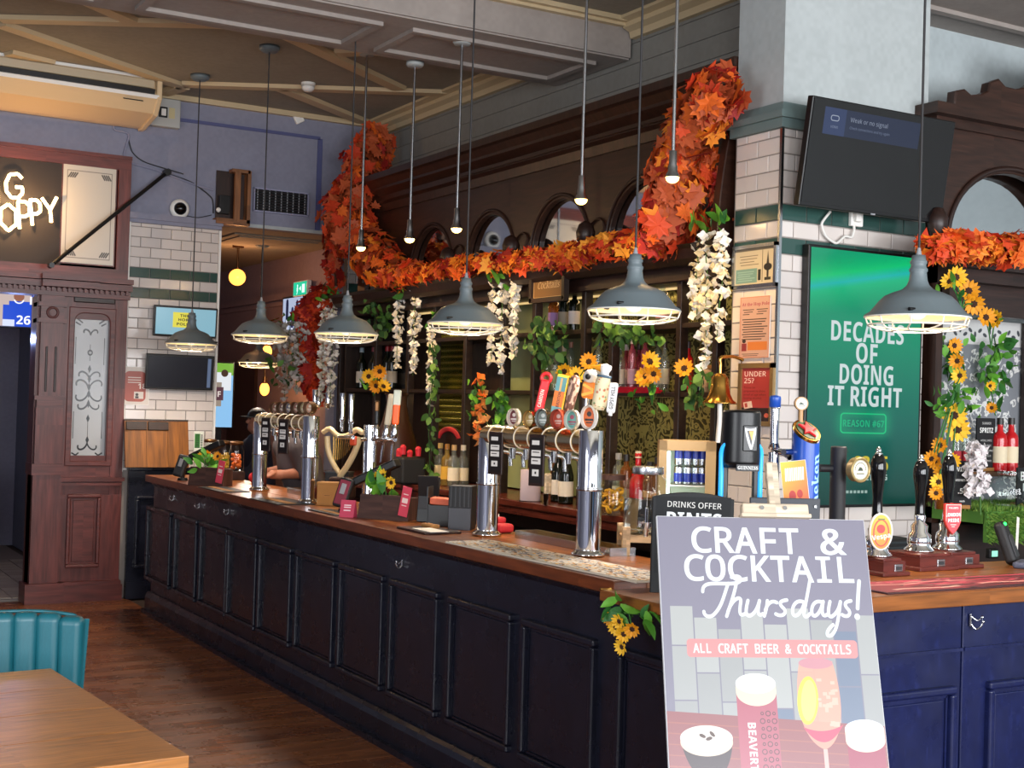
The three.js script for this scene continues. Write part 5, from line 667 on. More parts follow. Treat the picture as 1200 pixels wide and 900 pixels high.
// payment terminals on swivel arms
function terminal(label, x, y, dx, faceM, s = 1) { const P = onTop(x, y), t = thing('card_terminal', label, 'card terminal', P, -0.8, 'card terminals on the bar'); obj('foot', cyl(0.04, 0.035, 0.02), M.black, t); obj('stand', [tube([[0, 0.02, 0], [0.01, 0.09, 0], [0.05, 0.16, 0]], 0.016, 12, 8)], M.black, t); const h = obj('reader', rbox(0.085, 0.17, 0.03, 0, 0, 0, 0.014, 3), M.matteBlack, t); h.position.set(0.0, 0.11, 0.03); h.rotation.set(-0.25, 0, -0.2); obj('face', rbox(0.065, 0.14, 0.006, 0, 0, 0.016, 0.003), faceM, h); obj('window', rbox(0.03, 0.06, 0.004, 0.0, 0.02, 0.021, 0.002), M.grey, h); const a = obj('arm', rbox(0.28, 0.05, 0.09, 0, 0, 0, 0.012), M.black, t); a.position.set(0.17, 0.23, -0.04); a.rotation.z = 0.45; t.scale.setScalar(s); return t; }
terminal('black payment terminal with a maroon face near the brown card box', 404, 600, 0, mat(0x7c2438, 0.4)); terminal('black payment terminal on an arm beside the far planter box', 214, 563, 0, M.darkGrey);
{ // boxes, cards and holders
  const bx = (name, label, cat, x, y, w, h, d, m, turn = -0.7) => { const P = onTop(x, y), t = thing(name, label, cat, P, turn); obj('body', rbox(w, h, d, 0, h / 2, 0, 0.004), m, t); return t; };
  const c1 = bx('card_box', 'plain brown cardboard box beside the far tap tower', 'box', 386, 592, 0.13, 0.13, 0.1, M.kraft); obj('lid', rbox(0.134, 0.015, 0.104, 0, 0.132, 0, 0.003), M.kraft, c1); printed('stamp', 0.06, 0.025, printMat(canvasTex(64, 32, (g) => { g.fillStyle = '#a9773f'; g.fillRect(0, 0, 64, 32); g.strokeStyle = '#5a3a20'; g.strokeRect(4, 4, 56, 24); g.fillStyle = '#5a3a20'; g.fillRect(12, 13, 40, 4); }), 0.8), c1, 0, 0.06, 0.0512);
  const c2 = bx('black_caddy', 'open black caddy behind the brown card box', 'caddy', 397, 582, 0.16, 0.16, 0.12, M.matteBlack); obj('rim', [box(0.165, 0.01, 0.125, 0, 0.162, 0)], M.black, c2);
  const pc = onTop(408, 606), pcT = thing('pink_card', 'small pink tent card on the bar edge', 'card', pc, -0.85); obj('front_leaf', box(0.085, 0.095, 0.003, 0, 0.046, 0.012, -0.25), mat(0xc8425e, 0.5), pcT); obj('rear_leaf', box(0.085, 0.095, 0.003, 0, 0.046, -0.012, 0.25), mat(0xc8425e, 0.5), pcT); const pcp = printed('print', 0.06, 0.06, printMat(canvasTex(64, 64, (g) => { g.fillStyle = '#c8425e'; g.fillRect(0, 0, 64, 64); g.fillStyle = '#f4d6da'; for (const y of [10, 22, 40]) g.fillRect(10, y, 44, 7); })), pcT, 0, 0.048, 0.0142); pcp.rotation.x = -0.25;
  const mh = bx('menu_holder', 'black folding menu holder beside the middle planter box', 'menu holder', 500, 612, 0.11, 0.24, 0.02, M.black); mh.children[0].rotation.x = -0.2; obj('rear_leaf', rbox(0.11, 0.24, 0.012, 0, 0.12, -0.05, 0.003), M.black, mh).rotation.x = 0.2; obj('pocket', rbox(0.09, 0.06, 0.004, 0, 0.1, 0.0, 0.002), M.darkGrey, mh);
  const nb = bx('napkin_box', 'tall black ridged straw box beside the near tap tower', 'box', 541, 620, 0.12, 0.22, 0.12, M.matteBlack); obj('front_plate', rbox(0.115, 0.11, 0.006, 0, 0.055, 0.062, 0.002), mat(0x3a3b42, 0.4), nb); for (let k = 0; k < 5; k++) obj('ridge', box(0.008, 0.1, 0.004, -0.045 + k * 0.0225, 0.165, 0.062), M.darkGrey, nb);
  const od = bx('napkin_dispenser', 'black napkin dispenser with orange-red napkins', 'dispenser', 519, 616, 0.14, 0.11, 0.12, M.black); obj('napkins', [rbox(0.13, 0.035, 0.1, -0.005, 0.125, 0, 0.006)], mat(0xd8694a, 0.7), od).rotation.z = -0.06; obj('side_plate', box(0.006, 0.2, 0.12, -0.072, 0.1, 0), M.black, od);
  // dark bar mats with wood showing, and flat leather strips
  [[262, 574, 0.5, 0.2, 'dark bar mat before the far planter box'], [330, 588, 0.5, 0.24, 'dark bar mat at the foot of the far tap tower'], [390, 601, 0.4, 0.14, 'dark bar mat beneath the brown card box']].forEach(([x, y, l, w, lb]) => { const P = onTop(x, y), t = thing('bar_mat', lb, 'bar mat', P, 0, 'dark bar mats'); obj('mat', rbox(w, 0.006, l, 0, 0.003, 0, 0.002, 1), M.matteBlack, t); obj('stripe', [box(w * 0.25, 0.002, l * 0.9, -0.02, 0.007, 0)], M.kraft, t); });
  const lp = onTop(500, 622), lt = thing('leather_folder', 'flat dark leather bill folder with a tan tab on the bar', 'folder', lp, 0); obj('cover', rbox(0.2, 0.012, 0.32, 0, 0.006, 0.02, 0.004), M.darkWood2, lt); obj('tab', rbox(0.05, 0.02, 0.12, 0.04, 0.02, -0.04, 0.008), M.kraft, lt); obj('paper', box(0.1, 0.002, 0.2, -0.03, 0.014, 0.1), M.paper, lt);
  // patterned bar runners
  const run = printMat(canvasTex(256, 512, (g) => { g.fillStyle = '#ddd3c4'; g.fillRect(0, 0, 256, 512); let s = 11; const q = () => { s = (s * 16807) % 2147483647; return s / 2147483647; }; const cs = ['#d9952c', '#3a4258', '#8a6a48', '#f1ece2', '#c8b89a', '#5b6274', '#e6b45a']; for (let k = 0; k < 420; k++) { g.fillStyle = cs[k % 7]; g.save(); g.translate(q() * 256, q() * 512); g.rotate(q() * 6); g.fillRect(-14, -4, 10 + q() * 26, 5 + q() * 7); g.restore(); } }), 0.8);
  [[2.93, -4.98, 0.82, 'patterned bar runner before the near tap tower'], [2.95, -4.27, 0.62, 'patterned bar runner by the drinks dispenser at the bar end']].forEach(([x, z, l, lb], i) => { const t = thing('bar_runner', lb, 'bar runner', [x, YT, z], 0.03, 'patterned bar runners'); obj('pad', rbox(0.24, 0.008, l, 0, 0.004 + i * 0.001, 0, 0.003, 1), mat(0xd9ccba, 0.8), t); const pr = obj('print', plane(0.235, l - 0.01), run, t); pr.rotation.x = -Math.PI / 2; pr.position.y = 0.0092 + i * 0.001; });
  const dt = thing('drip_tray', 'long slatted drip tray behind the near tap tower', 'drip tray', [3.31, YT, -5.12]); obj('tray', [box(0.13, 0.012, 0.8, 0, 0.006, 0), box(0.008, 0.035, 0.8, -0.062, 0.018, 0), box(0.008, 0.035, 0.8, 0.062, 0.018, 0), box(0.13, 0.035, 0.008, 0, 0.018, 0.4), box(0.13, 0.035, 0.008, 0, 0.018, -0.4)], M.steel, dt); for (let k = 0; k < 30; k++) obj('slat', box(0.115, 0.006, 0.013, 0, 0.033, -0.385 + k * 0.0265), M.brass, dt);
  const dt2 = thing('drip_tray', 'slatted drip tray behind the far tap tower', 'drip tray', [3.28, YT, -8.15]); obj('tray', [box(0.13, 0.012, 0.7, 0, 0.006, 0), box(0.008, 0.04, 0.7, -0.062, 0.02, 0), box(0.008, 0.04, 0.7, 0.062, 0.02, 0)], M.steel, dt2); for (let k = 0; k < 18; k++) obj('slat', box(0.115, 0.006, 0.02, 0, 0.034, -0.33 + k * 0.039), M.brass, dt2);
  const rc = px(603, 616, 0, 3.33), rt = thing('red_bottle_opener', 'folded red bar cloth with a white clip lying by the drip tray', 'cloth', [3.3, YT, rc.z - 0.12]); obj('fold', rbox(0.09, 0.045, 0.2, 0, 0.025, 0, 0.018, 3), mat(0xb8202a, 0.6), rt); obj('upper_fold', rbox(0.07, 0.03, 0.13, 0, 0.06, -0.03, 0.012, 3), mat(0xb8202a, 0.6), rt); obj('clip', rbox(0.03, 0.02, 0.05, 0, 0.08, -0.03, 0.006), M.white, rt); rt.name = 'red_cloth';
}
// jars of sweets at the far end
{
  const jar = (label, x, cx0, cols) => { const P = V(3.32, YT, zAt(x, 540, 3.32)), t = thing('sweet_jar', label, 'jar', P, 0, 'glass jars at the far end of the bar'); const y0 = Math.max(0.06, -0.0 + rise(P, 552)); obj('stand', rbox(0.11, y0, 0.11, 0, y0 / 2, 0, 0.005), M.darkWood2, t); const g = obj('glass', lathe([[0, y0], [0.052, y0], [0.056, y0 + 0.02], [0.056, y0 + 0.15], [0.045, y0 + 0.18], [0.045, y0 + 0.2]], 20), M.glass, t); obj('lid', lathe([[0, y0 + 0.2], [0.05, y0 + 0.2], [0.05, y0 + 0.225], [0, y0 + 0.23]], 20), M.bronze, t); const gs = []; for (let k = 0; k < 60; k++) gs.push(sph(0.013, 0, 0, 0, 6).translate(Math.sqrt(rnd()) * 0.036 * Math.cos(k * 2.4), y0 + 0.018 + rr(0, 0.11), Math.sqrt(rnd()) * 0.036 * Math.sin(k * 2.4))); const s = obj('sweets', gs, mat(cols, 0.4), t); s.userData.kind = 'stuff'; };
  jar('small jar of dark sweets at the corner of the tiled pier', 246, 0, 0x5a3528); jar('jar of yellow sweets beside the tiled pier', 263, 0, 0xc89a34); jar('jar of orange sweets behind the far planter box', 277, 0, 0xd8641c);
}
// ---------------------------------------------------------------- bottles
const glassCol = (c, o = {}) => new THREE.MeshPhysicalMaterial({ color: c, roughness: 0.06, transmission: 0.75, thickness: 0, ...o });
const BG = { wine: mat(0x11160f, 0.1), green: glassCol(0x3f8a48), clear: glassCol(0xe8f0ea, { transmission: 0.92 }), amber: glassCol(0xb8732c), pink: glassCol(0xe2788c), red: mat(0xc41c22, 0.15), gold: glassCol(0xd8b860), blue: glassCol(0x3a5ac0) };
const shapesB = { wine: [[0, 0], [0.037, 0], [0.038, 0.01], [0.038, 0.19], [0.03, 0.215], [0.015, 0.235], [0.014, 0.29], [0.016, 0.292], [0.016, 0.3], [0, 0.3]], spirit: [[0, 0], [0.036, 0], [0.038, 0.008], [0.038, 0.17], [0.034, 0.19], [0.016, 0.21], [0.014, 0.26], [0.017, 0.262], [0.017, 0.27], [0, 0.27]], squat: [[0, 0], [0.048, 0], [0.05, 0.01], [0.05, 0.12], [0.04, 0.145], [0.018, 0.16], [0.016, 0.2], [0, 0.2]], tall: [[0, 0], [0.03, 0], [0.032, 0.01], [0.032, 0.22], [0.026, 0.24], [0.014, 0.25], [0.013, 0.3], [0, 0.3]], champ: [[0, 0], [0.042, 0], [0.044, 0.012], [0.044, 0.16], [0.032, 0.21], [0.016, 0.25], [0.015, 0.3], [0.018, 0.302], [0.018, 0.32], [0, 0.32]] };
const bottleG = Object.fromEntries(Object.entries(shapesB).map(([k, v]) => [k, lathe(v, 16)]));
function bottle(label, group, shape, gm, labelC, capC, P, s = 1) {
  const t = thing('bottle', label, 'bottle', P, 0, group), pr = shapesB[shape], R = pr[2][0] + 0.0008, H = pr[pr.length - 1][1], y = shape === 'squat' ? 0.03 : 0.045, h = shape === 'squat' ? 0.06 : 0.085;
  obj('glass', bottleG[shape], gm, t); if (labelC !== null) obj('label', cyl(R, R, h, 0, y, 0, 16, true), mat(labelC, 0.7), t); if (capC !== null) obj('cap', cyl(0.018, 0.0175, 0.035, 0, H - 0.025, 0, 12), mat(capC, 0.4), t); t.scale.setScalar(s); return t;
}
const SX = XS + 0.1; const sh = (x, y, X = SX) => { const P = px(x, y === 'mid' ? 450 : 400, 0, X); P.y = y === 'mid' ? 1.8 : y === 'up' ? 2.19 : 1.0875; return P; };
[['yellow-labelled dark wine bottle at the far end of the middle shelf', 408, 0xe8a428, 0xe8a428], ['white-labelled dark wine bottle with an orange top', 414, 0xe6e2da, 0xc8702c], ['white-labelled dark wine bottle with a blue-grey top', 423, 0xdedad2, 0x9ab0bc], ['dark wine bottle with a pale label and maroon top', 437, 0xd0c8c0, 0x7c2a34], ['red-topped wine bottle right of the shelf sunflowers', 453, 0xe0dcd6, 0x9a2028], ['grey-labelled wine bottle beside the white racemes', 459, 0xb8b4b0, 0x8a1c24]].forEach(([lb, x, c, k]) => bottle(lb, 'wine bottles on the middle shelf', 'wine', BG.wine, c, k, sh(x, 'mid'), 1.15));
[['clear bottle left of the red tap handle', 627, 'tall', BG.clear, 0xc9a9a0, 0xb0a08a], ['gold-topped clear squat bottle', 640, 'spirit', BG.clear, 0xb8a878, 0xc8b070], ['squat amber bottle with a cream label', 634, 'squat', BG.gold, 0xc8b894, 0x8a7a50], ['green-capped clear bottle on the middle shelf', 650, 'spirit', BG.clear, 0x9aa88a, 0x2c8a5c], ['emerald green bottle on the middle shelf', 660, 'spirit', BG.green, 0x284a30, 0xb8a898], ['tall clear bottle with a pale neck behind the tap handles', 668, 'tall', BG.clear, 0xd8d0c4, 0xb07a64], ['clear bottle with a blue stopper', 700, 'tall', BG.clear, 0xd8dcd8, 0x1c3a8a], ['slender clear bottle with an orange neck', 717, 'tall', BG.clear, 0xd8c8a8, 0xc8742c], ['clear gin bottle beside the pink bottles', 726, 'spirit', BG.clear, 0xd0c8c0, 0xd8d0c8], ['pink gin bottle at the red shelf edge', 733, 'spirit', BG.pink, 0xf0d0d0, 0xe8e4e0], ['tall pink gin bottle with a white cap', 740, 'tall', BG.pink, 0xe8b0b8, 0xdcd4d0], ['rose-tinted bottle with a dark cap', 748, 'spirit', BG.pink, 0xd8a8a8, 0x3a2a24], ['pale pink bottle with a copper cap', 755, 'tall', BG.pink, 0xe8c0c0, 0xa85c3c], ['clear bottle right of the pink bottles', 770, 'tall', BG.clear, 0xd8d8d0, 0x2c2c2c], ['dark-stoppered clear bottle behind the sunflowers', 778, 'spirit', BG.clear, 0xc8c8b8, 0x2a2420], ['red bottle behind the single sunflower', 806, 'spirit', BG.red, 0xc83a3a, 0x3a1c1c], ['white-labelled dark squat bottle below the cream wisteria', 822, 'squat', BG.wine, 0xe8e4dc, 0x2a2a2a]].forEach(([lb, x, s, g, c, k], i) => bottle(lb, 'spirit bottles on the middle shelf', s, g, c, k, sh(x, 'mid', XS + (i % 2 ? 0.17 : 0.075)), 1.05).scale.set(0.8, 1.05, 0.8));
{ const P = sh(833, 'mid', XS + 0.06), t = thing('small_box', 'small tan wooden box on the middle shelf beside the brass bell', 'box', P, -0.6); obj('body', rbox(0.09, 0.13, 0.07, 0, 0.065, 0, 0.004), M.pine, t); obj('lid', rbox(0.094, 0.02, 0.074, 0, 0.14, 0, 0.003), M.kraft, t); const Q = px(735, 454, 0, XS + 0.04), u = thing('red_shelf_strip', 'glossy red tray under the pink bottles', 'tray', [XS + 0.02, 1.8, (zAt(718) + zAt(775)) / 2]); obj('base', rbox(0.03, 0.02, zAt(775) - zAt(718), -0.02, 0, 0, 0.004), mat(0xb0142a, 0.2), u); obj('lip', box(0.006, 0.035, zAt(775) - zAt(718), -0.036, 0.008, 0), mat(0xb0142a, 0.2), u); u.name = 'red_tray'; }
[['purple-labelled bottle under the framed sign', 648, 'spirit', BG.amber, 0x8a6aa0, 0x6a4a90], ['white-labelled dark bottle on the upper shelf by the post', 672, 'spirit', BG.wine, 0xd8d0d0, 0x3a3030], ['dark bottle on the upper shelf behind the ivy', 660, 'wine', BG.wine, 0x8a8070, 0x40382c], ['pink box-labelled bottle on the upper shelf near the column', 775, 'spirit', BG.clear, 0xb86a6a, 0xd8c8bc]].forEach(([lb, x, s, g, c, k]) => bottle(lb, 'bottles on the upper shelf', s, g, c, k, sh(x, 'up'), 1.0));
[['clear bottle on the back counter by the orange flowers', 547, 'spirit', BG.clear, 0xd8ccb0, 0xc8c0b0], ['white-labelled champagne bottle behind the near tap tower', 659, 'champ', BG.wine, 0xece6dc, 0xc89a3c], ['second champagne bottle beside the near tap tower', 668, 'champ', BG.wine, 0xe0d8c8, 0xc89a3c], ['red-topped bottle behind the champagne bottles', 657, 'wine', BG.amber, 0xd8cfc0, 0xc0202a], ['bright red triangular-looking syrup bottle behind the dispenser', 752, 'champ', BG.red, null, 0xe8dcc0], ['small dark bottle left of the red syrup bottle', 738, 'tall', BG.amber, 0x9a8a70, 0x201c18], ['slim bottle with a pourer on the back counter', 729, 'tall', BG.clear, 0xc0b8a0, 0x9a9a98], ['amber bottle right of the red syrup bottle', 766, 'spirit', BG.amber, 0xb08a58, 0x2a2a2c], ['dark-topped amber bottle near the small fridge', 775, 'tall', BG.amber, 0xa87848, 0x26242a], ['pale rum bottle under the ribbed glass', 520, 'spirit', BG.clear, 0xe0cfa8, 0xd8b870], ['gold-labelled bottle under the ribbed glass', 528, 'spirit', BG.gold, 0xe0b040, 0x9a6a2c], ['cream-labelled bottle beside the red arch sign', 536, 'spirit', BG.clear, 0xeadfc6, 0xb09060]].forEach(([lb, x, s, g, c, k], i) => bottle(lb, 'bottles on the back counter', s, g, c, k, sh(x, 'low', XS - 0.05 - (i % 3) * 0.04 + 0.05), 1.1));
{ // other things on the back counter
  const low = (x, X) => { const P = px(x, 560, 0, X); P.y = 1.0875; return P; };
  const r = thing('paper_roll', 'pale lilac paper towel roll on the back counter', 'paper roll', low(622, 4.42)); obj('roll', lathe([[0.02, 0], [0.066, 0], [0.066, 0.2], [0.02, 0.2]], 28), mat(0xc3b3bd, 0.85), r); obj('core', cyl(0.02, 0.02, 0.21, 0, 0, 0, 14, true), M.kraft, r); obj('base', cyl(0.075, 0.075, 0.008, 0, -0.004, 0, 24), M.darkWood2, r);
  const d = thing('wooden_pourer', 'wooden-handled bar tool standing in a chrome cup', 'bar tool', low(642, 4.36)); obj('cup', lathe([[0, 0], [0.022, 0], [0.026, 0.07], [0.024, 0.07], [0.02, 0.004]], 18), M.chrome, d); obj('handle', rbox(0.045, 0.13, 0.03, 0, 0.13, 0, 0.01), M.paleWood, d);
  const j = thing('fruit_jar', 'glass jar of orange fruit slices with a wooden lid', 'jar', low(719, 4.36)); obj('glass', lathe([[0, 0], [0.08, 0], [0.085, 0.02], [0.085, 0.15], [0.06, 0.18], [0.06, 0.2]], 24), M.glass, j); obj('lid', cyl(0.068, 0.068, 0.03, 0, 0.2, 0, 24), M.rusticBox, j); const gs = []; for (let k = 0; k < 40; k++) gs.push(new THREE.TorusGeometry(0.022, 0.007, 6, 12, 4).rotateX(rr(0, 3)).rotateY(rr(0, 3)).translate(rr(-0.045, 0.045), 0.03 + rr(0, 0.11), rr(-0.045, 0.045))); obj('fruit_slices', gs, mat(0xe0a224, 0.5), j).userData.kind = 'stuff';
  const w = thing('arched_sign', 'small dark arched sign with a red band over the bottles', 'sign', [XS + 0.16, 1.0875, zAt(527, 520, XS + 0.16)], -1.1); obj('board', extrude((() => { const s = new THREE.Shape(); s.moveTo(-0.13, 0); s.lineTo(0.13, 0); s.lineTo(0.13, 0.3); s.absarc(0, 0.3, 0.13, 0, Math.PI); return s; })(), 0.015, 0.002), M.darkWood2, w); obj('red_band', new THREE.TorusGeometry(0.1, 0.02, 6, 24, Math.PI * 0.8).rotateZ(Math.PI * 0.1).scale(1, 1, 0.3).translate(0, 0.31, 0.02), mat(0xc0303a, 0.5), w);
  const vz = low(462, 4.5), vs = thing('brown_vase', 'bulbous dark brown vase holding the shelf sunflowers', 'vase', vz), vh = rise(vz, 462), vr = 26 * mpp(vz); obj('body', lathe([[0, 0], [vr * 0.8, 0], [vr, vh * 0.2], [vr * 0.95, vh * 0.45], [vr * 0.6, vh * 0.7], [vr * 0.45, vh * 0.9], [vr * 0.5, vh]], 28), mat(0x3a2018, 0.35), vs); obj('rim', ring(vr * 0.5, 0.008, 0, vh, 0), mat(0x3a2018, 0.35), vs);
  const lg = thing('pourer_caddy', 'black caddy of red-tipped bottle pourers behind the middle planter', 'caddy', low(478, 4.36)); obj('caddy', rbox(0.2, 0.2, 0.2, 0, 0.1, 0, 0.02), M.matteBlack, lg); for (const [x, y, z] of [[-0.07, 0.27, 0.05], [-0.05, 0.24, -0.06], [0.04, 0.26, 0.08], [0.02, 0.23, -0.02]]) obj('red_pourer', [cyl(0.02, 0.022, 0.05, x, y - 0.05, z, 10), sph(0.024, x, y, z, 10)], mat(0xd0283a, 0.5), lg);
}
// small fridge, bell, dispenser, chalkboard
{
  const bc = thing('under_column_counter', 'dark low back counter in front of the tiled column', 'back counter', [4.5, 0, -4.9]); obj('top', rbox(1.3, 0.04, 0.46, 0, 0.94, -0.0, 0.006), M.darkWood2, bc); obj('cabinet', box(1.26, 0.92, 0.4, 0, 0.46, 0.0), M.matteBlack, bc);
  const A = px(786, 516, 2, -4.85), B = px(838, 516, 2, -4.85), w = B.x - A.x, y0 = 0.96, H = A.y - y0, f = thing('mini_fridge', 'small gold mini fridge with lit glass door and blue cans', 'fridge', [(A.x + B.x) / 2, y0, -4.9], -0.6); const gd = mat(0xa98a5e, 0.4, { metalness: 0.3 });
  obj('cabinet', [box(0.02, H, 0.2, -w / 2 + 0.01, H / 2, 0), box(0.02, H, 0.2, w / 2 - 0.01, H / 2, 0), box(w, 0.02, 0.2, 0, H - 0.01, 0), box(w, 0.02, 0.2, 0, 0.01, 0), box(w, H, 0.01, 0, H / 2, -0.1)], gd, f); obj('door_frame', [box(0.035, H, 0.02, -w / 2 + 0.0175, H / 2, 0.11), box(0.045, H, 0.02, w / 2 - 0.022, H / 2, 0.11), box(w, 0.045, 0.02, 0, H - 0.022, 0.11), box(w, 0.04, 0.02, 0, 0.02, 0.11)], gd, f); obj('lining', box(w - 0.04, H - 0.04, 0.01, 0, H / 2, -0.09), mat(0xdcefe4, 0.4), f); obj('light_bar', rbox(0.014, H - 0.1, 0.014, -w / 2 + 0.045, H / 2, 0.085, 0.004), mat(0xf2fff8, 0.4, { emissive: 0xe8fff4, emissiveIntensity: 4 }), f); for (const y of [H - 0.205, H - 0.33]) obj('shelf', box(w - 0.06, 0.005, 0.16, 0, y, 0), M.white, f);
  const l = new THREE.RectAreaLight(0xe8fff4, 14, 0.02, H - 0.1); l.position.set(-w / 2 + 0.055, H / 2, 0.08); l.lookAt(0.2, H / 2, -0.02); l.rotation.set(0, -Math.PI / 2 - 0.5 + Math.PI, 0); f.add(l);
  const fp = f.position; let n = 0; for (const dx of [-0.035, 0.005, 0.045, 0.075]) for (const lev of [0, 1]) { const c = thing('drink_can', 'slim blue and silver drink can inside the mini fridge', 'can', [fp.x + Math.cos(0.6) * dx - Math.sin(0.6) * 0.045, fp.y + H - 0.2 + (lev ? 0.086 : 0), fp.z + Math.cos(0.6) * 0.045 + Math.sin(0.6) * dx], 0, 'cans in the mini fridge'); obj('can', lathe([[0, 0], [0.016, 0], [0.019, 0.005], [0.019, 0.076], [0.016, 0.083], [0, 0.083]], 16), M.steel, c); obj('print', cyl(0.0194, 0.0194, 0.04, 0, (n++ % 2) * 0.02 + 0.012, 0, 16, true), mat(0x1c2f9a, 0.3), c); }
  // brass bell on a bracket fixed to the column
  const bp = px(843, 473, 0, 4.36), b = thing('brass_bell', 'polished brass bell with a white rope hanging on the tiled column', 'bell', bp); const s = 0.95; obj('bell', lathe([[0.02, 0.155], [0.03, 0.15], [0.042, 0.13], [0.047, 0.09], [0.055, 0.05], [0.07, 0.02], [0.085, 0.008], [0.088, 0.0], [0.08, 0.0], [0.062, 0.02], [0.04, 0.09], [0.0, 0.14]], 32), M.brass, b); obj('bracket', [tube([[0, 0.155, 0], [0, 0.2, 0], [0.0, 0.235, 0], [0.08, 0.245, 0], [0.17, 0.23, -0.02]], 0.009, 20, 8), cylX(0.03, 0.012, 0.17, 0.23, -0.02)], M.brass, b); obj('rope', tube([[0, 0.03, 0], [0.004, -0.08, 0], [-0.004, -0.2, 0]], 0.013, 14, 8), M.white, b);
  // glass dispenser on a wooden stand
  const dp = V(3.47, YT, zAt(757, 640, 3.47)), d = thing('drinks_dispenser', 'large glass drinks dispenser with a metal lid on a wooden stand', 'dispenser', dp, -0.5); const sy = rise(dp, 625), ty = rise(dp, 552), h = ty - sy;
  for (const [x, z] of [[-0.1, 0.1], [0.1, 0.1], [-0.1, -0.1], [0.1, -0.1]]) obj('stand_leg', rbox(0.035, sy + 0.035, 0.03, x, (sy + 0.035) / 2, z, 0.004), M.pine, d); obj('stand_top', [box(0.2, 0.022, 0.025, 0, sy - 0.02, 0.1), box(0.2, 0.022, 0.025, 0, sy - 0.02, -0.1), box(0.025, 0.022, 0.2, 0.1, sy - 0.02, 0), box(0.025, 0.022, 0.2, -0.1, sy - 0.02, 0), box(0.2, 0.012, 0.2, 0, sy - 0.006, 0)], M.pine, d);
  obj('glass', lathe([[0, sy], [0.095, sy], [0.104, sy + 0.02], [0.105, sy + h * 0.68], [0.09, sy + h * 0.84], [0.062, sy + h * 0.93], [0.06, sy + h]], 32), M.glass, d); obj('water', lathe([[0, sy + 0.008], [0.094, sy + 0.008], [0.1, sy + 0.022], [0.1, sy + h * 0.55], [0, sy + h * 0.55]], 32), new THREE.MeshPhysicalMaterial({ color: 0xffffff, transmission: 1, roughness: 0.02, thickness: 0.1, ior: 1.33 }), d); obj('lid', lathe([[0, sy + h + 0.02], [0.066, sy + h + 0.02], [0.069, sy + h + 0.015], [0.069, sy + h - 0.012], [0.064, sy + h - 0.014]], 28), M.steel, d); obj('tap', [cylZ(0.018, 0.05, -0.02, sy + 0.045, 0.12), cyl(0.01, 0.014, 0.06, -0.02, sy + 0.0, 0.14, 12), rbox(0.014, 0.07, 0.012, -0.02, sy + 0.09, 0.145, 0.004)], M.chrome, d);
  // drinks chalkboard
  const c0 = px(812, 578, 2, -3.72), cb = thing('drinks_chalkboard', 'black chalkboard offering drinks behind the easel board', 'chalkboard', [c0.x, YT, -3.72], -0.42); const CW = 0.285, CH = c0.y - YT + 0.0; const ct = canvasTex(384, 384, (g) => { g.fillStyle = '#1b1d20'; g.fillRect(0, 0, 384, 384); g.save(); g.rotate(0.03); text(g, 'DRINKS OFFER', 196, 36, 40, '#e6e4e0', 'sans-serif', 'normal', 'center', 1.08); text(g, 'PINTS', 196, 112, 104, '#e9eef2'); g.restore(); });
  obj('board', extrude((() => { const q = new THREE.Shape(); q.moveTo(-CW / 2, 0); q.lineTo(CW / 2, 0); q.lineTo(CW / 2, CH - 0.02); q.quadraticCurveTo(0, CH + 0.02, -CW / 2, CH - 0.015); return q; })(), 0.014, 0.002), mat(0x1b1d20, 0.7), cb); printed('chalk_print', CW - 0.02, CW - 0.02, printMat(ct, 0.8), cb, 0, CH - 0.012 - (CW - 0.02) / 2, 0.0168);
}
// ================================================================= COLUMN AND END COUNTER
const ZCf = CZ + 0.012;
{ // green advertising screen
  const A = px(951, 289, 2, ZCf + 0.05), B = px(1074, 590, 2, ZCf + 0.05), L0 = px(944, 595, 2, ZCf + 0.05), w = B.x - A.x, h = A.y - B.y;
  const tx = canvasTex(512, 1152, (g) => {
    const k = g.createLinearGradient(0, 0, 0, 1152); k.addColorStop(0, '#0fae7c'); k.addColorStop(0.35, '#089a74'); k.addColorStop(0.7, '#0a6f62'); k.addColorStop(1, '#06463f'); g.fillStyle = k; g.fillRect(0, 0, 512, 1152);
    const q = g.createLinearGradient(0, 40, 60, 300); q.addColorStop(0, 'rgba(10,200,120,0)'); q.addColorStop(0.35, 'rgba(20,225,130,0.8)'); q.addColorStop(0.5, 'rgba(20,200,200,0.9)'); q.addColorStop(0.6, 'rgba(20,220,150,0.6)'); q.addColorStop(1, 'rgba(10,200,120,0)'); g.fillStyle = q; g.fillRect(0, 0, 512, 380);
    [['DECADES', 366, 345, 262], ['OF', 462, 108, 260], ['DOING', 560, 260, 262], ['IT RIGHT', 660, 345, 258]].forEach(([s, y, wd, x]) => fitText(g, s, x, y, 126, wd, '#e6f3f4'));
    g.strokeStyle = '#18d58a'; g.shadowColor = '#10ff9a'; g.shadowBlur = 40; g.lineWidth = 6; rrect(g, 150, 738, 206, 88, 14); g.stroke(); g.stroke(); g.shadowBlur = 0; text(g, 'REASON #67', 253, 783, 42, '#14c488', 'sans-serif', 'bold', 'center', 0.78);
    fitText(g, '£365', 290, 968, 96, 170, '#e6cf3c'); text(g, 'IN BETTING', 290, 1030, 36, '#cfe2dc', 'sans-serif', 'bold', 'center', 0.8); g.fillStyle = '#a8c4bc'; for (let k = 0; k < 9; k++) g.fillRect(130 + k * 17, 1088, 12, 13);
  });
  const t = thing('advert_screen', 'tall green advertising screen with white capital lettering on the tiled column', 'screen', [(A.x + B.x) / 2, (A.y + B.y) / 2, ZCf + 0.045]); obj('casing', rbox(w + 0.03, h + 0.03, 0.05, 0, 0, -0.022, 0.006), M.black, t); printed('display', w, h, screenMat(tx, 0.78), t, 0, 0, 0.0045); obj('wall_mount', box(0.3, 0.3, 0.02, 0, 0, -0.05), M.black, t);
}
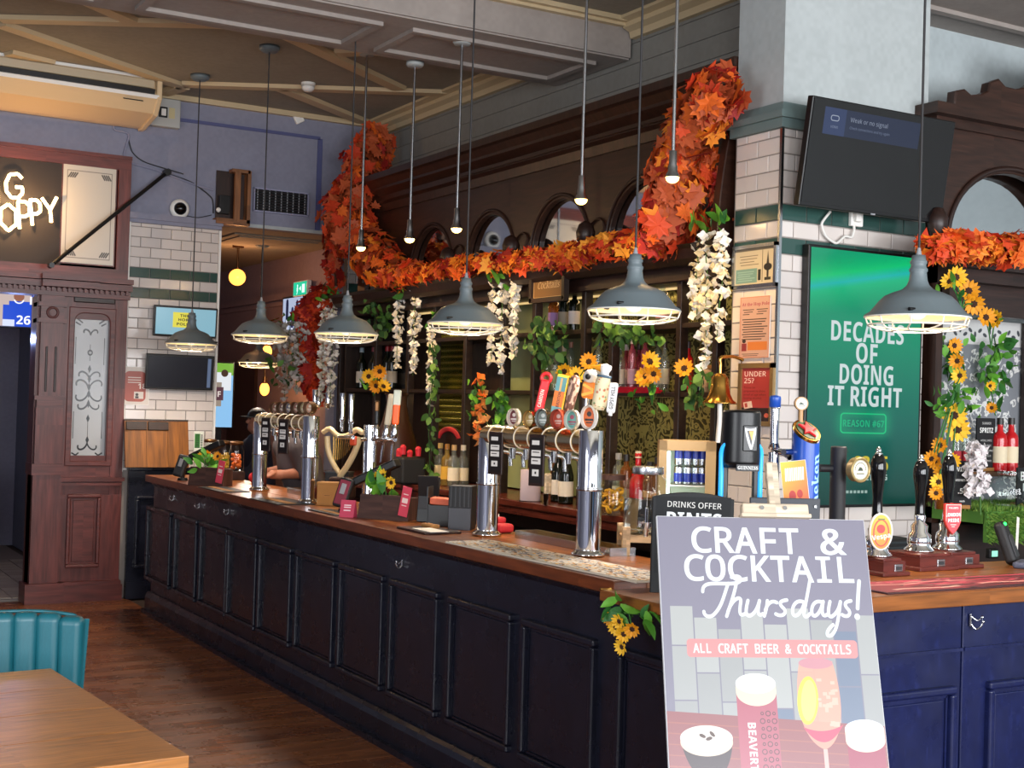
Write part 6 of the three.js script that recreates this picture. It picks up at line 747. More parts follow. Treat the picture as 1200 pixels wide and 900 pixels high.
{ // tilted television
  const A = px(936, 240, 2, -4.98), B = px(1103, 263, 2, -4.98), w = B.x - A.x, h = 0.535, t = thing('television', 'black wall television tilted forward on the tiled column with a blue message banner', 'television', [(A.x + B.x) / 2, (A.y + B.y) / 2, -4.98]); t.rotation.x = 0.16;
  const tx = canvasTex(1024, 576, (g) => { g.fillStyle = '#191416'; g.fillRect(0, 0, 1024, 576); g.fillStyle = '#2b3556'; g.fillRect(80, 36, 690, 150); g.fillStyle = '#3d4d7c'; g.fillRect(80, 36, 150, 150); text(g, 'Weak or no signal', 262, 86, 34, '#aab4cc', 'sans-serif', 'normal', 'left'); text(g, 'Check connections and try again', 262, 130, 20, '#8d99b8', 'sans-serif', 'normal', 'left'); g.strokeStyle = '#c8d2e8'; g.lineWidth = 5; rrect(g, 128, 78, 54, 28, 12); g.stroke(); text(g, 'HDMI', 156, 140, 20, '#9aa6c4', 'sans-serif', 'normal'); });
  obj('casing', rbox(w, h, 0.04, 0, h / 2, -0.022, 0.006), M.black, t); printed('display', w - 0.02, h - 0.03, screenMat(tx, 0.55, { roughness: 0.09 }), t, 0, h / 2 + 0.005, 0.001); obj('badge', box(0.03, 0.008, 0.004, 0, 0.004, 0.001), M.grey, t); obj('wall_bracket', box(0.25, 0.2, 0.1, 0, h / 2 - 0.06, -0.09), M.black, t);
  one('white_cable', 'loose white cable looping below the television', 'cable', tube([[973, 248], [963, 262], [968, 277], [980, 285], [990, 277], [998, 278], [1001, 268], [999, 256]].map(([x, y]) => px(x, y, 2, CZ + 0.03)), 0.007, 50, 8), M.cableWhite);
  const S = px(1003, 256, 2, CZ + 0.02), s = thing('wall_socket', 'small white socket under the television', 'socket', S); obj('plate', rbox(0.085, 0.085, 0.025, 0, 0, 0, 0.006), M.white, s); obj('plug', rbox(0.04, 0.045, 0.03, -0.012, 0, 0.025, 0.008), M.white, s);
}
{ // posters on the narrow face of the column
  const X = CX0 - 0.012;
  const poster = (name, label, x0, y0, x1, y1, frameM, fw, tex, rough) => { const A = px(x0, y0, 0, X), B = px(x1, y1, 0, X), w = B.z - A.z, h = Math.abs(A.y - B.y) , t = thing(name, label, 'poster', [X - 0.006, (A.y + B.y) / 2, (A.z + B.z) / 2], -Math.PI / 2); if (fw) obj('frame', [box(w, fw, 0.02, 0, h / 2 - fw / 2, 0), box(w, fw, 0.02, 0, -h / 2 + fw / 2, 0), box(fw, h, 0.02, -w / 2 + fw / 2, 0, 0), box(fw, h, 0.02, w / 2 - fw / 2, 0, 0)], frameM, t); obj('backing', box(w - 0.004, h - 0.004, 0.008, 0, 0, -0.004), M.paper, t); printed('print', w - 2 * fw, h - 2 * fw, printMat(tex, rough), t, 0, 0, 0.0015); return t; };
  const lines = (g, x, y, w, n, gap, c, lw = 4) => { g.fillStyle = c; for (let k = 0; k < n; k++) g.fillRect(x + (k % 2) * 6, y + k * gap, w - (k % 3) * 12, lw); };
  poster('framed_certificate', 'silver-framed certificate with a dark bottle drawing high on the tiled column', 861, 290, 911, 335, M.steel, 0.018, canvasTex(256, 200, (g) => { g.fillStyle = '#bdb39c'; g.fillRect(0, 0, 256, 200); g.fillStyle = '#5c5750'; g.fillRect(0, 0, 256, 14); lines(g, 30, 40, 120, 4, 16, '#6a6256'); g.fillStyle = '#6f948e'; g.fillRect(6, 112, 140, 78); lines(g, 16, 126, 110, 5, 12, '#8fb0aa', 5); g.fillStyle = '#2c2a26'; g.fillRect(152, 120, 18, 60); g.fillRect(178, 10, 3, 180); g.beginPath(); g.moveTo(214, 20); g.lineTo(222, 90); g.lineTo(206, 90); g.fill(); g.beginPath(); g.ellipse(214, 110, 26, 20, 0, 0, 7); g.fill(); g.fillRect(208, 128, 12, 40); g.fillRect(194, 166, 40, 16); }), 0.3);
  poster('pink_notice', 'pink paper notice with dark text and a small dancer on the tiled column', 869, 349, 902, 419, null, 0, canvasTex(160, 320, (g) => { g.fillStyle = '#c9a294'; g.fillRect(0, 0, 160, 320); g.strokeStyle = '#c8866e'; g.lineWidth = 4; g.strokeRect(3, 3, 154, 314); text(g, 'At the Hop Pole', 84, 40, 22, '#a03a52', 'serif', 'bold', 'center', 0.85); lines(g, 16, 66, 60, 3, 12, '#3a2c28'); lines(g, 90, 66, 60, 3, 12, '#3a2c28'); lines(g, 14, 116, 130, 9, 13, '#3a2c28', 5); g.fillStyle = '#2a1c20'; g.beginPath(); g.arc(26, 232, 10, 0, 7); g.fill(); g.fillStyle = '#d07a3a'; g.fillRect(46, 236, 104, 44); g.fillStyle = '#8a2a30'; g.fillRect(14, 244, 26, 40); lines(g, 16, 298, 90, 2, 9, '#4a3a34', 3); }), 0.6);
  poster('framed_age_poster', 'framed red under-25 age-check poster low on the tiled column', 868, 426, 907, 500, M.gold, 0.025, canvasTex(200, 360, (g) => { g.fillStyle = '#a83a3a'; g.fillRect(0, 0, 200, 270); g.fillStyle = '#2b1c1c'; g.fillRect(0, 270, 200, 90); text(g, 'UNDER', 12, 40, 48, '#f1e9e4', 'sans-serif', 'normal', 'left', 1.0); text(g, '25?', 12, 86, 48, '#f1e9e4', 'sans-serif', 'normal', 'left'); ['Please be', 'prepared to show', 'proof of age when', 'buying alcohol.'].forEach((s, k) => text(g, s, 12, 132 + k * 24, 20, '#6e1f20', 'sans-serif', 'bold', 'left', 0.9)); g.fillStyle = '#e0c8be'; g.save(); g.translate(44, 250); g.rotate(-0.2); g.fillRect(-30, -20, 60, 46); g.fillStyle = '#b04038'; g.fillRect(-22, -12, 18, 28); g.restore(); g.fillStyle = '#d8c8c0'; g.fillRect(12, 334, 80, 5); g.fillStyle = '#d0604a'; g.beginPath(); g.arc(176, 320, 16, 0, 7); g.fill(); }), 0.35);
}
// ---------------------------------------------------------------- taps on the end counter
const endP = (x, z) => { const P = px(x, 600, 2, z); P.y = YT; return P; };
{ // black stout tap with a blue glowing arch
  const P = endP(866, -3.86), t = thing('stout_tap', 'black stout tap with a gold harp badge and glowing blue arch', 'beer tap', P, -0.5), s = mpp(P), Y = (y) => rise(P, y);
  const bl = mat(0x2aa4e8, 0.3, { emissive: 0x1e90e0, emissiveIntensity: 0.9 });
  obj('head', lathe([[0, Y(548)], [22 * s, Y(548)], [23 * s, Y(540)], [22.5 * s, Y(484)], [21 * s, Y(481)], [0, Y(480)]], 32), M.black, t);
  for (const k of [-1, 1]) { obj('leg', rbox(7 * s, Y(535), 9 * s, k * 18 * s, Y(535) / 2, 0, 0.006), M.black, t); const h = obj('blue_arch', tube([[k * 10 * s, Y(516), 12 * s], [k * 17 * s, Y(519), 9 * s], [k * 23 * s, Y(528), 5 * s], [k * 23 * s, Y(550), 4 * s], [k * 23 * s, 0.02, 4 * s]], 3 * s, 30, 8), bl, t); }
  obj('foot', rbox(60 * s, 0.02, 30 * s, 0, 0.01, 0, 0.006), M.black, t);
  const hp = canvasTex(128, 192, (g) => { g.fillStyle = '#0d0d10'; g.fillRect(0, 0, 128, 192); g.fillStyle = '#e8e8ea'; g.beginPath(); g.moveTo(8, 12); g.quadraticCurveTo(60, 30, 118, 10); g.quadraticCurveTo(124, 60, 84, 182); g.lineTo(64, 182); g.quadraticCurveTo(20, 100, 8, 12); g.fill(); g.fillStyle = '#1a1a1c'; g.beginPath(); g.moveTo(28, 34); g.lineTo(98, 32); g.lineTo(74, 160); g.closePath(); g.fill(); g.fillStyle = '#e0a63c'; g.beginPath(); g.moveTo(48, 40); g.lineTo(96, 36); g.lineTo(82, 120); g.closePath(); g.fill(); });
  const b = obj('harp_badge', rbox(17 * s, 30 * s, 0.012, 0, 0, 0, 0.006), M.black, t); b.position.set(6 * s, Y(513), 23 * s); printed('badge_print', 15 * s, 28 * s, printMat(hp, 0.3), b, 0, 0, 0.0065);
  const w = obj('lettering', rbox(27 * s, 8 * s, 0.01, 0, 0, 0, 0.003), M.black, t); w.position.set(4 * s, Y(547), 23 * s); printed('lettering_print', 26 * s, 7.4 * s, new THREE.MeshStandardMaterial({ map: canvasTex(192, 48, (g) => { g.fillStyle = '#0d0d10'; g.fillRect(0, 0, 192, 48); text(g, 'GUINNESS', 96, 25, 36, '#f4f4f0', 'serif', 'bold', 'center', 0.92); }), roughness: 0.4 }), w, 0, 0, 0.0055);
}
{ // chrome lever tap with a blue top
  const P = endP(905, -3.98), t = thing('chrome_lever_tap', 'tall chrome lever with a blue top behind the easel clip', 'beer tap', P, -0.5), s = mpp(P), Y = (y) => rise(P, y); obj('post', lathe([[0, 0], [0.035, 0], [0.035, 0.02], [0.022, 0.03], [0.022, Y(530)], [0, Y(528)]], 20), M.chrome, t); obj('lever', lathe([[0, Y(528)], [7 * s, Y(526)], [5 * s, Y(518)], [5.5 * s, Y(480)], [6.5 * s, Y(476)], [0, Y(474)]], 18), M.chrome, t); obj('blue_top', lathe([[0, Y(477)], [6.6 * s, Y(477)], [6.8 * s, Y(466)], [6 * s, Y(464)], [0, Y(463)]], 18), mat(0x1f4fae, 0.3), t); obj('spout', tube([[0, Y(528), 0], [10 * s, Y(530), 0.02], [16 * s, Y(535), 0.05]], 0.013, 12, 8), M.chrome, t);
}
{ // blue lager tap
  const P = endP(942, -3.86), t = thing('blue_lager_tap', 'blue cylinder lager tap with a slanted top and red star', 'beer tap', P, -0.45), s = mpp(P), Y = (y) => rise(P, y), r = 16 * s, hb = Y(494), drop = 0.085;
  const bt = canvasTex(512, 512, (g) => { g.fillStyle = '#1d4fb4'; g.fillRect(0, 0, 512, 512); g.save(); g.translate(60, 190); g.rotate(-Math.PI / 2); fitText(g, 'Heineken', 0, 0, 96, 300, '#a8dcff', 'serif'); g.restore(); });
  const hAt = (x, z) => hb - drop * (0.5 + (z * 0.9 + x * 0.35) / (2 * r)), g1 = new THREE.CylinderGeometry(r, r, 1, 40, 1), p = g1.attributes.position; for (let i = 0; i < p.count; i++) p.setY(i, p.getY(i) > 0 ? hAt(p.getX(i), p.getZ(i)) : 0); g1.computeVertexNormals(); obj('cylinder', g1, [printMat(bt, 0.3), M.black, M.black], t);
  const top = obj('slanted_top', [cyl(r * 1.03, r * 1.03, 0.012, 0, 0, 0, 32)], M.brass, t); top.position.y = hb - drop / 2; top.rotation.set(Math.atan(drop * 0.9 / (2 * r)), 0, -Math.atan(drop * 0.35 / (2 * r))); top.scale.set(1.03, 1, 1.16); const st = new THREE.Shape(); for (let k = 0; k < 10; k++) { const a = k * Math.PI / 5 + Math.PI / 2, q = (k % 2 ? 0.42 : 1) * r * 0.72; k ? st.lineTo(q * Math.cos(a), q * Math.sin(a)) : st.moveTo(q * Math.cos(a), q * Math.sin(a)); } obj('red_star', extrude(st, 0.006, 0.002).rotateX(-Math.PI / 2).translate(0, 0.015, 0), mat(0xd8202a, 0.3), top); obj('green_disc', cyl(r * 0.86, r * 0.86, 0.003, 0, 0.0115, 0, 32), mat(0x1f4a2c, 0.3), top);
  obj('arm', rod([-r, Y(530), 0], [-r - 0.04, Y(530), 0.03], 0.012), M.chrome, t);
  const hd = obj('round_handle', [cylZ(8 * s, 0.02, 0, 0, 0, 24), rbox(5 * s, 34 * s, 0.016, 0, -22 * s, 0, 0.006)], mat(0xb58a58, 0.4), t); hd.position.set(-4 * s, Y(473), -0.03); const f = obj('handle_print', new THREE.CircleGeometry(6.6 * s, 24), printMat(canvasTex(96, 96, (g) => { g.fillStyle = '#f0ead8'; g.fillRect(0, 0, 96, 96); g.fillStyle = '#3a4a3c'; g.beginPath(); g.moveTo(20, 58); g.lineTo(40, 34); g.lineTo(56, 44); g.lineTo(76, 58); g.fill(); g.fillRect(20, 64, 56, 5); }), 0.4), hd); f.position.z = 0.0105;
}
{ // leaflet leaning there
  const P = endP(931, -3.74), t = thing('orange_leaflet', 'orange and yellow leaflet leaning beside the blue lager tap', 'leaflet', P, -0.45), s = mpp(P), Y = (y) => rise(P, y), h = Y(540) - Y(585); const g = obj('card', box(31 * s, h + 0.05, 0.003), M.paper, t); g.position.set(0, (Y(540) + Y(585)) / 2 - 0.025, 0); g.rotation.z = 0.13; const tx = canvasTex(128, 180, (c) => { const q = c.createLinearGradient(0, 0, 128, 180); q.addColorStop(0, '#f0c43c'); q.addColorStop(0.6, '#ee7d34'); q.addColorStop(1, '#d8452c'); c.fillStyle = q; c.fillRect(0, 0, 128, 180); c.fillStyle = '#f2efe2'; for (let k = 0; k < 9; k++) { c.save(); c.translate(18 + k * 11, 46); c.rotate(0.1); c.fillRect(0, -24, 8, 46); c.restore(); } c.fillStyle = '#b02a24'; c.beginPath(); c.arc(46, 120, 18, 0, 7); c.arc(84, 116, 15, 0, 7); c.fill(); }); printed('print', 30 * s, h + 0.048, printMat(tx, 0.5), g, 0, 0, 0.002);
  const Q = endP(915, -3.68), u = thing('black_easel_tray', 'low dark tray standing behind the easel clip', 'tray', [Q.x, YT, -3.66], -0.42); obj('board', rbox(0.26, rise(Q, 583), 0.012, 0, rise(Q, 583) / 2, 0, 0.004), mat(0x30353d, 0.5), u); obj('screw', [cylZ(0.005, 0.016, 0.11, rise(Q, 592), 0.004, 8), cylZ(0.005, 0.016, -0.11, rise(Q, 592), 0.004, 8)], M.steel, u); u.name = 'dark_sign_back'; u.userData.label = 'low dark sign board standing behind the easel clip'; u.userData.category = 'sign board';
}
{ // matt black T tap with round badge
  const P = endP(981, -3.86), t = thing('black_tap', 'matt black post tap with a round cream badge beside the green screen', 'beer tap', P, -0.3), s = mpp(P), Y = (y) => rise(P, y); obj('post', lathe([[0, 0], [0.045, 0], [0.045, 0.015], [9.3 * s, 0.02], [9.3 * s, Y(525)], [8.6 * s, Y(523)], [0, Y(523)]], 28), M.matteBlack, t); obj('arm', rod([-24 * s, Y(549), 0], [0, Y(549), 0], 4.5 * s, 14), M.matteBlack, t); const b = obj('badge', [cylZ(14 * s, 0.03, 0, 0, 0, 32), ring(13.2 * s, 0.006, 0, 0, 0.015, 'z', 32)], mat(0xa08a5a, 0.35, { metalness: 0.5 }), t); b.position.set(14 * s, Y(549), 0.07); b.rotation.y = 0.25; obj('stem', cylZ(0.014, 0.07, 0, 0, -0.04), M.chrome, b); const f = obj('badge_print', new THREE.CircleGeometry(12.4 * s, 32), printMat(canvasTex(128, 128, (g) => { g.fillStyle = '#efe9cf'; g.fillRect(0, 0, 128, 128); g.strokeStyle = '#4a5a40'; g.lineWidth = 2; g.beginPath(); g.arc(64, 64, 56, 0, 7); g.stroke(); g.fillStyle = '#3a4638'; g.beginPath(); g.moveTo(42, 70); g.lineTo(58, 46); g.lineTo(76, 52); g.lineTo(86, 70); g.fill(); for (let k = 0; k < 16; k++) { const a = Math.PI + k * Math.PI / 15; g.fillRect(64 + 42 * Math.cos(a) - 3, 64 + 42 * Math.sin(a) - 3, 6, 6); } g.fillRect(34, 84, 60, 6); }), 0.4), b); f.position.z = 0.0155;
}
// hand pumps
function handPump(label, x, z, yTop, yBase, clip, blockW, tilt = 0) {
  const P = endP(x, z), t = thing('hand_pump', label, 'hand pump', P, 0, 'black-handled beer hand pumps'), Y = (y) => rise(P, y), s = mpp(P);
  obj('wooden_base', [box(blockW, 0.055, 0.2, 0, 0.03, 0), rbox(blockW + 0.03, 0.018, 0.23, 0, 0.009, 0, 0.005), rbox(blockW - 0.02, 0.014, 0.18, 0, 0.062, 0, 0.005)], wood(0x6e2f28, 0.3), t); const pl = obj('maker_plate', rbox(0.045, 0.03, 0.006, 0.02, 0.032, 0.102, 0.003), M.steel, t); obj('plate_inset', box(0.028, 0.014, 0.002, 0.02, 0.032, 0.106), M.darkGrey, pl);
  const y0 = 0.068, y1 = Y(608); obj('chrome_body', lathe([[0, y0], [0.06, y0], [0.062, y0 + 0.01], [0.045, y0 + 0.025], [0.05, y0 + 0.04], [0.048, y0 + 0.07], [0.034, y0 + 0.085], [0.036, y0 + 0.11], [0.022, y0 + 0.125], [0.024, y0 + 0.15], [0.02, y0 + 0.16], [0.022, y1], [0, y1]], 28), M.chrome, t);
  const h = Y(yTop) - y1, ha = obj('handle', lathe([[0, 0], [0.019, 0], [0.022, h * 0.04], [0.021, h * 0.12], [0.019, h * 0.3], [0.024, h * 0.5], [0.032, h * 0.7], [0.031, h * 0.82], [0.022, h * 0.92], [0.014, h * 0.95], [0, h * 0.95]], 24), M.blackGloss, t); ha.position.y = y1; ha.rotation.z = tilt; obj('chrome_finial', lathe([[0, h * 0.94], [0.014, h * 0.94], [0.016, h * 0.96], [0.008, h * 0.98], [0.012, h * 1.0], [0.006, h * 1.05], [0, h * 1.05]], 16), M.chrome, ha);
  if (clip) { const c = obj('pump_clip', clip.geo, clip.back, t); const q = px(clip.x, clip.y, 2, z + 0.1).sub(P); c.position.copy(q); c.rotation.y = clip.turn; const f = obj('clip_print', clip.face, clip.print, c); f.position.z = 0.009; obj('clip_stem', [rod([0, 0, -0.005], [0, -0.02, -0.08], 0.008)], M.chrome, c); }
  return t;
}
{
  const ov = (w, h) => new THREE.CircleGeometry(1, 36).scale(w, h, 1);
  handPump('hand pump with an orange oval badge right behind the easel board', 1028, -3.92, 528, 650, { x: 1032, y: 623, turn: -0.55, geo: new THREE.CylinderGeometry(1, 1, 0.014, 36).rotateX(Math.PI / 2).scale(0.046, 0.073, 1), back: M.white, face: ov(0.044, 0.071), print: printMat(canvasTex(128, 200, (g) => { g.fillStyle = '#f0e6d6'; g.fillRect(0, 0, 128, 200); const q = g.createLinearGradient(0, 0, 0, 200); q.addColorStop(0, '#f4c434'); q.addColorStop(1, '#ee8a28'); g.fillStyle = q; g.beginPath(); g.ellipse(64, 100, 58, 94, 0, 0, 7); g.fill(); g.strokeStyle = '#d8442a'; g.lineWidth = 8; g.beginPath(); g.ellipse(64, 106, 42, 72, 0, 0, 7); g.stroke(); g.fillStyle = '#d8342c'; g.beginPath(); g.arc(62, 84, 24, 0, 7); g.fill(); g.fillStyle = '#5a8a3a'; g.fillRect(44, 26, 40, 8); g.save(); g.translate(66, 126); g.rotate(-0.2); text(g, 'Vespa', 0, 0, 38, '#f8f4f0'); g.restore(); }), 0.35) }, 0.12);
  handPump('middle hand pump without a badge before the white tiles', 1078, -4.0, 536, 650, null, 0.2);
  handPump('hand pump with a red shield badge before the grass shelf', 1111, -4.02, 530, 650, { x: 1116, y: 607, turn: -0.3, geo: extrude((() => { const s = new THREE.Shape(); s.moveTo(-0.036, 0.058); s.lineTo(0.036, 0.058); s.lineTo(0.035, -0.01); s.quadraticCurveTo(0.03, -0.04, 0, -0.066); s.quadraticCurveTo(-0.03, -0.04, -0.035, -0.01); s.closePath(); return s; })(), 0.012, 0.003).translate(0, 0, -0.007), back: mat(0xc23a32, 0.4), face: (() => { const s = new THREE.Shape(); s.moveTo(-0.035, 0.057); s.lineTo(0.035, 0.057); s.lineTo(0.034, -0.01); s.quadraticCurveTo(0.028, -0.04, 0, -0.064); s.quadraticCurveTo(-0.028, -0.04, -0.034, -0.01); s.closePath(); const g = new THREE.ShapeGeometry(s, 8), u = g.attributes.uv, p = g.attributes.position; for (let i = 0; i < p.count; i++) u.setXY(i, p.getX(i) / 0.072 + 0.5, (p.getY(i) + 0.066) / 0.124); return g; })(), print: printMat(canvasTex(128, 220, (g) => { g.fillStyle = '#d02432'; g.fillRect(0, 0, 128, 220); g.strokeStyle = '#f0d8d0'; g.lineWidth = 4; g.strokeRect(4, 4, 120, 212); text(g, "FULLER'S", 64, 26, 20, '#f4e4dc', 'sans-serif', 'bold', 'center', 0.9); g.save(); g.translate(64, 78); g.rotate(-0.03); text(g, 'LONDON', 0, 0, 36, '#fdf8f4', 'sans-serif', 'bold', 'center', 0.84); text(g, 'PRIDE', 0, 42, 36, '#fdf8f4', 'sans-serif', 'bold', 'center', 0.92); g.restore(); g.fillStyle = '#f4e4dc'; g.fillRect(40, 150, 48, 4); g.fillRect(50, 164, 28, 4); }), 0.35) }, 0.17);
}
{ // red mat, card reader, pipework
  const P = px(1120, 682, 1, YT), t = thing('red_bar_mat', 'dark red printed bar mat on the end worktop', 'bar mat', [P.x + 0.05, YT, ZE - 0.16]); const tx = canvasTex(512, 128, (g) => { g.fillStyle = '#8a2a34'; g.fillRect(0, 0, 512, 128); let s = 9; const q = () => { s = (s * 16807) % 2147483647; return s / 2147483647; }; for (let k = 0; k < 120; k++) { g.strokeStyle = ['#c8485a', '#5a1c24', '#d8a898', '#b03a48', '#3a1a20'][k % 5]; g.lineWidth = 2 + q() * 8; const x = q() * 512, y = q() * 128; g.beginPath(); g.moveTo(x, y); g.bezierCurveTo(x + 40, y - 20, x + 60, y + 20, x + 120, y - 5); g.stroke(); } }); obj('mat', rbox(1.5, 0.006, 0.26, 0.15, 0.003, 0, 0.002, 1), mat(0x3a1a20, 0.7), t); const f = obj('print', plane(1.48, 0.24), printMat(tx, 0.6), t); f.rotation.x = -Math.PI / 2; f.position.set(0.15, 0.0065, 0);
  const Q = endP(1190, -3.95), c = thing('card_reader', 'black card reader with a green light at the end of the worktop', 'card terminal', Q, 0.5); const b = obj('reader', rbox(0.09, 0.19, 0.05, 0, 0.1, 0, 0.02, 3), M.matteBlack, c); b.rotation.x = -0.35; obj('keypad', rbox(0.07, 0.1, 0.006, 0, 0.08, 0.026, 0.003), M.darkGrey, b); obj('green_light', sph(0.008, -0.025, 0.18, 0.025, 10), mat(0x30ff60, 0.4, { emissive: 0x20ff50, emissiveIntensity: 4 }), b); obj('receipt', box(0.05, 0.15, 0.002, 0.055, 0.13, 0.0, 0, 0, -0.15), M.paper, c); obj('cloth', rbox(0.16, 0.03, 0.12, -0.08, 0.015, 0.08, 0.014, 3), mat(0x4a4e60, 0.8), c);
  const u = endP(1058, -4.75); const rk = thing('glass_rack', 'dark ribbed glass rack behind the hand pumps', 'rack', [px(1058, 640, 2, -4.72).x, 0.96, -4.85]); obj('tray', rbox(0.3, 0.12, 0.2, 0, 0.07, 0, 0.01), M.matteBlack, rk); for (let k = 0; k < 4; k++) obj('rib', box(0.3, 0.008, 0.21, 0, 0.04 + k * 0.025, 0), mat(0x2a3438, 0.5), rk);
  const g = px(1150, 648, 2, -4.1), gl = thing('green_display', 'tiny green lit display below the grass shelf', 'display', [px(1159, 648, 2, -4.72).x, px(1159, 648, 2, -4.72).y, -4.7]); obj('case', rbox(0.07, 0.05, 0.03, 0, 0, 0, 0.006), M.black, gl); printed('display', 0.045, 0.03, mat(0x9adcc0, 0.4, { emissive: 0x80d8b8, emissiveIntensity: 0.8 }), gl, 0, 0, 0.0165);
}
{ // things on the grass shelf and before the etched mirror
  const gy = rx(1140, 592, -5.0).y, on = (x, z) => { const P = rx(x, 580, z); P.y = gy; return P; };
  const board = (label, x, z, w, yT, turn, tilt, draw, y0 = null) => { const P = on(x, z); if (y0 !== null) P.y = y0; const h = rise(P, yT), t = thing('chalk_sign', label, 'chalk sign', P, turn, 'small chalk signs on the end back bar'); obj('board', rbox(w, h, 0.014, 0, h / 2, 0, 0.003), mat(0x17181b, 0.7), t); printed('chalk_print', w - 0.012, h - 0.012, printMat(canvasTex(192, Math.round(192 * h / w), draw), 0.8), t, 0, h / 2, 0.0078); obj('foot', rbox(w * 0.8, 0.02, 0.08, 0, 0.01, -0.02, 0.004), M.kraft, t); t.rotation.z = tilt; return t; };
  const sy = rx(1180, 552, -5.1).y;
  board('black SPRITZ drinks board on the small shelf beside red bottles', 1153, -5.1, 0.145, 490, 0, 0, (g, w, h) => { g.fillStyle = '#17181b'; g.fillRect(0, 0, w, h); text(g, 'SUMMER', w / 2, h * 0.08, 26, '#d8d8d4', 'sans-serif', 'normal'); text(g, 'SPRITZ', w / 2, h * 0.22, 54, '#f0f0ec', 'sans-serif', 'bold', 'center', 0.9); ['APEROL SPRITZ', 'HUGO SPRITZ', 'PINK SUMMER SPRITZ', 'LIMONCELLO', 'BELLINI SPRITZ'].forEach((s, k) => text(g, s, w / 2, h * (0.42 + k * 0.1), 19, '#d8d8d4', 'sans-serif', 'normal')); }, sy);
  board('slanted chalk sign for wings behind the hand pump', 1127, -4.82, 0.1, 540, -0.5, 0, (g, w, h) => { g.fillStyle = '#17181b'; g.fillRect(0, 0, w, h); g.save(); g.translate(w / 2, 0); g.rotate(0); text(g, 'WING', 0, h * 0.16, 66, '#e8e8e4'); text(g, 'WEDNESDAY', 0, h * 0.4, 32, '#e8e8e4'); text(g, '.50', 0, h * 0.64, 78, '#e8e8e4'); text(g, 'each', 0, h * 0.86, 26, '#e8e8e4'); g.restore(); });
  board('chalk sign behind the glass jar on the grass shelf', 1207, -4.86, 0.22, 548, 0, 0, (g, w, h) => { g.fillStyle = '#17181b'; g.fillRect(0, 0, w, h); text(g, 'BOOK', w / 2, h * 0.2, 62, '#e8e8e4'); text(g, 'NOW', w / 2, h * 0.5, 54, '#e8e8e4'); });
  const red = (label, x, yT) => { const P = rx(x, 545, -5.08); P.y = sy; bottle(label, 'bottles beside the drinks board', 'spirit', BG.red, 0xe8d8b8, 0x1c1814, P, rise(P, yT) / 0.27); };
  red('bright red aperitif bottle beside the drinks board', 1171, 492); red('second bright red aperitif bottle left of the glass edge', 1184, 492);
  for (const [x, lb] of [[1120, 'clear bottle with a red label before the etched mirror'], [1132, 'slim clear bottle with a red label beside the drinks board']]) { const P = rx(x, 545, -5.08); P.y = sy; bottle(lb, 'bottles beside the drinks board', 'tall', BG.clear, 0xb8303c, 0xd0d0cc, P, 0.85); } { const q = rx(1126, 548, -5.08), u = thing('bottle_ledge', 'narrow wooden ledge under the clear bottles', 'ledge', [q.x, sy - 0.0, -5.1]); obj('board', rbox(0.2, 0.024, 0.12, 0, -0.012, 0, 0.004), wood(0x8a5a34, 0.4), u); obj('bracket', box(0.03, 0.06, 0.1, 0, -0.05, 0), M.shelfWood, u); }
  const J = on(1183, -4.84), h = rise(J, 556), j = thing('glass_jar_dispenser', 'rounded glass drinks jar standing on the artificial grass', 'jar', J); const r = 23 * mpp(J); obj('glass', lathe([[0, 0.01], [r * 0.7, 0.01], [r * 0.95, h * 0.12], [r, h * 0.35], [r, h * 0.65], [r * 0.85, h * 0.82], [r * 0.55, h * 0.9], [r * 0.55, h]], 32), M.glass, j); obj('lid', cyl(r * 0.6, r * 0.6, 0.02, 0, h, 0, 28), M.glass, j); obj('tap', [cylZ(0.014, 0.04, 0, h * 0.2, r + 0.01), cyl(0.008, 0.01, 0.03, 0, h * 0.15, r + 0.025, 10)], M.steel, j); obj('foot', cyl(r * 0.72, r * 0.7, 0.012, 0, 0, 0, 24), M.glass, j);
  const K = on(1103, -4.82), k = thing('amber_candle', 'small amber glass candle holder at the edge of the grass shelf', 'candle holder', K); obj('glass', lathe([[0, 0], [0.03, 0], [0.034, 0.07], [0.03, 0.07], [0.026, 0.006]], 20), BG.amber, k); obj('candle', cyl(0.02, 0.02, 0.04, 0, 0.006, 0, 14), M.paper, k);
}
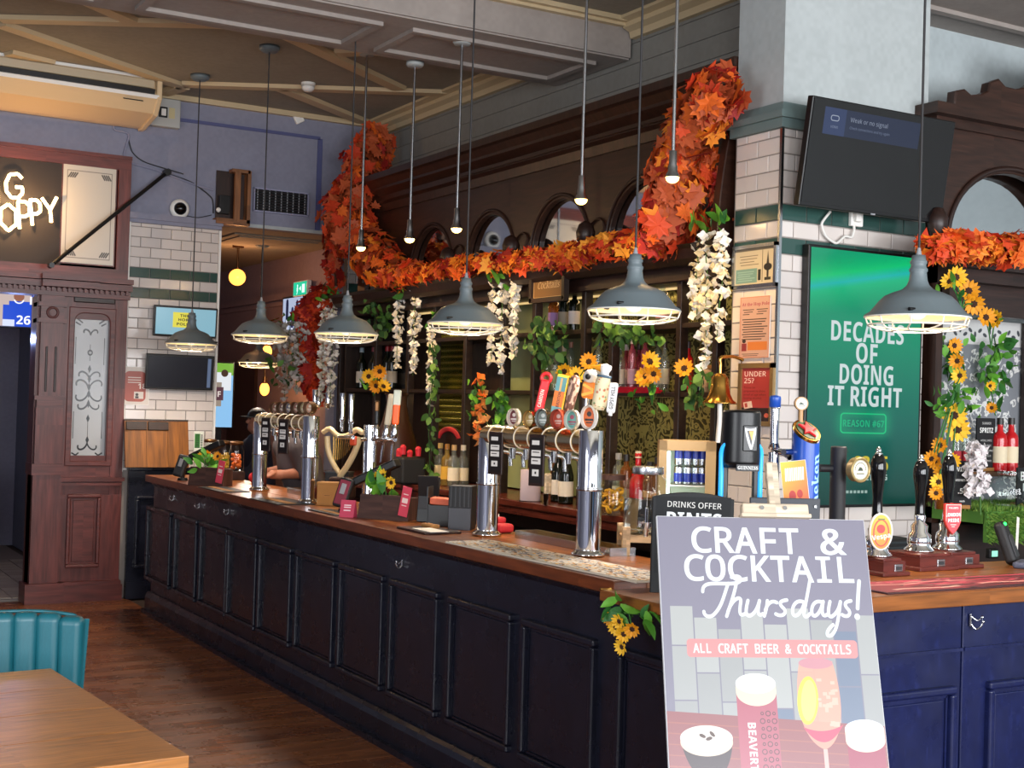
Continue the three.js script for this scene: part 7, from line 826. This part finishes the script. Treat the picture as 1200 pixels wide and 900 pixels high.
// ================================================================= FOREGROUND: EASEL, TABLE, CHAIR
{
  const PH = 0.414, LEAN = 0.341, W = 0.594, H = 0.841, top = V(2.48, 1.406, -2.871);
  // printed board
  const tex = canvasTex(1024, 1450, (g, w, h) => {
    g.fillStyle = '#807d90'; g.fillRect(0, 0, w, h); let s = 7; const q = () => { s = (s * 16807) % 2147483647; return s / 2147483647; };
    // painted wooden fence behind the drinks: pale vertical boards below a plain violet-grey field
    const cols = ['#a6a9a8', '#9ea1a1', '#aeb1af'];
    for (let k = 0; k < 9; k++) { const x = 40 + k * 112; let y = 430 + (k * 53) % 130; while (y < 1080) { const L = 180 + q() * 220; g.fillStyle = k === 7 || (k === 4 && y > 800) ? '#6a7a92' : cols[Math.floor(q() * 3)]; g.fillRect(x, y, 106, Math.min(L, 1080 - y)); y += L + 6; } }
    g.save(); g.translate(0, -100);
    g.fillStyle = '#94555a'; g.beginPath(); g.moveTo(0, 1010); g.lineTo(w, 1075); g.lineTo(w, h + 100); g.lineTo(0, h + 100); g.fill(); g.strokeStyle = '#a8635a'; g.lineWidth = 5; for (let k = 0; k < 11; k++) { g.beginPath(); g.moveTo(0, 1060 + k * 48); g.lineTo(w, 1120 + k * 46); g.stroke(); }
    // drinks
    const ell = (x, y, a, b, c) => { g.fillStyle = c; g.beginPath(); g.ellipse(x, y, a, b, 0, 0, 7); g.fill(); };
    g.fillStyle = '#3a2a34'; g.beginPath(); g.moveTo(60, 1150); g.quadraticCurveTo(90, 1290, 170, 1310); g.lineTo(176, 1550); g.lineTo(196, 1550); g.lineTo(200, 1310); g.quadraticCurveTo(280, 1290, 298, 1150); g.fill(); ell(178, 1148, 122, 62, '#e4d3ba'); ell(178, 1130, 122, 56, '#f2ece2'); for (const [x, y, r] of [[160, 1120, 0.4], [190, 1132, -0.3], [206, 1112, 0.8]]) { g.save(); g.translate(x, y); g.rotate(r); ell(0, 0, 16, 8, '#4a3028'); g.restore(); }
    g.fillStyle = '#b0566a'; g.fillRect(330, 930, 190, 620); ell(425, 925, 95, 62, '#e8d8ba'); g.fillStyle = '#e8d8ba'; g.fillRect(330, 890, 190, 40); ell(425, 885, 95, 46, '#eff2f2'); g.save(); g.translate(392, 1190); g.rotate(Math.PI / 2); text(g, 'BEAVERTOWN', 40, 0, 52, '#f4eee6', 'sans-serif', 'bold'); g.restore(); g.strokeStyle = '#5a3440'; g.lineWidth = 4; for (let k = 0; k < 34; k++) { g.beginPath(); g.arc(446 + (k % 3) * 28, 1020 + Math.floor(k / 3) * 34, 6 + (k % 2) * 5, 0, 7); g.stroke(); }
    g.fillStyle = 'rgba(226,160,140,0.92)'; g.beginPath(); g.moveTo(640, 790); g.bezierCurveTo(590, 1000, 640, 1150, 730, 1180); g.bezierCurveTo(820, 1150, 850, 980, 800, 780); g.fill(); ell(720, 790, 82, 26, '#c88a94'); g.fillStyle = '#d84a6a'; g.beginPath(); g.moveTo(636, 1080); g.quadraticCurveTo(730, 1220, 826, 1070); g.quadraticCurveTo(730, 1120, 636, 1080); g.fill(); g.fillStyle = '#ecd448'; g.beginPath(); g.ellipse(668, 960, 50, 110, 0.12, 0, 7); g.fill(); g.fillStyle = '#f4e47a'; g.beginPath(); g.ellipse(672, 960, 36, 94, 0.12, 0, 7); g.fill(); g.fillStyle = '#dcb8a4'; for (let k = 0; k < 20; k++) g.fillRect(710 + q() * 80, 860 + q() * 220, 14 + q() * 18, 10 + q() * 14); g.fillStyle = '#d8b0a8'; g.fillRect(722, 1178, 20, 370);
    g.fillStyle = '#a03c58'; g.fillRect(838, 1130, 176, 420); ell(926, 1140, 94, 52, '#ecdcc4'); g.fillStyle = '#ecdcc4'; g.fillRect(832, 1090, 188, 50); ell(926, 1090, 94, 44, '#f1f3f3'); ell(590, 1360, 110, 56, '#b9cf7a'); ell(590, 1350, 100, 46, '#d0e09a'); ell(580, 1330, 36, 34, '#d83a5a');
    g.restore();
    // lettering
    fitText(g, 'CRAFT', 425, 112, 168, 545, '#eef5f7', 'monospace'); fitText(g, '&', 855, 112, 168, 125, '#eef5f7', 'monospace'); fitText(g, 'COCKTAIL', 535, 248, 168, 850, '#eef5f7', 'monospace'); g.save(); g.translate(30, 0); g.scale(0.9, 1);
    g.strokeStyle = '#e9f2f5'; g.lineWidth = 17; g.lineCap = g.lineJoin = 'round'; const pen = (...p) => { g.beginPath(); g.moveTo(p[0], p[1]); for (let i = 2; i + 5 < p.length + 0; i += 6) g.bezierCurveTo(p[i], p[i + 1], p[i + 2], p[i + 3], p[i + 4], p[i + 5]); g.stroke(); };
    pen(190, 360, 190, 300, 290, 330, 370, 318, 420, 310, 400, 270, 350, 290); pen(330, 320, 300, 380, 290, 430, 240, 470, 215, 485, 190, 475, 190, 455);   // T
    pen(375, 315, 355, 380, 330, 430, 310, 475); pen(318, 455, 345, 390, 400, 370, 390, 410, 380, 450, 375, 480, 410, 462); // h
    pen(430, 400, 415, 440, 405, 480, 440, 470, 470, 455, 485, 420, 492, 400); pen(492, 400, 480, 440, 470, 480, 505, 462);  // u
    pen(535, 400, 530, 430, 520, 455, 512, 472); pen(520, 445, 535, 410, 560, 395, 585, 408);   // r
    pen(640, 395, 590, 400, 600, 420, 620, 435, 640, 455, 610, 480, 575, 462);  // s
    pen(735, 405, 690, 385, 660, 430, 668, 460, 680, 485, 720, 450, 735, 405); pen(775, 300, 755, 370, 735, 430, 728, 455, 725, 480, 745, 475, 758, 460);  // d
    pen(835, 405, 790, 385, 765, 430, 772, 460, 785, 485, 820, 450, 835, 405); pen(838, 400, 825, 440, 820, 480, 852, 462);  // a
    pen(875, 400, 860, 440, 852, 478, 880, 470, 915, 450, 925, 420, 932, 400); pen(932, 400, 915, 470, 900, 540, 865, 560, 835, 570, 835, 540, 880, 510);  // y
    pen(990, 395, 945, 400, 955, 420, 970, 435, 990, 455, 965, 480, 935, 462); g.translate(38, 0); g.lineWidth = 20; pen(1008, 300, 1000, 340, 992, 380, 985, 430); g.beginPath(); g.arc(978, 470, 5, 0, 7); g.stroke(); g.restore();
    g.fillStyle = '#d98c8c'; rrect(g, 110, 582, 820, 84, 18); g.fill(); text(g, 'ALL CRAFT BEER & COCKTAILS', 520, 626, 58, '#fbf7f4', 'monospace', 'bold', 'center', 0.84);
  });
  const t = thing('easel_board', 'large printed craft and cocktail board with drinks, clamped on a wooden easel', 'display board', top, -PH); t.rotation.order = 'YXZ'; t.rotation.x = -LEAN;
  obj('board', rbox(W, H, 0.012, 0, -H / 2, -0.0065, 0.002, 1), mat(0xd8dade, 0.5), t);
  printed('board_print', W - 0.004, H - 0.004, new THREE.MeshPhysicalMaterial({ map: tex, color: 0xdadada, roughness: 0.5, clearcoat: 1, clearcoatRoughness: 0.28 }), t, 0, -H / 2, 0.0002);
  const e = thing('wooden_easel', 'pale pine tripod easel holding the printed board', 'easel', top, -PH); e.rotation.order = 'YXZ'; e.rotation.x = -LEAN;
  const Lg = 1.5; obj('centre_mast', rbox(0.034, 0.26, 0.02, 0.05, 0.04, -0.03, 0.004), M.paleWood, e);
  obj('top_clip', [rbox(0.19, 0.034, 0.03, 0.04, 0.022, -0.002, 0.005), rbox(0.2, 0.012, 0.036, 0.04, 0.004, 0.0, 0.003)], M.paleWood, e); for (const x of [0.0, 0.066]) obj('screw', cylZ(0.006, 0.006, x, 0.025, 0.014, 12), M.steel, e);
  const side = (s) => obj('front_leg', rod([0.03 + s * 0.03, 0.05, -0.045], [s * 0.36, -Lg, -0.03], 0.014, 8), M.paleWood, e); side(-1); side(1); obj('rear_leg', rod([0.04, 0.02, -0.05], [0.02, -1.06, -0.85 + 0.25], 0.014, 8), M.paleWood, e); obj('ledge', rbox(0.62, 0.025, 0.05, 0, -H - 0.014, 0.0, 0.004), M.paleWood, e);
}
{ // table
  const A = px(222, 885, 1, 0.77), B = px(60, 783, 1, 0.77), ang = Math.atan2(B.x - A.x, -(B.z - A.z)), L = Math.hypot(B.x - A.x, B.z - A.z), Wd = 0.78, t = thing('wooden_table', 'oak pub table with a thick grainy top beside the teal chair', 'table', [A.x, 0, A.z], -ang * 0);
  t.rotation.y = -Math.atan2(B.x - A.x, A.z - B.z);
  const Gm = M.oak; const n = 4; for (let k = 0; k < n; k++) { const g = rbox(Wd / 1, 0.034, L / n - 0.0006, -Wd / 2, 0.753, -L / n * (k + 0.5), 0.003, 2); obj('top_plank', g, Gm, t); }
  obj('apron', [box(Wd - 0.12, 0.06, 0.02, -Wd / 2, 0.705, -0.1), box(Wd - 0.12, 0.06, 0.02, -Wd / 2, 0.705, -L + 0.1), box(0.02, 0.06, L - 0.2, -0.08, 0.705, -L / 2), box(0.02, 0.06, L - 0.2, -Wd + 0.08, 0.705, -L / 2)], M.darkWood2, t); for (const [x, z] of [[-0.1, -0.12], [-Wd + 0.1, -0.12], [-0.1, -L + 0.12], [-Wd + 0.1, -L + 0.12]]) obj('leg', rbox(0.06, 0.73, 0.06, x, 0.365, z, 0.005), M.darkWood2, t);
}
{ // teal channel-back chair
  const R = px(102, 725, 2, -5.05), x1 = R.x, t = thing('teal_chair', 'teal leather tub chair with a vertically channelled back behind the table', 'chair', [x1 - 0.28, 0, -4.93]), yT = px(60, 713, 2, -5.15).y;
  // back: curved shell with channels
  const n = 7, shell = (k) => { const a0 = -0.62 + k * 1.24 / n, a1 = -0.62 + (k + 1) * 1.24 / n, am = (a0 + a1) / 2, wdt = 0.3 * (a1 - a0) * 1.75; const g = new RoundedBoxGeometry(wdt * 0.99, 0.42, 0.075, 4, 0.03); const p = g.attributes.position; for (let i = 0; i < p.count; i++) { const y = p.getY(i); const f = 0.86 + 0.14 * (y + 0.21) / 0.42; p.setX(i, p.getX(i) * f); } g.computeVertexNormals(); g.translate(0, 0, 0.0); g.rotateY(-am * 1.0); const X = Math.sin(am) * 0.5 * 0.92, Z = -Math.cos(am) * 0.5 + 0.28; g.translate(X, yT - 0.215 - Math.abs(am) ** 3 * 0.1, Z); return g; };
  for (let k = 0; k < n; k++) obj('back_channel', shell(k), M.teal, t);
  const pts = []; for (let k = 0; k <= 20; k++) { const a = -0.61 + k * 1.22 / 20; pts.push([Math.sin(a) * 0.475, yT - 0.006 - Math.abs(a) ** 3 * 0.1 - (Math.abs(k - 10) > 9 ? 0.02 : 0), -Math.cos(a) * 0.5 + 0.262]); } obj('piping', tube(pts, 0.007, 40, 6), M.teal, t);
  obj('back_shell', (() => { const g = new THREE.CylinderGeometry(0.525, 0.47, 0.38, 28, 1, true, Math.PI - 0.6, 1.2); g.translate(0, yT - 0.225, 0.28 - 0.0); return g; })(), mat(0x1a6b78, 0.5, { side: THREE.DoubleSide }), t);
  obj('seat', rbox(0.46, 0.1, 0.44, 0, 0.44, 0.02, 0.04, 4), M.teal, t); obj('seat_base', box(0.4, 0.03, 0.38, 0, 0.385, 0.02), M.black, t); for (const [x, z] of [[-0.19, -0.15], [0.19, -0.15], [-0.19, 0.19], [0.19, 0.19]]) obj('leg', rod([x * 0.8, 0.38, z * 0.85], [x * 1.1, 0, z * 1.1], 0.012, 8), M.black, t);
}
// ================================================================= PEOPLE AND BACK ROOM THINGS
function fieldMesh(bones, cell, pad = 0.06, k = 0.03) {
  // bones: [ax,ay,az,ra, bx,by,bz,rb]; smooth union of tapered capsules, meshed by marching cubes
  const lo = V(1e9, 1e9, 1e9), hi = V(-1e9, -1e9, -1e9); for (const b of bones) for (const [x, y, z, r] of [[b[0], b[1], b[2], b[3]], [b[4], b[5], b[6], b[7]]]) { lo.min(V(x - r, y - r, z - r)); hi.max(V(x + r, y + r, z + r)); }
  lo.subScalar(pad); hi.addScalar(pad); const S = Math.max(hi.x - lo.x, hi.y - lo.y, hi.z - lo.z), n = Math.min(110, Math.ceil(S / cell)), mc = new MarchingCubes(n, new THREE.MeshBasicMaterial(), false, false, 200000); mc.isolation = 0; const c = lo.clone().add(hi).multiplyScalar(0.5);
  for (let z = 0; z < n; z++) for (let y = 0; y < n; y++) for (let x = 0; x < n; x++) { const X = c.x + ((x - n / 2) / (n / 2)) * S / 2, Y = c.y + ((y - n / 2) / (n / 2)) * S / 2, Z = c.z + ((z - n / 2) / (n / 2)) * S / 2; let e = 0; for (const b of bones) { const dx = b[4] - b[0], dy = b[5] - b[1], dz = b[6] - b[2], L = dx * dx + dy * dy + dz * dz || 1e-9; let h = ((X - b[0]) * dx + (Y - b[1]) * dy + (Z - b[2]) * dz) / L; h = Math.max(0, Math.min(1, h)); const d = Math.hypot(X - b[0] - dx * h, Y - b[1] - dy * h, Z - b[2] - dz * h) - (b[3] + (b[7] - b[3]) * h); e += Math.exp(-d / k); } mc.field[x + y * n + z * n * n] = k * Math.log(Math.max(e, 1e-30)); }
  mc.update(); const cnt = mc.count, g = new THREE.BufferGeometry(), p = new Float32Array(cnt * 3), nn = new Float32Array(cnt * 3); for (let i = 0; i < cnt; i++) for (let a = 0; a < 3; a++) { p[i * 3 + a] = [c.x, c.y, c.z][a] + mc.positionArray[i * 3 + a] * S / 2; nn[i * 3 + a] = mc.normalArray[i * 3 + a]; }
  g.setAttribute('position', new THREE.BufferAttribute(p, 3)); g.setAttribute('normal', new THREE.BufferAttribute(nn, 3)); g.setAttribute('uv', new THREE.BufferAttribute(new Float32Array(cnt * 2), 2)); const w = mergeVertices(g, 1e-5); w.computeVertexNormals(); return w;
}
{ // seated guest in the back room, dark cap and navy jacket, seen from the side, facing left
  const P = px(292, 492, 2, -12.6), t = thing('person', 'seated person in a dark cap and navy jacket in the back room', 'person', [P.x + 0.1, 0, -12.6]); const hy = P.y;
  const jk = mat(0x2a3042, 0.8), sk = mat(0xa8715a, 0.6);
  obj('jacket', fieldMesh([[0, hy - 0.24, 0, 0.12, 0.03, hy - 0.62, 0, 0.15], [-0.02, hy - 0.27, 0.17, 0.075, -0.02, hy - 0.27, -0.17, 0.075], [-0.02, hy - 0.27, 0.19, 0.065, -0.12, hy - 0.52, 0.22, 0.05], [-0.12, hy - 0.52, 0.22, 0.05, -0.3, hy - 0.5, 0.14, 0.042], [-0.02, hy - 0.27, -0.19, 0.065, -0.1, hy - 0.52, -0.22, 0.05], [-0.1, hy - 0.52, -0.22, 0.05, -0.28, hy - 0.5, -0.12, 0.04], [0, hy - 0.62, 0.1, 0.1, -0.4, hy - 0.66, 0.12, 0.075], [0, hy - 0.62, -0.1, 0.1, -0.4, hy - 0.66, -0.12, 0.075], [-0.4, hy - 0.66, 0.12, 0.07, -0.4, 0.08, 0.12, 0.045], [-0.4, hy - 0.66, -0.12, 0.07, -0.4, 0.08, -0.12, 0.045], [-0.38, 0.05, 0.12, 0.045, -0.52, 0.04, 0.12, 0.035], [-0.38, 0.05, -0.12, 0.045, -0.52, 0.04, -0.12, 0.035]], 0.018), jk, t);
  obj('head', fieldMesh([[-0.01, hy - 0.18, 0, 0.05, -0.02, hy - 0.08, 0, 0.055], [-0.02, hy + 0.03, 0, 0.088, -0.04, hy - 0.05, 0, 0.062], [-0.1, hy - 0.005, 0, 0.014, -0.125, hy - 0.02, 0, 0.012], [-0.06, hy - 0.075, 0, 0.035, -0.08, hy - 0.08, 0, 0.03], [0.0, hy, 0.09, 0.018, 0.0, hy - 0.03, 0.088, 0.014], [0.0, hy, -0.09, 0.018, 0.0, hy - 0.03, -0.088, 0.014]], 0.008, 0.03, 0.012), sk, t);
  obj('hands', fieldMesh([...[0.14, -0.12].flatMap((z) => [[-0.29, hy - 0.5, z, 0.034, -0.36, hy - 0.5, z, 0.03], ...[-0.024, -0.008, 0.008, 0.024].map((d) => [-0.36, hy - 0.5, z + d, 0.01, -0.42, hy - 0.52, z + d, 0.008]), [-0.31, hy - 0.5, z - Math.sign(z) * 0.03, 0.011, -0.36, hy - 0.49, z - Math.sign(z) * 0.05, 0.009]])], 0.006, 0.02, 0.004), sk, t);
  const cap = obj('cap', [new THREE.SphereGeometry(0.098, 20, 10, 0, Math.PI * 2, 0, Math.PI / 2).scale(1, 0.95, 1).translate(-0.015, hy + 0.03, 0), new THREE.CylinderGeometry(0.095, 0.095, 0.012, 20, 1, false, Math.PI, Math.PI).scale(1.7, 1, 0.85).translate(-0.03, hy + 0.03, 0)], M.matteBlack, t); obj('eyes', [sph(0.009, -0.1, hy + 0.012, 0.034, 8), sph(0.009, -0.1, hy + 0.012, -0.034, 8)], M.black, t);
  const st = thing('back_room_stool', 'dark stool under the seated person', 'stool', [P.x + 0.1, 0, -12.6]); obj('seat', cyl(0.2, 0.2, 0.05, 0.03, hy - 0.8, 0, 20), M.darkWood2, st); obj('leg', [cyl(0.03, 0.03, hy - 0.8, 0.03, 0, 0, 12)], M.black, st); obj('foot', cyl(0.2, 0.18, 0.02, 0.03, 0, 0, 20), M.black, st);
}
{ // bartender bending behind the far tap tower
  const X = 3.62, z0 = zAt(348, 540, X), t = thing('person', 'person in charcoal apron bending behind the far tap tower', 'person', [X, 0, z0]); const ap = mat(0x4a4346, 0.85), sk = mat(0x9a5f44, 0.6);
  obj('clothes', fieldMesh([[0.12, 0.9, 0, 0.15, 0.02, 1.22, 0, 0.15], [0.02, 1.22, 0, 0.14, -0.04, 1.36, 0.02, 0.1], [-0.04, 1.34, 0.17, 0.07, -0.04, 1.34, -0.17, 0.07], [-0.04, 1.34, 0.18, 0.06, -0.02, 1.16, 0.2, 0.05], [-0.04, 1.34, -0.18, 0.06, 0.0, 1.16, -0.22, 0.05], [0.12, 0.9, 0.1, 0.1, 0.1, 0.48, 0.12, 0.07], [0.12, 0.9, -0.1, 0.1, 0.1, 0.48, -0.12, 0.07], [0.1, 0.48, 0.12, 0.065, 0.12, 0.08, 0.12, 0.045], [0.1, 0.48, -0.12, 0.065, 0.12, 0.08, -0.12, 0.045], [0.1, 0.05, 0.12, 0.045, -0.04, 0.04, 0.12, 0.035], [0.1, 0.05, -0.12, 0.045, -0.04, 0.04, -0.12, 0.035]], 0.018), ap, t);
  const arm = (s) => { const hx = -0.22, hz = s > 0 ? 0.1 : -0.2, hy = 1.14; return [[-0.02, 1.16, s * 0.2, 0.045, hx + 0.06, hy, hz, 0.03], [hx + 0.05, hy, hz, 0.034, hx, hy, hz - 0.01, 0.032], ...[-0.026, -0.009, 0.009, 0.026].map((d, i) => [hx, hy + 0.01, hz + d, 0.0095, hx - 0.05 + (i % 2) * 0.006, hy - 0.015, hz + d, 0.008]), [hx + 0.03, hy, hz - s * 0.035, 0.011, hx - 0.015, hy + 0.005, hz - s * 0.055, 0.009]]; };
  obj('arms', fieldMesh([...arm(1), ...arm(-1)], 0.0075, 0.03, 0.006), sk, t);
  obj('head', fieldMesh([[-0.04, 1.42, 0.02, 0.05, -0.07, 1.48, 0.02, 0.052], [-0.1, 1.54, 0.02, 0.085, -0.13, 1.48, 0.02, 0.06], [-0.18, 1.5, 0.02, 0.014, -0.2, 1.48, 0.02, 0.012], [-0.09, 1.52, 0.11, 0.017, -0.09, 1.49, 0.108, 0.013], [-0.09, 1.52, -0.07, 0.017, -0.09, 1.49, -0.068, 0.013]], 0.008, 0.03, 0.012), sk, t); obj('hair', new THREE.SphereGeometry(0.098, 20, 12, 0, Math.PI * 2, 0, Math.PI * 0.55).rotateZ(-0.6).translate(-0.09, 1.545, 0.02), mat(0x1c1412, 0.8), t);
  const c = thing('red_bar_cloth', 'crumpled bright red cloth in the hand of the person behind the far tap tower', 'cloth', [X - 0.26, 1.07, z0 - 0.2]); obj('cloth', fieldMesh([[0, 0.03, 0, 0.035, 0.02, 0.07, 0.05, 0.03], [0.02, 0.04, -0.05, 0.03, 0, 0.03, 0.02, 0.03]], 0.008, 0.03, 0.01), mat(0xc8202c, 0.8), c);
}
{ // back room: green exit sign, screens
  const e0 = px(351, 338, 0, 5.1), e = thing('exit_sign', 'green lit exit sign on the back room wall', 'exit sign', [5.1, e0.y, e0.z], -Math.PI / 2); obj('case', rbox(0.4, 0.16, 0.05, 0, 0, -0.03, 0.006), M.white, e); printed('display', 0.38, 0.14, screenMat(canvasTex(192, 72, (g) => { g.fillStyle = '#1fae86'; g.fillRect(0, 0, 192, 72); g.fillStyle = '#d8fff0'; g.fillRect(126, 14, 40, 46); g.beginPath(); g.arc(60, 20, 8, 0, 7); g.fill(); g.fillRect(50, 28, 18, 22); g.save(); g.translate(58, 48); g.rotate(0.5); g.fillRect(0, 0, 7, 20); g.restore(); g.beginPath(); g.moveTo(84, 36); g.lineTo(110, 22); g.lineTo(110, 50); g.fill(); }), 1.4), e, 0, 0, -0.004);
  const s0 = px(342, 374, 0, 5.12), s = thing('wall_picture_screen', 'bright screen with blue and white figures on the back room wall', 'screen', [5.12, s0.y, s0.z], -Math.PI / 2); obj('casing', rbox(0.62, 0.5, 0.05, 0, 0, -0.03, 0.006), M.black, s); printed('display', 0.58, 0.46, screenMat(canvasTex(256, 200, (g) => { g.fillStyle = '#b8c4e0'; g.fillRect(0, 0, 256, 200); for (const [x, c, y] of [[40, '#1c2240', 20], [110, '#23305c', 60], [170, '#2a2a4a', 30], [215, '#6a3a50', 90]]) { g.fillStyle = c; g.fillRect(x, y, 34, 110); g.beginPath(); g.arc(x + 17, y - 2, 15, 0, 7); g.fill(); g.fillStyle = '#eef2ff'; g.fillRect(x + 6, y + 80, 22, 50); } }), 0.9), s, 0, 0, -0.004);
  const p0 = px(258, 463, 2, -13.0), p = thing('tall_poster_screen', 'tall bright poster screen with a plant and a cup behind the tiled pier', 'screen', [p0.x, p0.y, -13.0]); const h = 75 * mpp(p0), w = 30 * mpp(p0); obj('casing', rbox(w + 0.03, h + 0.03, 0.04, 0, 0, -0.024, 0.006), M.black, p); printed('display', w, h, screenMat(canvasTex(128, 320, (g) => { g.fillStyle = '#8fc4f0'; g.fillRect(0, 0, 128, 320); g.fillStyle = '#7cb342'; g.fillRect(0, 0, 128, 60); g.fillStyle = '#e6e9ee'; g.fillRect(10, 46, 108, 90); g.fillStyle = '#4a3428'; g.beginPath(); g.arc(84, 50, 18, 0, 7); g.fill(); g.fillStyle = '#9a8c7e'; g.fillRect(0, 96, 70, 120); g.fillStyle = '#5a3a44'; g.fillRect(30, 120, 50, 66); text(g, 'F', 58, 155, 40, '#e8dcd4'); }), 1.0), p, 0, 0, 0.001); obj('stand', [box(0.05, p0.y - h / 2, 0.05, 0, -(p0.y + h / 2) / 2, -0.03), box(0.4, 0.02, 0.3, 0, -p0.y + 0.01, -0.03)], M.black, p);
}
scene.traverse((o) => { if (o.isLight && o.shadow) o.castShadow = true; });
renderer.render(scene, camera);
